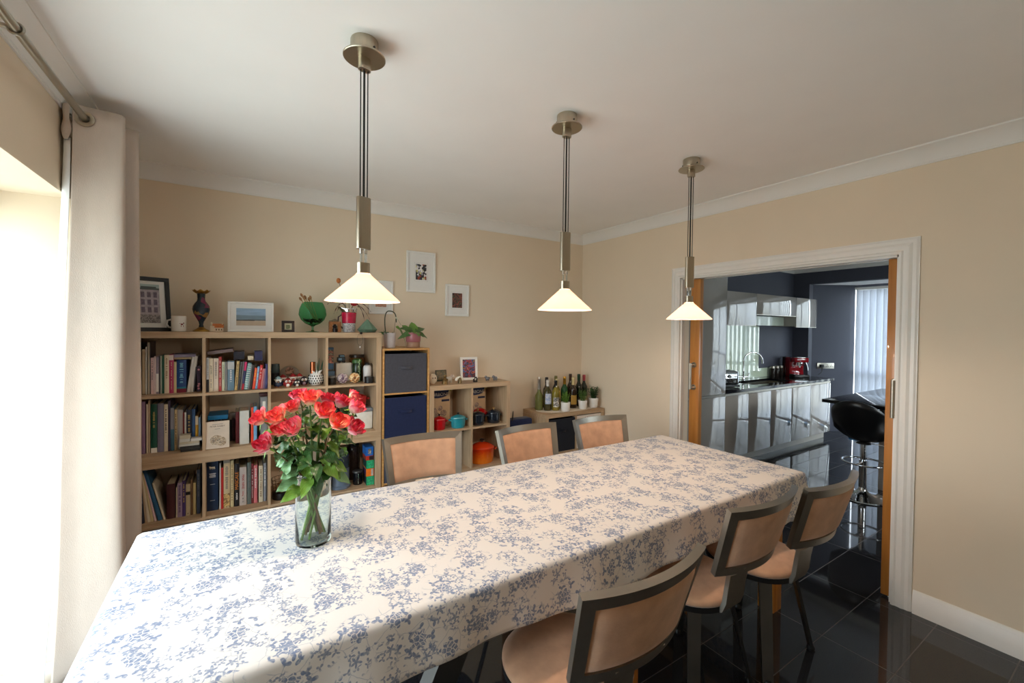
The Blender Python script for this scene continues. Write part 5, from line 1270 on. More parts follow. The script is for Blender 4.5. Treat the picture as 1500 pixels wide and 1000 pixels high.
# jug with crimson leaf spray
t = thing('silver_jug', 'silver and crimson patterned jug behind the nearest pendant shade', 'jug', (.681, 3.39, ZT))
b = bm_new(); lathe(b, [(0, 0), (.042, 0), (.045, .004), (.046, .062), (.048, .068)], 36); part('lower_body', b, picture_mat('white_silver_relief', [(200, 200, 204), (150, 148, 152), (224, 224, 226), (170, 168, 172)], 90, 'noise', .25), t, ang=60)
b = bm_new(); lathe(b, [(.048, .068), (.050, .085), (.050, .10), (.054, .148), (.051, .148), (.046, .10), (.044, .070)], 36, cap=False); part('crimson_band', b, M('crimson_glaze', (186, 30, 66), .25, var=.25, nscale=20), t, ang=60)
b = bm_new()
def spout(u, v):
    a = 2 * PI * u; r = .053 + .006 * v + .03 * v * max(0, math.cos(a - PI)) ** 6; return (r * math.cos(a), r * math.sin(a), .148 + .032 * v + .014 * v * max(0, math.cos(a - PI)) ** 6)
sheet(b, spout, 48, 4); part('silver_rim', b, CHROME, t, ang=70, solid=.002)
b = bm_new(); tube(b, [(-.045, 0, .135), (-.075, 0, .115), (-.078, 0, .075), (-.046, 0, .028)], .005, 10); part('handle', b, M('dark_handle', (60, 40, 40), .4), t)
t = thing('dried_leaf_spray', 'dark red dried leaf spray standing in the silver jug', 'dried leaves', (.681, 3.39, ZT))
REDL = M('dried_crimson_leaf', (96, 38, 36), .6, var=.3, nscale=40)
for k, (dx, dz, ln, an, dr) in enumerate([(-.05, .225, .10, 2.9, .3), (-.04, .215, .09, -2.8, 1.1), (-.03, .235, .07, -2.9, 1.6), (.05, .225, .12, .1, .7), (.06, .195, .07, .2, 1.8), (.04, .21, .10, -.2, 1.3), (-.07, .245, .05, 2.5, 0), (.0, .24, .07, 1.6, .2), (.02, .235, .07, -1.2, .9)]):
    part('leaf', leaf_bm(ln, .018, dr, .5), REDL, t, loc=(dx, -.005, dz), rot=(.4, -.1, an), ang=80)
b = bm_new()
for dx, dz in ((-.05, .225), (.05, .225), (-.075, .38), (.0, .24), (.04, .21), (-.07, .245)): tube(b, bez((dx * .1, 0, .09), (dx * .2, 0, .2), (dx, -.005, dz), 6), .0018, 6)
part('stems', b, M('dried_stem', (70, 40, 34), .7), t)
b = bm_new(); sphere(b, (-.076, -.004, .385), .016, 12, 8, (1, .8, 1.3)); part('seed_head', b, M('orange_seed_head', (186, 112, 60), .8, var=.3, nscale=80), t)
b = bm_new(); sphere(b, (.035, -.01, .22), .026, 14, 10, (1, 1, .8)); part('red_flower', b, M('red_flower_head', (170, 30, 40), .7, var=.3, nscale=80, bump=.6), t)
# green faceted cone
b = bm_new(); n = 8
prof = [(.058, 0), (.076, .022), (.040, .062), (.008, .098), (0, .102)]
lathe(b, prof, n); solo('green_cone_ornament', b, M('sage_stone', (108, 140, 118), .5, var=.12, nscale=20), 'faceted sage green cone ornament at the right end of the bookcase top', 'ornament', (.812, 3.37, ZT), .3, ang=20)
b = bm_new(); tube(b, [(0, 0, .002), (.02, -.01, .003), (.045, -.004, .003), (.07, .008, .004)], .0016, 6); solo('loose_cable', b, BLACKM, 'short black cord lying beside the sage cone ornament', 'cord', (.79, 3.30, ZT + .0005))
# hanging loop charm from the top panel
t = thing('hanging_charm', 'thin wire loop with a pale bead hanging from the bookcase top edge', 'charm', (.727, 3.214, ZT))
b = bm_new(); box(b, -.004, .012, -.006, .004, -.012, .0035); part('clip', b, BLACKM, t)
b = bm_new(); tube(b, [(.020 * math.cos(a) - .004, -.001, -.052 + .044 * math.sin(a)) for a in [2 * PI * k / 24 for k in range(25)]], .0008, 5, cap=False); part('wire_loop', b, M('dark_wire', (90, 70, 50), .5), t)
b = bm_new(); lathe(b, [(0, -.118), (.003, -.112), (.0035, -.104), (0, -.096)], 12, c=(-.004, -.001, 0)); part('bead', b, WHITEC, t)

# ------------------------------------------------------------------ plants on the tower
def pot(b, r0, r1, h, th=.004, soil=True):
    lathe(b, [(0, 0), (r0 * .95, 0), (r0, .003), (r1, h - .002), (r1 - .001, h), (r1 - th, h - .001), (r0 - th + (r1 - r0) * .6, h * .75), (0, h * .75)], 36)
t = thing('orchid_plant', 'arched leafless orchid in a pale grey pot on the oak tower', 'potted plant', (.975, 3.33, OT + .0005))
b = bm_new(); pot(b, .040, .047, .118); part('pot', b, M('pale_grey_pot', (196, 190, 192), .5, var=.04), t, ang=60)
b = bm_new(); lathe(b, [(0, .0895), (.04, .089), (.041, .104), (0, .108)], 20); part('bark', b, SOIL, t)
b = bm_new(); tube(b, bez((-.03, 0, .10), (-.06, 0, .30), (.0, 0, .288), 10) + bez((.0, 0, .288), (.055, 0, .29), (.05, 0, .20), 8)[1:], .0042, 8); part('flower_spike', b, M('dark_spike', (62, 66, 44), .5), t)
b = bm_new(); tube(b, [(.03, 0, .1), (.045, -.005, .24)], .0016, 6); tube(b, [(.05, 0, .245), (.085, -.01, .18)], .0012, 6); part('support_cane', b, M('thin_cane', (120, 100, 70), .6), t)
for k, (x, z, ln, an, dr, mt) in enumerate([(.02, .105, .10, 2.7, -.4, LEAFD), (.015, .105, .085, 3.3, -.6, LEAFD), (.042, .165, .10, -.3, 2.2, LEAFL), (.02, .105, .06, 1.2, -.3, LEAFD)]):
    part('leaf', leaf_bm(ln, .038, dr, .3), mt, t, loc=(x, -.01, z), rot=(-.8 if an > 2 else .8, .1, an), ang=80)
b = bm_new(); sphere(b, (.047, -.008, .236), .007, 10, 8); sphere(b, (.056, -.008, .228), .006, 10, 8); part('buds', b, M('pale_bud', (220, 216, 190), .6), t)
t = thing('calathea_plant', 'striped green calathea in a pink glazed pot on the oak tower', 'potted plant', (1.165, 3.33, OT + .0005))
b = bm_new(); lathe(b, [(.052, .046), (.0575, .050), (.0605, .118), (.059, .12), (.055, .118), (.05, .085), (0, .085)], 36); lathe(b, [(0, .0), (.052, 0), (.053, .003), (.0535, .042), (.052, .046), (0, .046)], 36)
part('pot', b, M('pink_glaze', (160, 98, 104), .25, var=.12, nscale=10), t, ang=60)
b = bm_new(); lathe(b, [(.0536, .036), (.0545, .038), (.0545, .043), (.0536, .045)], 36, cap=False); lathe(b, [(.0536, .002), (.0543, .004), (.0540, .034), (.0536, .035)], 36, cap=False); part('pot_foot_band', b, M('clay_band', (158, 120, 96), .4, var=.05), t, ang=60)
b = bm_new(); lathe(b, [(0, .0855), (.05, .0855), (.05, .104), (0, .110)], 20); part('soil', b, SOIL, t)
CAL = leaf_mat('calathea_leaf', (40, 84, 34), (128, 168, 70), .4); CALD = leaf_mat('calathea_dark_leaf', (34, 58, 30), (84, 120, 52), .4)
for k, (x, y, z, ln, wd, an, dr, ry, roll, mt) in enumerate([(0, -.015, .115, .135, .085, 1.5, .3, -1.2, 0, CAL), (-.01, -.02, .125, .115, .062, 3.1, .8, -.75, -.9, CALD), (.012, -.02, .125, .120, .062, .05, .9, -.75, .9, CALD), (-.02, -.03, .120, .095, .06, -2.7, 1.3, -.1, -.9, CALD), (.025, -.035, .112, .080, .05, -.45, 1.1, -.1, .9, CALD), (.0, -.04, .115, .075, .055, -1.5, 1.0, -.5, 0, CAL), (.03, .0, .115, .085, .05, .3, .7, -.5, .9, CALD), (-.02, .015, .12, .115, .065, 2.5, .4, -.95, -.7, CAL), (.01, .01, .12, .11, .06, .7, .4, -1., .7, CAL)]):
    part('leaf', leaf_bm(ln * .82, wd * .92, dr, .15), mt, t, loc=(x, y, z), rot=(roll, ry, an), ang=80)

# ------------------------------------------------------------------ frames on the wall
def wall_frame(label, xc, z0, w, h, aw, ah, art, az):
    t, a = framed('framed_picture', label, w, h, .016, WHITEF, MOUNT, art, (xc, BACK - .024, z0), aw=aw, ah=ah, az=az, fd=.023)
    b = bm_new(); g = .012
    for A in ((-aw / 2 - g, aw / 2 + g, h / 2 + az - ah / 2 - g - .001, h / 2 + az - ah / 2 - g), (-aw / 2 - g, aw / 2 + g, h / 2 + az + ah / 2 + g, h / 2 + az + ah / 2 + g + .001)): box(b, A[0], A[1], .0112, .0118, A[2], A[3])
    for sx in (-1, 1): box(b, sx * (aw / 2 + g), sx * (aw / 2 + g) + .001, .0112, .0118, h / 2 + az - ah / 2 - g, h / 2 + az + ah / 2 + g)
    part('mount_line', b, M('grey_mount_line', (176, 172, 168), .7), t, smooth=False)
wall_frame('upper white picture frame with a small collage print on the back wall', 1.325, 1.892, .262, .355, .098, .137, picture_mat('collage_print', [(44, 42, 46), (214, 210, 210), (226, 224, 222), (50, 48, 52), (150, 150, 160), (150, 70, 52), (206, 196, 130), (220, 216, 214), (60, 60, 66)], 62, 'cells'), 0.)
wall_frame('lower white picture frame with a dark portrait-like print, right of the upper frame', 1.675, 1.691, .232, .290, .100, .135, picture_mat('dark_portrait_print', [(30, 26, 22), (44, 34, 26), (60, 40, 30), (140, 72, 50), (40, 34, 26), (96, 100, 52), (180, 150, 126)], 26), 0.)
wall_frame('white picture frame half hidden behind the nearest pendant shade', .977, 1.691, .198, .280, .09, .12, picture_mat('pale_print', [(200, 170, 150), (170, 120, 100), (220, 210, 200)], 34), -.02)

# ------------------------------------------------------------------ third cube of the top row: little figures and the pineapple pot
t = thing('canister', 'dark cylindrical tin standing at the left of the penguin figures', 'tin', (.198, 3.47, Z1))
b = bm_new(); lathe(b, [(0, 0), (.026, 0), (.027, .002), (.027, .085), (0, .085)], 28); part('body', b, M('dark_tin', (40, 44, 50), .35, .4), t)
b = bm_new(); lathe(b, [(.0272, .086), (.0278, .092), (.0278, .125), (.026, .148), (0, .150)], 28); part('lid', b, M('smoky_teal_lid', (66, 90, 98), .2, .2), t)
def penguin(lab, x, y, h, body, belly, hat=None, feet=(200, 120, 50)):
    t = thing('penguin_figure', lab, 'figurine', (x, y, Z1 + .0005), group='small penguin figures'); r = h * .42
    nm = lambda c: 'toy_%d_%d_%d' % c
    b = bm_new(); lathe(b, [(0, .004), (r * .7, .004), (r * .98, h * .22), (r, h * .42), (r * .86, h * .60), (r * .80, h * .74), (r * .6, h * .92), (r * .25, h), (0, h * 1.01)], 24, sy=.85)
    for s in (-1, 1): sphere(b, (s * r * .95, 0, h * .40), r * .3, 10, 8, (.45, .8, 1.5), T((0, 0, 0)))
    part('body', b, M(nm(body), body, .45, var=.08), t)
    b = bm_new(); sphere(b, (0, -r * .42, h * .30), r * .62, 14, 10, (1, .75, 1.05)); part('belly', b, M(nm(belly), belly, .5, var=.06), t)
    b = bm_new()
    for s in (-1, 1): sphere(b, (s * r * .34, -r * .56, h * .66), r * .36, 12, 8, (1, .5, 1))
    part('face', b, M('toy_face', (232, 226, 218), .5), t)
    b = bm_new()
    for s in (-1, 1): sphere(b, (s * r * .30, -r * .74, h * .66), r * .10, 8, 6)
    part('eyes', b, BLACKM, t)
    b = bm_new(); lathe(b, [(r * .13, 0), (0, r * .3)], 10, mat=T((0, -r * .68, h * .56)) @ RX(PI / 2)); part('beak', b, M('toy_beak', (214, 140, 50), .5), t)
    b = bm_new()
    for s in (-1, 1): sphere(b, (s * r * .4, -r * .55, .004), r * .28, 10, 6, (1, 1.2, .35)); 
    for v in b.verts: v.co.z = max(v.co.z, 0)
    part('feet', b, M(nm(feet), feet, .5), t)
    if hat:
        b = bm_new(); lathe(b, [(r * .82, h * .76), (r * .84, h * .82), (r * .55, h * 1.02), (r * .1, h * 1.16), (0, h * 1.17)], 20, sy=.88); part('hat', b, M(nm(hat), hat, .6, var=.1), t)
        b = bm_new(); lathe(b, [(r * .84, h * .72), (r * .93, h * .76), (r * .93, h * .80), (r * .84, h * .84)], 20, sy=.9, cap=False); part('hat_trim', b, WHITEP, t)
penguin('penguin figure in a pale blue hood at the left front', .205, 3.30, .066, (34, 44, 66), (46, 60, 90), (126, 154, 162))
penguin('red and white penguin figure at the front, left of centre', .262, 3.285, .060, (150, 36, 38), (232, 228, 222))
penguin('smallest black and white penguin figure at the front', .318, 3.275, .050, (28, 26, 30), (230, 224, 214), None, (220, 120, 70))
penguin('black penguin figure with a lilac belly at the right front', .368, 3.34, .062, (44, 34, 44), (150, 130, 150), None, (160, 60, 50))
penguin('dark penguin figure with red cap behind, at the left', .240, 3.40, .066, (36, 40, 36), (60, 60, 50), (150, 40, 40))
penguin('penguin figure with red cap and pink beard, middle rear', .303, 3.395, .070, (140, 30, 36), (214, 150, 150), (156, 30, 36))
penguin('penguin figure with red and white cap, right rear', .348, 3.43, .066, (140, 150, 140), (222, 214, 206), (176, 50, 46))
t = thing('photo_dome', 'clear dome with a small portrait print behind the penguin figures', 'ornament', (.292, 3.52, Z1))
b = bm_new(); prism(b, [(.062 * math.cos(a), .075 + .050 * math.sin(a)) for a in [2 * PI * k / 32 for k in range(32)]], -.010, .008, 'Y'); part('dome', b, M('smoky_acrylic', (150, 138, 124), .12, var=.03), t)
b = bm_new(); prism(b, [(.030 * math.cos(a), .085 + .034 * math.sin(a)) for a in [2 * PI * k / 24 for k in range(24)]], -.0115, -.0103, 'Y'); part('print', b, picture_mat('portrait_print', [(60, 40, 34), (196, 150, 126), (96, 66, 50), (150, 130, 110)], 34), t)
b = bm_new(); box(b, -.05, .05, -.02, .02, 0, .030, bev=.004); part('base', b, BLACKM, t)
t = thing('lattice_pot', 'white openwork lattice pot right of the penguin figures', 'pot', (.446, 3.33, Z1 + .0005))
b = bm_new(); lathe(b, [(0, 0), (.030, 0), (.034, .002), (.046, .02), (.0505, .042), (.047, .066), (.036, .080), (.030, .082), (0, .08)], 40); part('body', b, WHITEC, t)
b = bm_new()
for r_ in range(4):
    for k in range(18):
        a = 2 * PI * (k + .5 * (r_ % 2)) / 18; z = .016 + r_ * .0165; rad = (.0455, .0505, .0505, .0465)[r_]
        sphere(b, (rad * math.cos(a), rad * math.sin(a), z), .0042, 8, 6, (1, 1, 1.5))
part('lattice_openings', b, BLACKM, t)
b = bm_new()
for k in range(8):
    a = 2 * PI * k / 8; q = Vector((math.cos(a), math.sin(a), 0))
    tube(b, [q * .022 + Vector((0, 0, .080)), q * .026 + Vector((0, 0, .092)), q * .040 + Vector((0, 0, .104))], [.009, .008, .002], 6)
part('crown', b, WHITEC, t)
b = bm_new(); lathe(b, [(0, .0), (.0175, 0), (.0175, .080), (.016, .081), (.016, .004), (0, .004)], 24); solo('copper_tube', b, M('polished_copper', (196, 120, 84), .15, 1., var=.05), 'shiny copper cylinder standing in the white lattice pot', 'tube', (.424, 3.33, Z1 + .084))
t = thing('green_brush', 'dark green leaf-shaped brush standing in the white lattice pot', 'brush', (.462, 3.33, Z1 + .084))
b = bm_new()
for dx, tl, hh in ((0, .004, .11), (.012, .02, .095), (-.006, -.004, .075)): tube(b, [(dx, 0, 0), (dx + tl * .5, 0, hh * .5), (dx + tl, 0, hh)], [.005, .009, .002], 8, flat=(1, .4))
part('blades', b, M('dark_green_felt', (24, 88, 66), .7, var=.15), t)

# fourth cube of the top row
def simple_box(name, label, cat, x0, x1, y0, y1, z0, z1, mat, bev=.0015, group=None):
    b = bm_new(); box(b, 0, x1 - x0, 0, y1 - y0, 0, z1 - z0, bev=bev, seg=1); return solo(name, b, mat, label, cat, (x0, y0, z0 + .0004), group=group)
t = thing('tall_carton', 'tall floral printed carton at the left of the fourth top cube', 'carton', (.513, 3.40, Z1))
b = bm_new(); box(b, 0, .062, 0, .06, 0, .245, bev=.001, seg=1); part('body', b, picture_mat('floral_carton', [(206, 190, 160), (70, 80, 70), (190, 110, 96), (210, 200, 170)], 36), t)
b = bm_new(); box(b, -.0005, .0625, -.0008, .0605, .10, .145); box(b, -.0005, .0625, -.0008, .0605, .245, .262); part('blue_band', b, M('carton_blue', (70, 110, 146), .5, var=.15), t)
simple_box('slate_tin', 'flat dark blue tin in front of the floral carton', 'tin', .5125, .572, 3.33, 3.39, Z1, Z1 + .092, M('slate_blue_tin', (76, 104, 128), .4, var=.3, nscale=30))
t = thing('dark_jar', 'small dark jar with pale lid at the left front of the fourth cube', 'jar', (.545, 3.285, Z1))
b = bm_new(); lathe(b, [(0, 0), (.026, 0), (.028, .004), (.028, .046), (.024, .050), (0, .05)], 24); part('body', b, M('dark_glass_jar', (44, 38, 34), .15, var=.2), t)
b = bm_new(); lathe(b, [(.0285, .0505), (.0285, .062), (0, .063)], 24); part('lid', b, M('grey_jar_lid', (110, 106, 100), .4), t)
simple_box('white_gift_box', 'plain white box in the middle of the fourth top cube', 'box', .598, .708, 3.42, 3.50, Z1, Z1 + .142, WHITEP)
t = thing('blue_toy', 'small dark blue blocky toy on top of the white box', 'toy', (.640, 3.455, Z1 + .1428))
b = bm_new(); box(b, -.030, .026, -.02, .02, .010, .042, bev=.003); box(b, -.018, .022, -.016, .016, .042, .062, bev=.003); part('body', b, M('toy_blue', (44, 66, 84), .4, var=.2), t)
b = bm_new()
for x in (-.018, .016):
    for y in (-.02, .016): lathe(b, [(.010, 0), (.010, .006), (0, .006)], 14, mat=T((x, y + .002, .010)) @ RX(PI / 2))
part('wheels', b, BLACKM, t)
b = bm_new(); box(b, -.012, .018, -.0168, -.0162, .046, .058); box(b, -.024, .0, -.0212, -.0205, .020, .036); part('windows', b, M('toy_glass', (120, 160, 190), .2), t, smooth=False)
t = thing('amber_jar', 'large amber glass jar with dark lid at the back right of the fourth cube', 'jar', (.770, 3.52, Z1))
b = bm_new(); lathe(b, [(0, 0), (.054, 0), (.058, .005), (.058, .165), (.052, .176), (0, .176)], 32); part('body', b, M('amber_glaze', (112, 72, 34), .15, var=.25, nscale=16), t)
b = bm_new(); lathe(b, [(.0585, .177), (.0585, .196), (.055, .2), (0, .2)], 32); part('lid', b, M('dark_jar_lid', (52, 40, 32), .35), t)
t = thing('glitter_jar', 'dark green jar with a speckled pale trim, in front of the amber jar', 'jar', (.744, 3.40, Z1))
b = bm_new(); lathe(b, [(0, 0), (.035, 0), (.038, .004), (.038, .125), (.030, .142), (0, .142)], 28); part('body', b, M('bottle_green_glaze', (34, 52, 30), .2, var=.4, nscale=20), t)
b = bm_new(); lathe(b, [(.036, .1425), (.036, .165), (.02, .175), (0, .176)], 24); part('lid', b, M('green_lid', (66, 104, 52), .4, var=.2), t)
b = bm_new(); rr = random.Random(9)
for k in range(60): sphere(b, (.006 + rr.uniform(-.005, .007), -.0395 - rr.uniform(0, .003), .004 + .170 * k / 60), rr.uniform(.0016, .0032), 6, 5)
part('bead_trim', b, M('pale_beads', (196, 224, 170), .3), t)
t = thing('flask', 'white flask with a black carry loop at the right of the fourth cube', 'flask', (.806, 3.335, Z1))
b = bm_new(); lathe(b, [(0, 0), (.029, 0), (.031, .003), (.031, .108), (.026, .122), (.018, .128), (0, .128)], 28); part('body', b, M('pale_grey_flask', (206, 204, 204), .35, var=.03), t)
b = bm_new(); lathe(b, [(.019, .1285), (.019, .142), (.016, .146), (0, .146)], 20); part('lid', b, BLACKM, t)
b = bm_new(); tube(b, bez((.016, -.004, .138), (.05, -.01, .15), (.034, -.012, .045), 10), .0018, 6); part('carry_loop', b, BLACKM, t)
t = thing('black_tin', 'low round black tin at the right front of the fourth top cube', 'tin', (.800, 3.262, Z1))
b = bm_new(); lathe(b, [(0, 0), (.030, 0), (.032, .002), (.032, .032), (0, .032)], 28); part('body', b, BLACKM, t)
b = bm_new(); lathe(b, [(.0335, .033), (.0335, .046), (.032, .048), (0, .048)], 28); part('lid', b, M('black_lid', (30, 30, 34), .3, .3), t)
for lab, x, y, cols in (('round pale lilac mosaic disc ornament, left of the amber one', .620, 3.30, [(150, 130, 140), (96, 76, 92), (176, 160, 166), (120, 90, 110), (200, 186, 180)]), ('round amber and cream mosaic disc ornament beside the lilac one', .704, 3.30, [(206, 150, 84), (120, 72, 36), (222, 190, 140), (180, 116, 60), (236, 214, 170)])):
    t = thing('mosaic_disc', lab, 'ornament', (x, y, Z1 + .039), group='round mosaic ornaments')
    b = bm_new(); lathe(b, [(0, -.011), (.030, -.011), (.0375, -.006), (.0385, 0), (.0375, .006), (.030, .011), (0, .011)], 36, mat=RX(PI / 2)); part('disc', b, picture_mat('mosaic_' + lab[6:11].strip(), cols, 110, 'cells', .3), t, ang=60)
    b = bm_new(); lathe(b, [(.010, -.001), (.010, .0018), (0, .0026)], 16, mat=T((0, -.0112, 0)) @ RX(PI / 2)); part('centre_boss', b, M('boss_' + lab[6:11].strip(), cols[1], .4), t)
# third & fourth cubes of the second row
def casserole(label, loc, r, h, col, oval=1., knob=(30, 28, 28), rz=0., group='enamel casserole pots', lid=True):
    t = thing('casserole', label, 'casserole', loc, rz, group)
    bh = h * .62
    b = bm_new(); lathe(b, [(0, 0), (r * .86, 0), (r * .92, .006), (r * .985, bh * .5), (r, bh - .003), (r * 1.01, bh), (0, bh)], 40, sy=oval); part('pot_body', b, col, t)
    b = bm_new(); lathe(b, [(r * 1.025, bh + .001), (r * 1.03, bh + .006), (r * .96, bh + .014), (r * .6, h * .80), (r * .2, h * .86), (0, h * .865)], 40, sy=oval); part('lid', b, col, t)
    b = bm_new(); lathe(b, [(r * .09, h * .85), (r * .08, h * .90), (r * .17, h * .95), (r * .18, h * .98), (r * .10, h), (0, h)], 20); part('knob', b, M('knob_%d' % knob[0], knob, .3, .5 if knob[0] > 100 else 0), t)
    for s in (-1, 1):
        b = bm_new(); z = bh * .82
        tube(b, [(s * r * .97, -r * .34 * oval, z), (s * r * 1.20, -r * .24 * oval, z + .003), (s * r * 1.24, 0, z + .004), (s * r * 1.20, r * .24 * oval, z + .003), (s * r * .97, r * .34 * oval, z)], [.008, .0075, .007, .0075, .008], 8); part('handle', b, col, t)
    return t
REDE = M('red_enamel', (176, 16, 22), .12, var=.08, coat=.5); TEALE = M('teal_enamel', (40, 138, 152), .12, var=.15, nscale=8, coat=.5); NAVYE = M('black_blue_enamel', (26, 32, 42), .12, var=.2, coat=.5)
ORGE = bpy.data.materials.new('flame_enamel')
MATS['flame'] = ORGE; ORGE.use_nodes = True
_n, _l = ORGE.node_tree.nodes, ORGE.node_tree.links; _b = _n['Principled BSDF']
_s = _n.new('ShaderNodeSeparateXYZ'); _l.new(_n.new('ShaderNodeTexCoord').outputs['Object'], _s.inputs[0])
_z = _n.new('ShaderNodeTexNoise'); _z.inputs['Scale'].default_value = 12; _q = math_node(_n, _l, 'ADD', math_node(_n, _l, 'MULTIPLY', _s.outputs['Z'], 5.2), math_node(_n, _l, 'MULTIPLY', _z.outputs['Fac'], .3))
_r = _n.new('ShaderNodeValToRGB'); _r.color_ramp.elements[0].color = lin((232, 128, 24)) + (1,); _r.color_ramp.elements[1].color = lin((206, 58, 16)) + (1,); _r.color_ramp.elements[0].position = .2; _r.color_ramp.elements[1].position = .75
_l.new(_q, _r.inputs['Fac']); _l.new(_r.outputs['Color'], _b.inputs['Base Color']); _b.inputs['Roughness'].default_value = .12; _b.inputs['Coat Weight'].default_value = .5
t = thing('storage_box', 'white plastic storage box with a grey lid in the second row, under the red pan', 'storage box', (.768, 3.36, Z2 + .0005))
b = bm_new(); box(b, -.078, .070, -.06, .12, 0, .132, bev=.006); part('tub', b, M('white_plastic', (226, 222, 212), .4), t)
b = bm_new(); box(b, -.081, .073, -.063, .123, .133, .158, bev=.004); part('lid', b, M('clear_grey_lid', (126, 130, 136), .2), t)
casserole('red enamel pan on top of the white storage box', (.752, 3.39, Z2 + .1595), .062, .118, REDE)
casserole('black enamel pan behind the topmost roses in the second row', (.592, 3.40, Z2 + .118), .058, .13, NAVYE)
simple_box('black_hamper', 'plain black box carrying the black pan behind the roses', 'box', .525, .660, 3.33, 3.50, Z2, Z2 + .117, BLACKM)
# third row
t = thing('wire_basket', 'dark wire basket with a black base in the third cube of the third row', 'basket', (.232, 3.33, Z3))
b = bm_new(); lathe(b, [(0, 0), (.060, 0), (.062, .004), (.062, .044), (.058, .046), (0, .046)], 32); part('base', b, BLACKM, t)
b = bm_new()
for z, r_ in ((.06, .060), (.085, .062), (.11, .064), (.135, .066)): tube(b, [(r_ * math.cos(a), r_ * math.sin(a), z) for a in [2 * PI * k / 28 for k in range(29)]], .0016, 5, cap=False)
for k in range(14): a = 2 * PI * k / 14; tube(b, [(.058 * math.cos(a), .058 * math.sin(a), .044), (.066 * math.cos(a), .066 * math.sin(a), .137)], .0013, 5)
part('wire_sides', b, M('bronze_wire', (96, 74, 56), .4, .7), t)
b = bm_new(); rr = random.Random(5)
for k in range(30): a = rr.uniform(0, 6.28); q = .045 * math.sqrt(rr.random()); sphere(b, (q * math.cos(a), q * math.sin(a), .056 + .04 * rr.random()), .010, 8, 6)
p = solo('wrapped_sweets', b, picture_mat('sweet_mix', [(120, 90, 60), (60, 44, 36), (160, 120, 70), (90, 50, 40)], 30), 'brown mixed contents heaped in the dark wire basket', 'sweets', (.232, 3.33, Z3 + .0005)); p['kind'] = 'stuff'
b = bm_new(); tube(b, [(.024 * math.cos(a), 0, .026 + .026 * math.sin(a)) for a in [2 * PI * k / 22 for k in range(23)]], .003, 8, cap=False); solo('black_ring', b, BLACKM, 'thin black ring leaning beside the dark wire basket', 'ring', (.325, 3.30, Z3))
t = thing('large_jar', 'large grey-blue glass jar with dark contents, right of the rose vase', 'jar', (.610, 3.325, Z3))
b = bm_new(); lathe(b, [(0, 0), (.070, 0), (.074, .004), (.074, .020), (.066, .026), (.066, .150), (0, .150)], 40); part('body', b, M('blue_grey_glaze', (96, 110, 128), .12, var=.12, nscale=10), t)
b = bm_new(); lathe(b, [(.0662, .151), (.0662, .230), (.06, .25), (.05, .256), (0, .256)], 40); part('upper_glass', b, M('dark_smoked_glass', (44, 52, 62), .08, var=.2), t)
t = thing('tall_dark_jar', 'tall smoky brown jar behind the small black jar', 'jar', (.735, 3.47, Z3))
b = bm_new(); lathe(b, [(0, 0), (.045, 0), (.048, .004), (.048, .24), (.04, .255), (0, .255)], 32); part('body', b, M('smoky_brown_glass', (62, 50, 44), .1, var=.3), t)
b = bm_new(); lathe(b, [(.042, .256), (.042, .28), (0, .284)], 24); part('lid', b, BLACKM, t)
t = thing('black_jar', 'small glossy black jar with silver clasp beside the stacked toy boxes', 'jar', (.738, 3.33, Z3))
b = bm_new(); lathe(b, [(0, 0), (.033, 0), (.036, .004), (.036, .090), (0, .09)], 28); part('body', b, M('gloss_black_glass', (16, 16, 20), .08), t)
b = bm_new(); lathe(b, [(.037, .0905), (.037, .100), (.03, .104), (0, .104)], 28); part('lid', b, M('pewter_lid', (120, 118, 116), .3, .8), t)
b = bm_new(); tube(b, [(-.004, -.0368, .012), (-.004, -.0385, .088)], .0022, 8); part('clasp', b, CHROME, t)
def toy_box(lab, x0, z0, h, col, side, pict, dx=0.):
    t = thing('toy_box', lab, 'box', (x0 + dx, 3.255, Z3 + z0), rz=-.03, group='stacked toy boxes')
    b = bm_new(); box(b, 0, .056, 0, .12, 0, h - .0008, bev=.0008, seg=1); part('carton', b, M('toybox_%d_%d' % (col[0], col[1]), col, .35, var=.12, nscale=60), t)
    b = bm_new(); box(b, -.0005, .0, .004, .116, .003, h - .004); part('side_print', b, M('toybox_side_%d' % side[0], side, .4, var=.4, nscale=50), t, smooth=False)
    b = bm_new(); box(b, *pict[:2], -.0006, .0, *pict[2:4]); part('front_print', b, pict[4], t, smooth=False)
GRP = picture_mat('green_foil_print', [(30, 150, 100), (60, 190, 130), (20, 110, 80), (110, 210, 160)], 110)
toy_box('bottom green box of the five stacked toy boxes', .785, 0, .066, (30, 164, 104), (30, 40, 50), (.004, .052, .006, .060, GRP))
toy_box('orange box second from the bottom of the toy boxes', .782, .0665, .058, (232, 116, 34), (60, 40, 80), (.036, .052, .004, .054, M('grey_white_print', (190, 176, 170), .4, var=.2)))
toy_box('upper green box of the stacked toy boxes, on the orange one', .784, .125, .062, (30, 164, 104), (24, 60, 60), (.004, .052, .005, .056, GRP))
toy_box('red and black box second from the top of the toy boxes', .780, .1875, .034, (176, 52, 36), (150, 50, 40), (.024, .054, .003, .031, M('black_front_print', (36, 34, 38), .4, var=.3)))
toy_box('blue box with a pale figure print on top of the toy boxes', .778, .222, .066, (28, 96, 176), (40, 110, 190), (.018, .040, .012, .052, picture_mat('pale_toy_print', [(214, 206, 190), (60, 50, 50), (200, 170, 110)], 70)))

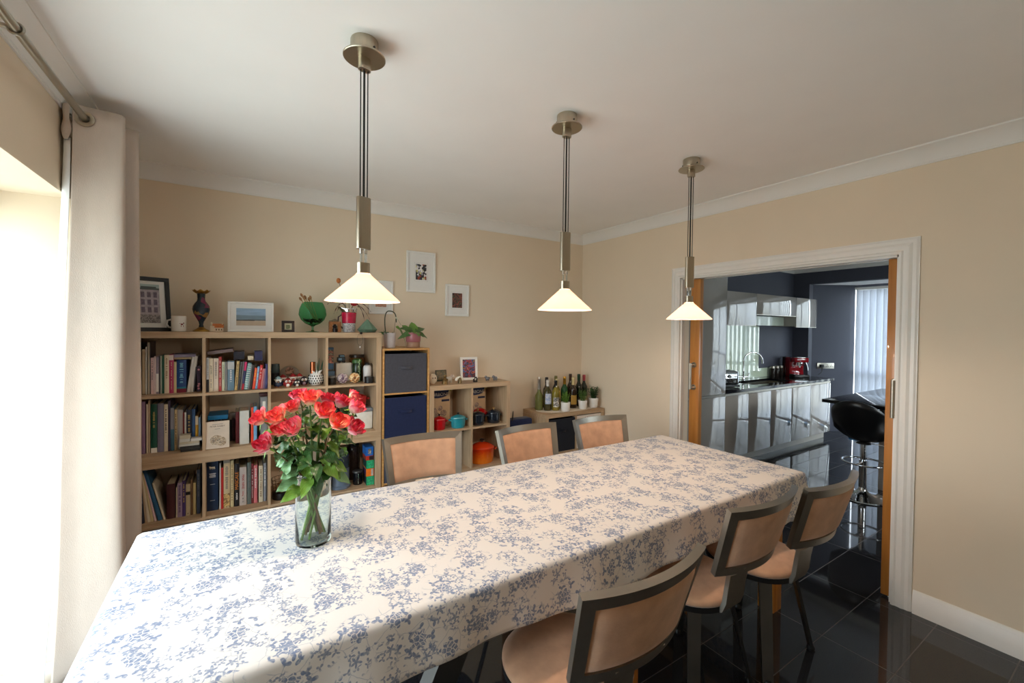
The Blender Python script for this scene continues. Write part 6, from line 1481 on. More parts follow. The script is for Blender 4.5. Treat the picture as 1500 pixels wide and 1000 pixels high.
# ------------------------------------------------------------------ pot shelf contents
def carton_box(label, x0, y0):
    t = thing('casserole_carton', label, 'carton', (x0, y0, KZ1 + .0005), group='printed cookware cartons')
    w, h, d = .205, .325, .16
    b = bm_new(); box(b, 0, w, 0, d, 0, h, bev=.001, seg=1); part('carton', b, CARTON, t)
    b = bm_new(); pts = [(0.001, h - .001), (0.001, h - .062)] + [(w * .02 + w * .86 * q, h - .062 - .024 * math.sin(PI * (q * .8 + .1))) for q in [k / 10 for k in range(11)]] + [(w * .94, h - .030), (w * .93, h - .001)]
    prism(b, list(reversed(pts)), -.0008, .0002, 'Y'); part('navy_logo_panel', b, M('navy_print', (28, 34, 72), .5), t, smooth=False)
    text_part('logo_lettering', 'ORBONE', .038, M('cream_print', (226, 214, 200), .5), t, (w * .56, -.0011, h - .056), (PI / 2, 0, 0), .0003)
    b = bm_new(); box(b, w * .62, w * .97, -.0008, .0002, h - .118, h - .100); part('navy_strip', b, M('navy_print', (28, 34, 72), .5), t, smooth=False)
    b = bm_new()
    for cx_, cz, rr_ in ((.06, .13, .028), (.115, .15, .022), (.145, .105, .030), (.085, .095, .022)): lathe(b, [(rr_, 0), (0, .0006)], 24, mat=T((cx_, -.0003, cz)) @ RX(PI / 2))
    part('pan_photos', b, picture_mat('pan_print', [(150, 130, 116), (190, 160, 136), (120, 100, 92), (206, 186, 160)], 60), t)
    b = bm_new(); box(b, w - .012, w + .012, -.0012, -.0004, h - .035, h - .005); part('tag', b, M('hang_tag', (206, 186, 120), .6), t, smooth=False)
carton_box('cookware carton with navy logo behind the red and teal casseroles', 1.322, 3.41)
carton_box('cookware carton with navy logo behind the two black casseroles', 1.675, 3.41)
casserole('small red casserole at the left of the pot shelf', (1.382, 3.300, KZ1 + .0008), .055, .125, REDE)
casserole('teal blue casserole beside the small red one', (1.548, 3.285, KZ1 + .0008), .064, .125, TEALE, .85)
casserole('left black casserole with brass knob on the pot shelf', (1.742, 3.295, KZ1 + .0008), .060, .135, NAVYE, 1., (190, 150, 90))
casserole('right black casserole with brass knob on the pot shelf', (1.908, 3.305, KZ1 + .0008), .060, .135, NAVYE, 1., (190, 150, 91))
b = bm_new(); lathe(b, [(0, 0), (.058, 0), (.062, .004), (.06, .012), (.035, .030), (.012, .036), (0, .037)], 32); 
solo('red_pan_lid', b, REDE, 'red enamel lid propped behind the left black casserole', 'pan lid', (1.815, 3.385, KZ1 + .085), rot=(.25, 0, 0))
simple_box('pan_stack_box', 'dark box under the red lid between the black casseroles', 'box', 1.768, 1.858, 3.372, 3.405, KZ1, KZ1 + .072, BLACKM)
casserole('large flame orange oval casserole on the lower pot shelf', (1.812, 3.345, KZ2 + .0005), .115, .205, ORGE, .8, (40, 36, 34))
t = thing('griddle_pan', 'dark pan standing on edge in the lower left pot cube', 'pan', (1.575, 3.42, KZ2))
b = bm_new(); lathe(b, [(0, 0), (.13, 0), (.14, .03), (.135, .03), (.125, .006), (0, .006)], 36, mat=T((-.12, .0, .141)) @ RX(PI / 2)); part('pan_body', b, BLACKM, t)
b = bm_new(); tube(b, [(.010, -.02, .10), (.022, -.03, .12), (.022, -.03, .20), (.010, -.02, .222)], .006, 8); part('handle', b, M('dark_grey_handle', (76, 74, 74), .4), t)
simple_box('baking_tray', 'dark flat tray on the stacked pans, just under the middle pot shelf', 'tray', 1.315, 1.60, 3.27, 3.36, .698, .712, BLACKM)
simple_box('lidded_crate', 'dark lidded crate carrying the flat tray in the lower left pot cube', 'crate', 1.320, 1.45, 3.27, 3.36, KZ2, .6975, M('charcoal_crate', (44, 40, 38), .5))
# ornaments on the pot shelf
t = thing('owl_ornament', 'cream owl-like ornament at the left end of the pot shelf top', 'ornament', (1.335, 3.33, KT))
b = bm_new(); sphere(b, (0, 0, .045), .036, 20, 14, (1, .8, 1.25)); 
for v in b.verts: v.co.z = max(v.co.z, 0)
part('body', b, M('cream_stoneware', (216, 204, 182), .5, var=.06), t)
b = bm_new()
for s in (-1, 1): sphere(b, (s * .010, -.0285, .055), .0045, 8, 6, (1, .5, 1.6))
part('eyes', b, M('brown_eye', (70, 50, 40), .4), t)
b = bm_new(); box(b, -.03, .03, -.008, .008, 0, .058, bev=.002); solo('turquoise_card', b, M('turquoise_print', (46, 130, 150), .5, var=.35, nscale=40), 'turquoise card block behind the cream owl ornament', 'ornament', (1.330, 3.42, KT + .058 - .0575))
t = thing('green_tile', 'dark green picture tile behind the brass figure', 'tile', (1.485, 3.50, KT + .0005), rot=(-.15, 0, 0))
b = bm_new(); box(b, -.052, .052, 0, .008, 0, .098, bev=.002); part('tile_body', b, M('dark_green_tile', (52, 54, 34), .4), t)
b = bm_new(); box(b, -.044, .044, -.0008, .0002, .010, .090); part('tile_picture', b, picture_mat('green_tile_print', [(76, 82, 44), (120, 96, 50), (60, 66, 36), (150, 130, 80)], 40), t, smooth=False)
def animal(name, lab, x, y, s, m1, m2, rz=0):
    t = thing(name, lab, 'figurine', (x, y, KT), rz); b = bm_new()
    sphere(b, (0, 0, .030 * s), .024 * s, 16, 10, (1.25, .85, .85))
    for sx in (-1, 1):
        for sy in (-1, 1): tube(b, [(sx * .017 * s, sy * .011 * s, 0), (sx * .016 * s, sy * .010 * s, .022 * s)], .0055 * s, 8)
    part('body', b, m1, t)
    b = bm_new(); sphere(b, (-.030 * s, -.006 * s, .050 * s), .015 * s, 14, 10, (1.15, .9, .9)); sphere(b, (-.044 * s, -.008 * s, .044 * s), .008 * s, 10, 8)
    for q in (-1, 1): sphere(b, (-.026 * s, -.006 * s + q * .014 * s, .060 * s), .006 * s, 8, 6, (.7, 1.3, 1))
    part('head', b, m2, t)
    return t
animal('sheep_ornament', 'white sheep-like ornament right of the brass figure', 1.500, 3.37, 1.05, M('white_fleece', (224, 218, 208), .8, bump=.6, bscale=120), M('white_face', (216, 204, 194), .6), PI)
t = thing('brass_figure', 'small brass-coloured kneeling figure in front of the green tile', 'figurine', (1.432, 3.30, KT))
b = bm_new(); lathe(b, [(0, 0), (.026, 0), (.024, .02), (.017, .044), (.009, .052), (.011, .058), (.014, .066), (.010, .078), (0, .081)], 18, sy=.8); part('body', b, M('old_brass', (120, 96, 58), .4, .7, var=.25, nscale=40), t)
b = bm_new(); tube(b, [(-.016, -.010, .042), (-.012, -.024, .032), (0, -.026, .036), (.012, -.024, .032), (.016, -.010, .042)], .005, 8); part('arms', b, MATS['old_brass'], t)
t = thing('shell_flower_ornament', 'white and brown petal ornament in front of the colourful picture', 'ornament', (1.565, 3.30, KT))
b = bm_new()
for k in range(7): a = PI * (k + .5) / 7; sphere(b, (.030 * math.cos(a), 0, .026 + .022 * math.sin(a)), .014, 12, 8, (1, .6, .8))
part('petals', b, M('white_shell', (226, 220, 206), .4), t)
b = bm_new(); lathe(b, [(0, 0), (.018, 0), (.015, .02), (.010, .044), (.0, .052)], 16, c=(0, -.010, 0)); part('bronze_core', b, M('bronze_core', (110, 92, 60), .4, .5), t)
t = thing('black_cat_ornament', 'small black curled ornament before the colourful picture', 'figurine', (1.722, 3.31, KT))
b = bm_new(); lathe(b, [(0, 0), (.020, 0), (.022, .006), (.016, .012), (0, .012)], 18); tube(b, [(.012, 0, .012), (.017, 0, .028), (.006, 0, .042), (-.006, 0, .036), (-.004, 0, .026)], [.007, .006, .006, .006, .004], 8); sphere(b, (-.014, 0, .020), .009, 10, 8); part('body', b, M('black_bronze', (40, 36, 36), .35, .4), t)
GREYSTONE = M('grey_stone_figure', (112, 112, 116), .6, var=.25, nscale=60)
animal('elephant_ornament', 'left of two tiny grey animal ornaments at the right of the picture', 1.862, 3.34, .72, GREYSTONE, GREYSTONE)
animal('elephant_ornament', 'right of two tiny grey animal ornaments at the right of the picture', 1.935, 3.33, .72, GREYSTONE, GREYSTONE)
t, a = framed('framed_picture', 'small white-framed colourful abstract picture leaning on the pot shelf top', .165, .208, .022, WHITEF, MOUNT, picture_mat('abstract_bright', [(40, 34, 38), (200, 90, 34), (50, 60, 110), (30, 30, 38), (150, 40, 46), (60, 100, 160), (36, 32, 40), (214, 150, 50), (90, 60, 90)], 17), (1.742, 3.465, KT), -.12, .10, fd=.014, aw=.122, ah=.165)
b = bm_new(); prism(b, [(0, 0), (.06, 0), (.004, .18)], -.0015, .0015, 'X'); part('red_strut', b, M('red_board', (176, 64, 34), .6), t, loc=(-.082, .012, .004), rot=(0, 0, -.5))

# ------------------------------------------------------------------ corner sideboard contents
t = thing('heart_box', 'white drawer box printed with hearts in the right cube of the sideboard', 'box', (SX0 + .392, 3.224, .391))
b = bm_new(); box(b, 0, .330, 0, .33, 0, .325, bev=.002, seg=1); part('carton', b, M('white_print_card', (224, 216, 206), .5, var=.02), t)
def heart(cx_, cz, s): return [(cx_ + s * .0625 * 16 * math.sin(a) ** 3, cz + s * .0625 * (13 * math.cos(a) - 5 * math.cos(2 * a) - 2 * math.cos(3 * a) - math.cos(4 * a))) for a in [2 * PI * k / 28 for k in range(28)]]
b = bm_new()
for cx_, cz, s in ((.13, .285, .026), (.16, .285, .022), (.05, .255, .014), (.25, .262, .015), (.09, .20, .014), (.21, .19, .016)): prism(b, heart(cx_, cz, s), -.0008, .0002, 'Y')
part('heart_prints', b, M('red_print', (170, 50, 56), .5), t, smooth=False)
b = bm_new(); rr = random.Random(4)
for k in range(26): cx_, cz = rr.uniform(.01, .32), rr.uniform(.02, .315); lathe(b, [(rr.uniform(.003, .007), 0), (0, .0005)], 8, mat=T((cx_, -.0003, cz)) @ RX(PI / 2))
part('motif_prints', b, M('grey_print', (110, 104, 106), .5), t)
t = thing('tray_cloth', 'scalloped cream mat under the wine bottles on the sideboard', 'mat', (2.83, 3.40, ST))
b = bm_new(); lathe(b, [(0, 0), (.178, 0), (.180, .0012), (.178, .0022), (0, .0022)], 60, sx=2.05, sy=.93); part('mat', b, M('cream_mat', (222, 212, 196), .8, var=.05, nscale=60), t)
MZ = ST + .0028
def bottle(lab, x, y, h, r, glass, cap, label=None, shoulder=.58, capz=.80, kind='wine_bottle', medal=None, lab_z=(.12, .40)):
    t = thing(kind, lab, 'bottle', (x, y, MZ), group='bottles on the corner sideboard')
    nr = .0145
    b = bm_new(); lathe(b, [(0, 0), (r * .9, 0), (r, .005), (r, h * shoulder), (r * .93, h * (shoulder + .045)), (r * .62, h * (shoulder + .11)), (nr * 1.08, h * (shoulder + .17)), (nr, h * capz), (nr, h * .985), (0, h * .985)], 28); part('glass', b, glass, t, ang=60)
    b = bm_new(); lathe(b, [(nr + .0012, h * capz), (nr + .0016, h * .93), (nr + .0026, h * .935), (nr + .0026, h * .96), (nr + .0014, h * .965), (nr + .0014, h * .998), (0, h)], 20); part('capsule', b, cap, t)
    if label:
        b = bm_new(); n = 16; R0 = r + .0006; a0, a1 = -PI / 2 - 1.25, -PI / 2 + 1.0
        pa = [(R0 * math.cos(a0 + (a1 - a0) * k / n), R0 * math.sin(a0 + (a1 - a0) * k / n)) for k in range(n + 1)]
        pb = [((R0 - .0012) * math.cos(a0 + (a1 - a0) * k / n), (R0 - .0012) * math.sin(a0 + (a1 - a0) * k / n)) for k in range(n, -1, -1)]
        prism(b, pa + pb, h * lab_z[0], h * lab_z[1]); part('paper_label', b, label, t, ang=60)
    if medal:
        b = bm_new(); lathe(b, [(.009, 0), (0, .001)], 16, mat=T((-.004, -nr - .002, h * medal[1])) @ RX(PI / 2)); part('medallion', b, medal[0], t)
    return t
GRNB = M('pale_green_bottle', (112, 118, 66), .08, var=.12, coat=.4); DRKB = M('dark_green_bottle', (20, 30, 20), .06, var=.15, coat=.5); OLVB = M('olive_bottle', (60, 56, 24), .08, var=.25, nscale=10, coat=.4); AMBB = M('amber_green_bottle', (132, 118, 40), .08, var=.25, nscale=10, coat=.4); BRNB = M('brown_bottle', (46, 30, 18), .07, var=.2, coat=.4); GRN2 = M('bright_green_bottle', (28, 84, 44), .07, var=.2, coat=.4)
SILV = M('silver_foil', (196, 194, 188), .3, .8, var=.12, nscale=60); GOLDF = M('gold_foil', (198, 150, 60), .3, .85, var=.1); WCAP = M('white_capsule', (214, 210, 204), .4); CREAMC = M('cream_capsule', (206, 188, 140), .45); PINKC = M('pink_capsule', (176, 72, 80), .4); DGC = M('dark_green_capsule', (24, 60, 44), .35)
LBLUE = picture_mat('blue_white_label', [(206, 212, 222), (150, 170, 206), (214, 218, 224), (96, 116, 166)], 22); LWHITE = picture_mat('white_bird_label', [(226, 222, 214), (220, 216, 208), (60, 60, 60), (226, 222, 214)], 30); LGOLD = M('gold_label', (206, 168, 84), .5, var=.1, nscale=40); LCREAM = M('cream_label', (206, 184, 140), .5, var=.08, nscale=40)
bottle('pale green sparkling wine bottle with silver foil, leftmost of the bottles', 2.530, 3.47, .330, .041, GRNB, SILV, None, .40, .62, 'sparkling_wine_bottle')
bottle('dark wine bottle with white cap and blue label, second from the left in front', 2.585, 3.40, .305, .038, OLVB, WCAP, LBLUE, .60, .80, lab_z=(.22, .56))
bottle('dark capped bottle standing behind the blue-labelled one', 2.650, 3.505, .318, .036, BRNB, BLACKM)
bottle('black-capped wine bottle with a white medallion and white label', 2.660, 3.365, .300, .038, AMBB, BLACKM, LWHITE, .60, .74, medal=(WHITEP, .80), lab_z=(.12, .44))
bottle('cream-capped white wine bottle behind the black-capped one', 2.722, 3.425, .305, .037, AMBB, CREAMC, LGOLD, .60, .76, lab_z=(.35, .62))
bottle('slim dark bottle with an olive cap between cream and gold capped ones', 2.775, 3.51, .325, .036, DRKB, M('olive_capsule', (110, 104, 54), .4))
bottle('gold-capped green bottle behind the first white herb pot', 2.838, 3.445, .322, .037, GRN2, GOLDF, None, .58, .74)
bottle('cream-capped amber bottle with two gold labels, middle right', 2.905, 3.385, .318, .038, BRNB, CREAMC, LGOLD, .58, .74, lab_z=(.12, .42), medal=(LCREAM, .60))
bottle('brown-black capped bottle at the back right of the gold-labelled bottle', 2.985, 3.525, .335, .036, BRNB, M('dark_brown_capsule', (60, 36, 26), .4))
bottle('dark green bottle with a green cap behind the middle white pot', 3.025, 3.435, .340, .038, DRKB, DGC)
bottle('dark bottle with a pink cap at the right end of the bottles', 3.130, 3.47, .325, .037, DRKB, PINKC, LCREAM, .58, .80, lab_z=(.12, .30))
def herb(label, x, y, r0, r1, h, mat, kind, hh, seed, rings=False):
    t = thing('potted_herb', label, 'potted plant', (x, y, MZ), group='white potted herbs on the sideboard')
    b = bm_new(); pot(b, r0, r1, h); part('pot', b, mat, t, ang=60)
    if rings:
        b = bm_new()
        for q in range(4):
            z = h * (.25 + .18 * q); rr_ = r0 + (r1 - r0) * z / h
            lathe(b, [(rr_ - .0005, z - .002), (rr_ + .0016, z), (rr_ - .0005, z + .002)], 36, cap=False)
        part('pot_ribs', b, mat, t)
    b = bm_new(); lathe(b, [(0, h * .752), (r0 * .9, h * .752), (r0 * .92, h * .88), (0, h * .9)], 18); part('soil', b, SOIL, t)
    rr = random.Random(seed); b = bm_new()
    for k in range(46 if kind == 'bush' else 34):
        a = rr.uniform(0, 2 * PI); q = r1 * .8 * math.sqrt(rr.random()); top = hh * rr.uniform(.5, 1)
        p0 = Vector((q * math.cos(a) * .6, q * math.sin(a) * .6, h * .88)); p1 = Vector((q * math.cos(a) * 1.5, q * math.sin(a) * 1.3, h * .88 + top))
        tube(b, [p0, p0.lerp(p1, .6) + Vector((0, 0, .006)), p1], .0012, 5)
        for e in range(5 if kind == 'bush' else 4):
            p = p0.lerp(p1, .35 + .65 * e / 4); la = rr.uniform(0, 2 * PI); ln = rr.uniform(.022, .040) if kind == 'bush' else rr.uniform(.018, .032)
            d = Vector((math.cos(la), math.sin(la), rr.uniform(-.3, .5))).normalized(); s = d.cross(Vector((0, 0, 1))).normalized() * ln * (.30 if kind == 'bush' else .20)
            vs = [b.verts.new(p), b.verts.new(p + d * ln * .5 + s), b.verts.new(p + d * ln), b.verts.new(p + d * ln * .5 - s)]
            b.faces.new(vs)
    f = part('foliage', b, (LEAFL, LEAFD, HERB)[('grass', 'bush', 'mix').index(kind)], t, smooth=False); f['kind'] = 'stuff'
    return t
HERB = leaf_mat('herb_leaf', (70, 110, 44), (110, 140, 70))
herb('first herb in a straight white pot at the front left of the bottles', 2.715, 3.275, .042, .0465, .092, WHITEC, 'grass', .125, 1)
herb('herb in a tapered white pot in the middle, by the dark green bottle', 2.955, 3.29, .038, .048, .088, WHITEC, 'mix', .135, 2)
herb('bushy herb in the ribbed white pot at the right end of the sideboard', 3.112, 3.300, .042, .052, .100, WHITEC, 'bush', .135, 3, True)
t = thing('navy_bag', 'navy blue bag with a strap between the pot shelf and the sideboard', 'bag', (2.235, 3.40, .40))
b = bm_new(); box(b, -.13, .13, -.06, .06, 0, .325, bev=.02, seg=3); part('bag_body', b, NAVYF, t)
b = bm_new(); tube(b, [(-.10, -.05, .31), (-.085, -.04, .40), (-.06, 0, .33)], .006, 8, flat=(1.6, .5)); part('strap', b, BLACKM, t)
t = thing('crate', 'dark crate on the floor beneath the navy bag', 'crate', (2.235, 3.40, 0))
b = bm_new(); box(b, -.14, .14, -.12, .12, 0, .399, bev=.004, seg=1); part('crate_body', b, M('charcoal_crate', (44, 40, 38), .5), t)

# ================================================================== KITCHEN
GLOSS = M('gloss_stone_lacquer', (168, 160, 152), .06, var=.01, coat=1., spec=.6)
GLOSSU = GLOSS
GRAN = M('black_granite', (18, 18, 20), .08, var=.5, nscale=260, spec=.6)
PLINTH = M('stone_plinth', (170, 164, 152), .3, var=.02)
CABF, CAB0 = 2.80, 4.69
def base_cab(lab, x0, x1, h=.86, face=CABF, top=.856):
    t = thing('base_cabinet', lab, 'kitchen cabinet', (x0, face, 0), group='gloss base cabinets')
    w = x1 - x0
    b = bm_new(); box(b, .001, w - .001, .022, KY - face - .002, .10, top); part('carcass', b, GLOSS, t, smooth=False)
    b = bm_new(); box(b, .0015, w - .0015, 0, .0205, .105, h - .035, bev=.0015); part('door', b, GLOSS, t)
    b = bm_new(); box(b, .002, w - .002, .004, .0215, h - .030, h - .006); part('handle_rail', b, STEEL, t, smooth=False)
    return t
xs = [4.69, 5.18, 5.70, 6.24, 6.785, 7.42]
for (x0, x1), lab in zip(zip(xs, xs[1:]), ('gloss base cabinet next to the tall kitchen unit', 'second gloss base cabinet from the tall unit, under the sink start', 'third gloss base cabinet from the tall unit, under the tap', 'fourth gloss base cabinet from the tall unit', 'last gloss base cabinet at the bay end of the counter')):
    base_cab(lab, x0, x1, top=.68 if 5.1 < x0 < 6.6 else .856)
b = bm_new(); box(b, CAB0, 7.40, 0, .02, 0, .099); solo('plinth', b, PLINTH, 'pale plinth board under the row of gloss base cabinets', 'plinth', (0, CABF + .07, 0), smooth=False)
t = thing('worktop', 'black granite worktop along the kitchen sink wall', 'worktop', (0, 0, 0))
b = bm_new(); zt, zb = .895, .862; SX, SY = (5.55, 6.55), (2.93, 3.25)
box(b, CAB0, SX[0], CABF - .02, KY - .002, zb, zt); box(b, SX[1], 7.475, CABF - .02, KY - .002, zb, zt); box(b, SX[0], SX[1], CABF - .02, SY[0], zb, zt); box(b, SX[0], SX[1], SY[1], KY - .002, zb, zt)
part('slab', b, GRAN, t, smooth=False)
t = thing('sink', 'stainless steel undermount sink set in the black worktop', 'sink', (6.05, 3.09, .862))
b = bm_new(); box(b, -.499, .499, -.159, .159, -.17, -.165); box(b, -.499, -.494, -.159, .159, -.165, -.001); box(b, .494, .499, -.159, .159, -.165, -.001); box(b, -.494, .494, -.159, -.154, -.165, -.001); box(b, -.494, .494, .154, .159, -.165, -.001); part('basin', b, STEEL, t)
t = thing('tap', 'chrome swan-neck kitchen tap with two levers at the sink', 'tap', (5.95, 3.30, .8955), math.radians(-32))
b = bm_new(); tube(b, [(0, 0, .03), (0, 0, .26)] + [(.135 - .135 * math.cos(a), 0, .26 + .13 * math.sin(a)) for a in [PI * k / 14 for k in range(1, 14)]] + [(.27, 0, .235)], .012, 14); part('spout', b, CHROME, t)
b = bm_new(); lathe(b, [(0, 0), (.035, 0), (.035, .008), (.022, .014), (.018, .06), (.014, .066), (0, .068)], 24); part('base', b, CHROME, t)
for s in (-1, 1):
    b = bm_new(); tube(b, [(0, 0, .045), (s * .06, 0, .045), (s * .072, 0, .055), (s * .078, 0, .115)], [.011, .011, .010, .007], 10); part('lever', b, CHROME, t)
# tall unit
t = thing('tall_cabinet', 'tall gloss larder cabinet just inside the doorway', 'kitchen cabinet', (3.95, CABF, 0))
w = 4.688 - 3.95
b = bm_new(); box(b, 0, w, .022, KY - CABF - .002, .10, 2.29); part('carcass', b, GLOSS, t, smooth=False)
b = bm_new(); box(b, .0015, w - .0015, 0, .0205, .105, .832, bev=.0015); part('lower_door', b, GLOSS, t)
b = bm_new(); box(b, .0015, w - .0015, 0, .0205, .862, 2.288, bev=.0015); part('upper_door', b, GLOSS, t)
b = bm_new(); box(b, .002, w - .002, .004, .0215, .836, .858); part('handle_rail', b, STEEL, t, smooth=False)
b = bm_new(); box(b, 0, w, .07, .09, 0, .099); part('plinth_board', b, PLINTH, t, smooth=False)
def wall_cab(lab, x0, x1, z0, z1):
    t = thing('wall_cabinet', lab, 'kitchen cabinet', (x0, 3.05, 0), group='gloss wall cabinets'); w = x1 - x0
    b = bm_new(); box(b, .001, w - .001, .022, .348, z0, z1); part('carcass', b, GLOSS, t, smooth=False)
    b = bm_new(); box(b, .0015, w - .0015, 0, .0205, z0 - .004, z1, bev=.0015); part('door', b, GLOSSU, t)
    b = bm_new(); box(b, .002, w - .002, .002, .0195, z0 - .012, z0 - .005); part('grip_edge', b, STEEL, t, smooth=False)
wall_cab('left gloss wall cabinet beside the tall unit', 4.70, 5.795, 1.665, 2.085)
wall_cab('middle shallower gloss wall cabinet with the recess below it', 5.797, 6.885, 1.815, 2.085)
wall_cab('right gloss wall cabinet at the end above the coffee machine', 6.887, 7.53, 1.660, 2.085)
t = thing('cooker_hood', 'slim pale hood slung under the middle wall cabinet', 'cooker hood', (5.80, 3.22, 1.668))
b = bm_new(); box(b, .002, 1.083, 0, .178, 0, .13); part('hood_body', b, M('pale_green_lacquer', (206, 216, 200), .15, coat=.5), t, smooth=False)
SPLASH = M('pale_green_glass', (206, 220, 196), .05, var=.01, coat=1.)
t = thing('splashback', 'pale green glass splashback behind the sink', 'splashback', (0, KY - .010, 0))
b = bm_new(); box(b, 5.02, 6.52, 0, .008, .897, 1.66); part('glass_sheet', b, SPLASH, t, smooth=False)
b = bm_new(); box(b, 6.522, 7.55, .0, .008, .897, 1.03); part('upstand', b, SPLASH, t, smooth=False)
# toaster
t = thing('toaster', 'chrome rounded toaster on the worktop beside the tall unit', 'toaster', (5.02, 3.02, .9035), math.radians(-25))
b = bm_new(); box(b, -.15, .15, -.10, .10, .012, .195, bev=.05, seg=5); part('body', b, CHROME, t)
b = bm_new(); box(b, -.155, .155, -.085, .085, 0, .02, bev=.004); part('base', b, BLACKM, t)
b = bm_new()
for y in (-.035, .035): box(b, -.10, .10, y - .014, y + .014, .192, .1975)
part('slots', b, BLACKM, t, smooth=False)
for z, x in ((.07, -.06), (.07, .06), (.13, .0)):
    b = bm_new(); lathe(b, [(.022, 0), (.022, .012), (.016, .018), (0, .018)], 20, mat=T((x, -.100, z)) @ RX(PI / 2)); part('dial', b, GUNDARK, t)
# coffee machine
t = thing('coffee_machine', 'red and chrome espresso machine on the worktop by the bay wall', 'coffee machine', (7.13, 3.13, .8955), math.radians(-40))
RED = M('gloss_red', (150, 24, 34), .15, coat=.6)
b = bm_new(); box(b, -.10, .10, .02, .20, .0, .30, bev=.012); box(b, -.10, .10, -.12, .02, .23, .30, bev=.010); part('body', b, RED, t)
b = bm_new(); box(b, -.11, .11, .202, .23, 0, .295, bev=.006); part('water_tank', b, BLACKM, t)
b = bm_new(); box(b, -.105, .105, -.14, .018, 0, .045, bev=.008); part('drip_tray', b, BLACKM, t)
b = bm_new(); box(b, -.095, .095, -.135, -.0, .0455, .050); box(b, -.104, .104, -.13, .19, .301, .307, bev=.002); part('chrome_trim', b, CHROME, t)
b = bm_new(); lathe(b, [(.034, 0), (.034, .05), (0, .05)], 24, c=(0, -.06, .178)); tube(b, [(0, -.09, .20), (0, -.20, .19)], .012, 10); tube(b, [(0, -.06, .178), (0, -.06, .15)], .012, 10); part('portafilter', b, CHROME, t)
b = bm_new(); tube(b, [(.085, -.06, .23), (.105, -.075, .16), (.108, -.08, .11)], .006, 8); part('steam_wand', b, CHROME, t)
# jars under the wall cabinet, sockets
for k, x in enumerate((7.06, 6.93, 6.80)):
    t = thing('spice_jar', ('right', 'middle', 'left')[k] + ' small dark jar on the worktop against the upstand', 'jar', (x, 3.33, .8955), group='jars by the coffee machine')
    b = bm_new(); lathe(b, [(0, 0), (.036, 0), (.038, .004), (.038, .12), (.03, .13), (0, .13)], 20); part('body', b, M('dark_glass_jar', (44, 38, 34), .15), t)
    b = bm_new(); lathe(b, [(.032, .1305), (.032, .16), (0, .162)], 20); part('lid', b, STEEL, t)
pc = L0 + Ld * .20 - Ln * .002
sa = math.atan2(Ld.y, Ld.x)
t = thing('wall_socket', 'steel double plug socket on the dark bay wall', 'socket', (pc.x, pc.y, 1.045), sa)
b = bm_new(); box(b, -.115, .155, -.012, 0, -.045, .045, bev=.003); part('plate', b, STEEL, t)
b = bm_new()
for x in (-.055, .045, .11):
    for dx, dz in ((0, .016), (-.012, -.010), (.012, -.010)): box(b, x + dx - .004, x + dx + .004, -.0135, -.0115, dz - .007, dz + .007)
part('pin_holes', b, BLACKM, t, smooth=False)
b = bm_new(); box(b, -.08, -.03, -.05, -.0125, -.028, .024, bev=.008); tube(b, [(-.055, -.035, -.025), (-.058, -.04, -.09), (-.12, -.05, -.14)], .005, 6); part('plug', b, BLACKM, t)
# breakfast bar and stools
t = thing('breakfast_bar', 'black granite breakfast bar with pale panel base beyond the doorway', 'bar', (0, 0, 0))
b = bm_new(); box(b, 5.00, 6.60, .10, 1.962, .868, .90, bev=.003); part('bar_top', b, GRAN, t)
b = bm_new(); box(b, 5.42, 6.50, .25, 1.62, .0, .867); part('base_panel', b, GLOSS, t, smooth=False)
def stool(lab, x, y, rz, group='bar stools'):
    t = thing('bar_stool', lab, 'bar stool', (x, y, 0), rz, group)
    b = bm_new(); lathe(b, [(0, 0), (.205, 0), (.21, .006), (.205, .012), (.12, .030), (.05, .055), (.034, .075), (.030, .10), (0, .10)], 44); part('base', b, CHROME, t)
    b = bm_new(); tube(b, [(0, 0, .09), (0, 0, .36)], .030, 20); tube(b, [(0, 0, .36), (0, 0, .53)], .021, 20); part('column', b, CHROME, t)
    b = bm_new(); tube(b, [(.17 * math.cos(a), .03 + .17 * math.sin(a), .335) for a in [2 * PI * k / 36 for k in range(37)]], .009, 10, cap=False); tube(b, [(0, 0, .335), (0, -.14, .335)], .010, 8); part('footrest', b, CHROME, t)
    # bowl seat: deep rounded shell rising at the back (towards -Y)
    b = bm_new()
    def shell(u, v):
        a = 2 * PI * u; rr_ = v
        back = max(0, -math.sin(a))
        R = .235
        z = .545 + .10 * rr_ ** 2.2 + .30 * rr_ ** 2.2 * back ** .7
        return (R * rr_ * math.cos(a) * (1 + .06 * back), R * rr_ * math.sin(a) - .0 - .03 * rr_ * back, z)
    sheet(b, shell, 56, 14); bmesh.ops.remove_doubles(b, verts=b.verts, dist=1e-4); part('seat_shell', b, BLACKP, t, ang=80, solid=.022)
    b = bm_new(); lathe(b, [(0, 0), (.06, 0), (.05, .012), (.022, .016), (0, .016)], 24, c=(0, 0, .518)); part('seat_mount', b, GUNDARK, t)
    b = bm_new(); tube(b, [(.0, .0, .535), (.14, .02, .525), (.17, .02, .515)], .005, 8); part('lift_lever', b, CHROME, t)
    return t
stool('near black bowl-seated chrome bar stool tucked at the bar corner', 5.03, 1.62, -PI / 2)
stool('second black chrome bar stool, mostly behind the oak door', 5.03, 1.10, -PI / 2)
b = bm_new(); box(b, -.06, .06, -.10, .10, 0, .05, bev=.02, seg=3); solo('blue_cloth', b, M('bright_blue_cloth', (40, 140, 200), .7, var=.1), 'small bright blue item on the kitchen floor by the bay', 'cloth', (7.85, 2.60, .0005))

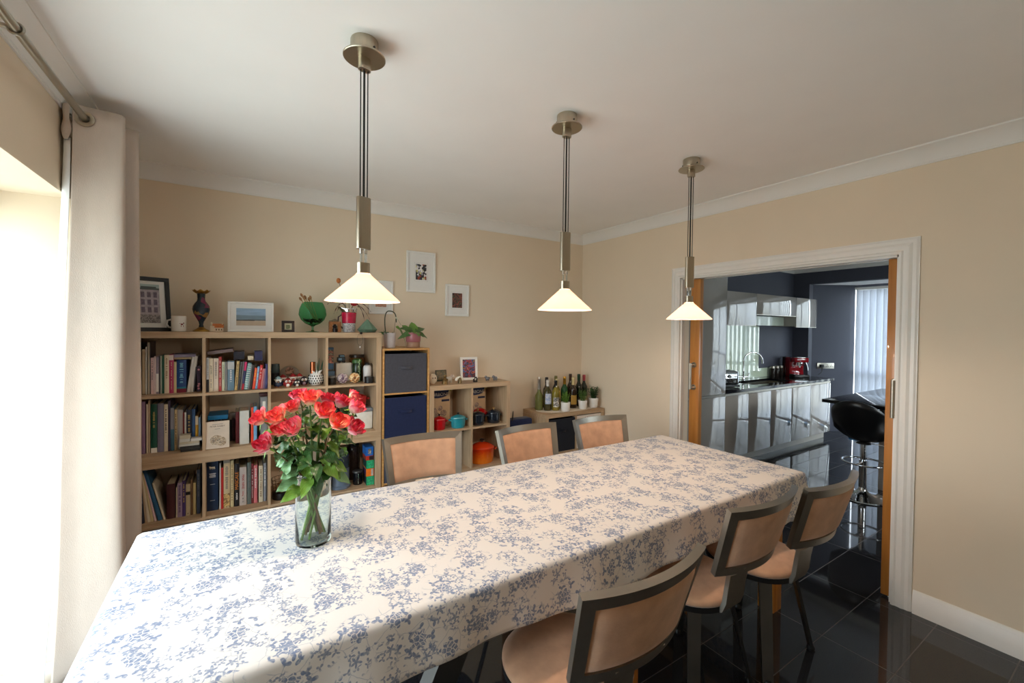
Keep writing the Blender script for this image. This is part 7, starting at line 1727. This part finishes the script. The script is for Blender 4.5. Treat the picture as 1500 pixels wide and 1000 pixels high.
# ================================================================== LIGHT, CAMERA
W = bpy.data.worlds.new('daylight'); SC.world = W; W.use_nodes = True
n, l = W.node_tree.nodes, W.node_tree.links
bg = n['Background']
tc = n.new('ShaderNodeTexCoord'); sx = n.new('ShaderNodeSeparateXYZ'); l.new(tc.outputs['Generated'], sx.inputs[0])
r = n.new('ShaderNodeValToRGB'); e = r.color_ramp.elements
e[0].position = .42; e[0].color = (.40, .43, .42, 1); e[1].position = .60; e[1].color = (.80, .90, 1.0, 1)
q = e.new(.50); q.color = (.66, .71, .74, 1)
mr = n.new('ShaderNodeMapRange'); mr.inputs['From Min'].default_value = -1; l.new(sx.outputs['Z'], mr.inputs['Value'])
l.new(mr.outputs['Result'], r.inputs['Fac']); l.new(r.outputs['Color'], bg.inputs['Color']); bg.inputs['Strength'].default_value = WORLD_S if 'WORLD_S' in globals() else 6.3
sun = bpy.data.lights.new('hazy_sun', 'SUN'); sun.energy = 2.4; sun.angle = math.radians(28); sun.color = (1, .97, .93)
so = bpy.data.objects.new('hazy_sun', sun); COL.objects.link(so); so.rotation_euler = Vector((.08, .93, -.33)).to_track_quat('-Z', 'Y').to_euler()
def portal(name, loc, rot, sx_, sy_):
    a = bpy.data.lights.new(name, 'AREA'); a.shape = 'RECTANGLE'; a.size = sx_; a.size_y = sy_; a.cycles.is_portal = True
    o = bpy.data.objects.new(name, a); COL.objects.link(o); o.location = loc; o.rotation_euler = rot
portal('window_portal', (LEFT - .34, (LY0 + LY1) / 2, LZ / 2), (0, -PI / 2, 0), LZ, LY1 - LY0)
portal('window_portal', ((KW0 + KW1) / 2, KF - .13, 1.55), (PI / 2, 0, 0), KW1 - KW0, 1.2)
portal('window_portal', (BX + .13, BY - .95, 1.15), (0, PI / 2, 0), 2.26, 1.9)

cam = bpy.data.cameras.new('camera'); co = bpy.data.objects.new('camera', cam); COL.objects.link(co)
cam.sensor_width = 36; cam.lens = 622.636 / 1500 * 36; cam.shift_y = -8.653 / 1500; cam.clip_start = .02
yaw, pitch, roll = .5648, -.0161, .0111
fw = Vector((math.sin(yaw) * math.cos(pitch), math.cos(yaw) * math.cos(pitch), math.sin(pitch)))
rt = Vector((math.cos(yaw), -math.sin(yaw), 0)); up = rt.cross(fw)
r2 = rt * math.cos(roll) + up * math.sin(roll); u2 = -rt * math.sin(roll) + up * math.cos(roll)
mtx = Matrix(((r2.x, u2.x, -fw.x, 0), (r2.y, u2.y, -fw.y, 0), (r2.z, u2.z, -fw.z, 1.5808), (0, 0, 0, 1)))
co.matrix_world = mtx
SC.camera = co
SC.view_settings.view_transform = 'Standard'; SC.view_settings.look = 'None'; SC.view_settings.gamma = 1; SC.view_settings.exposure = .54; SC.view_settings.use_curve_mapping = False
SC.cycles.max_bounces = 10; SC.cycles.diffuse_bounces = 6; SC.cycles.glossy_bounces = 5; SC.cycles.transmission_bounces = 10; SC.cycles.transparent_max_bounces = 16
SC.cycles.sample_clamp_indirect = 6.0; SC.cycles.use_denoising = True
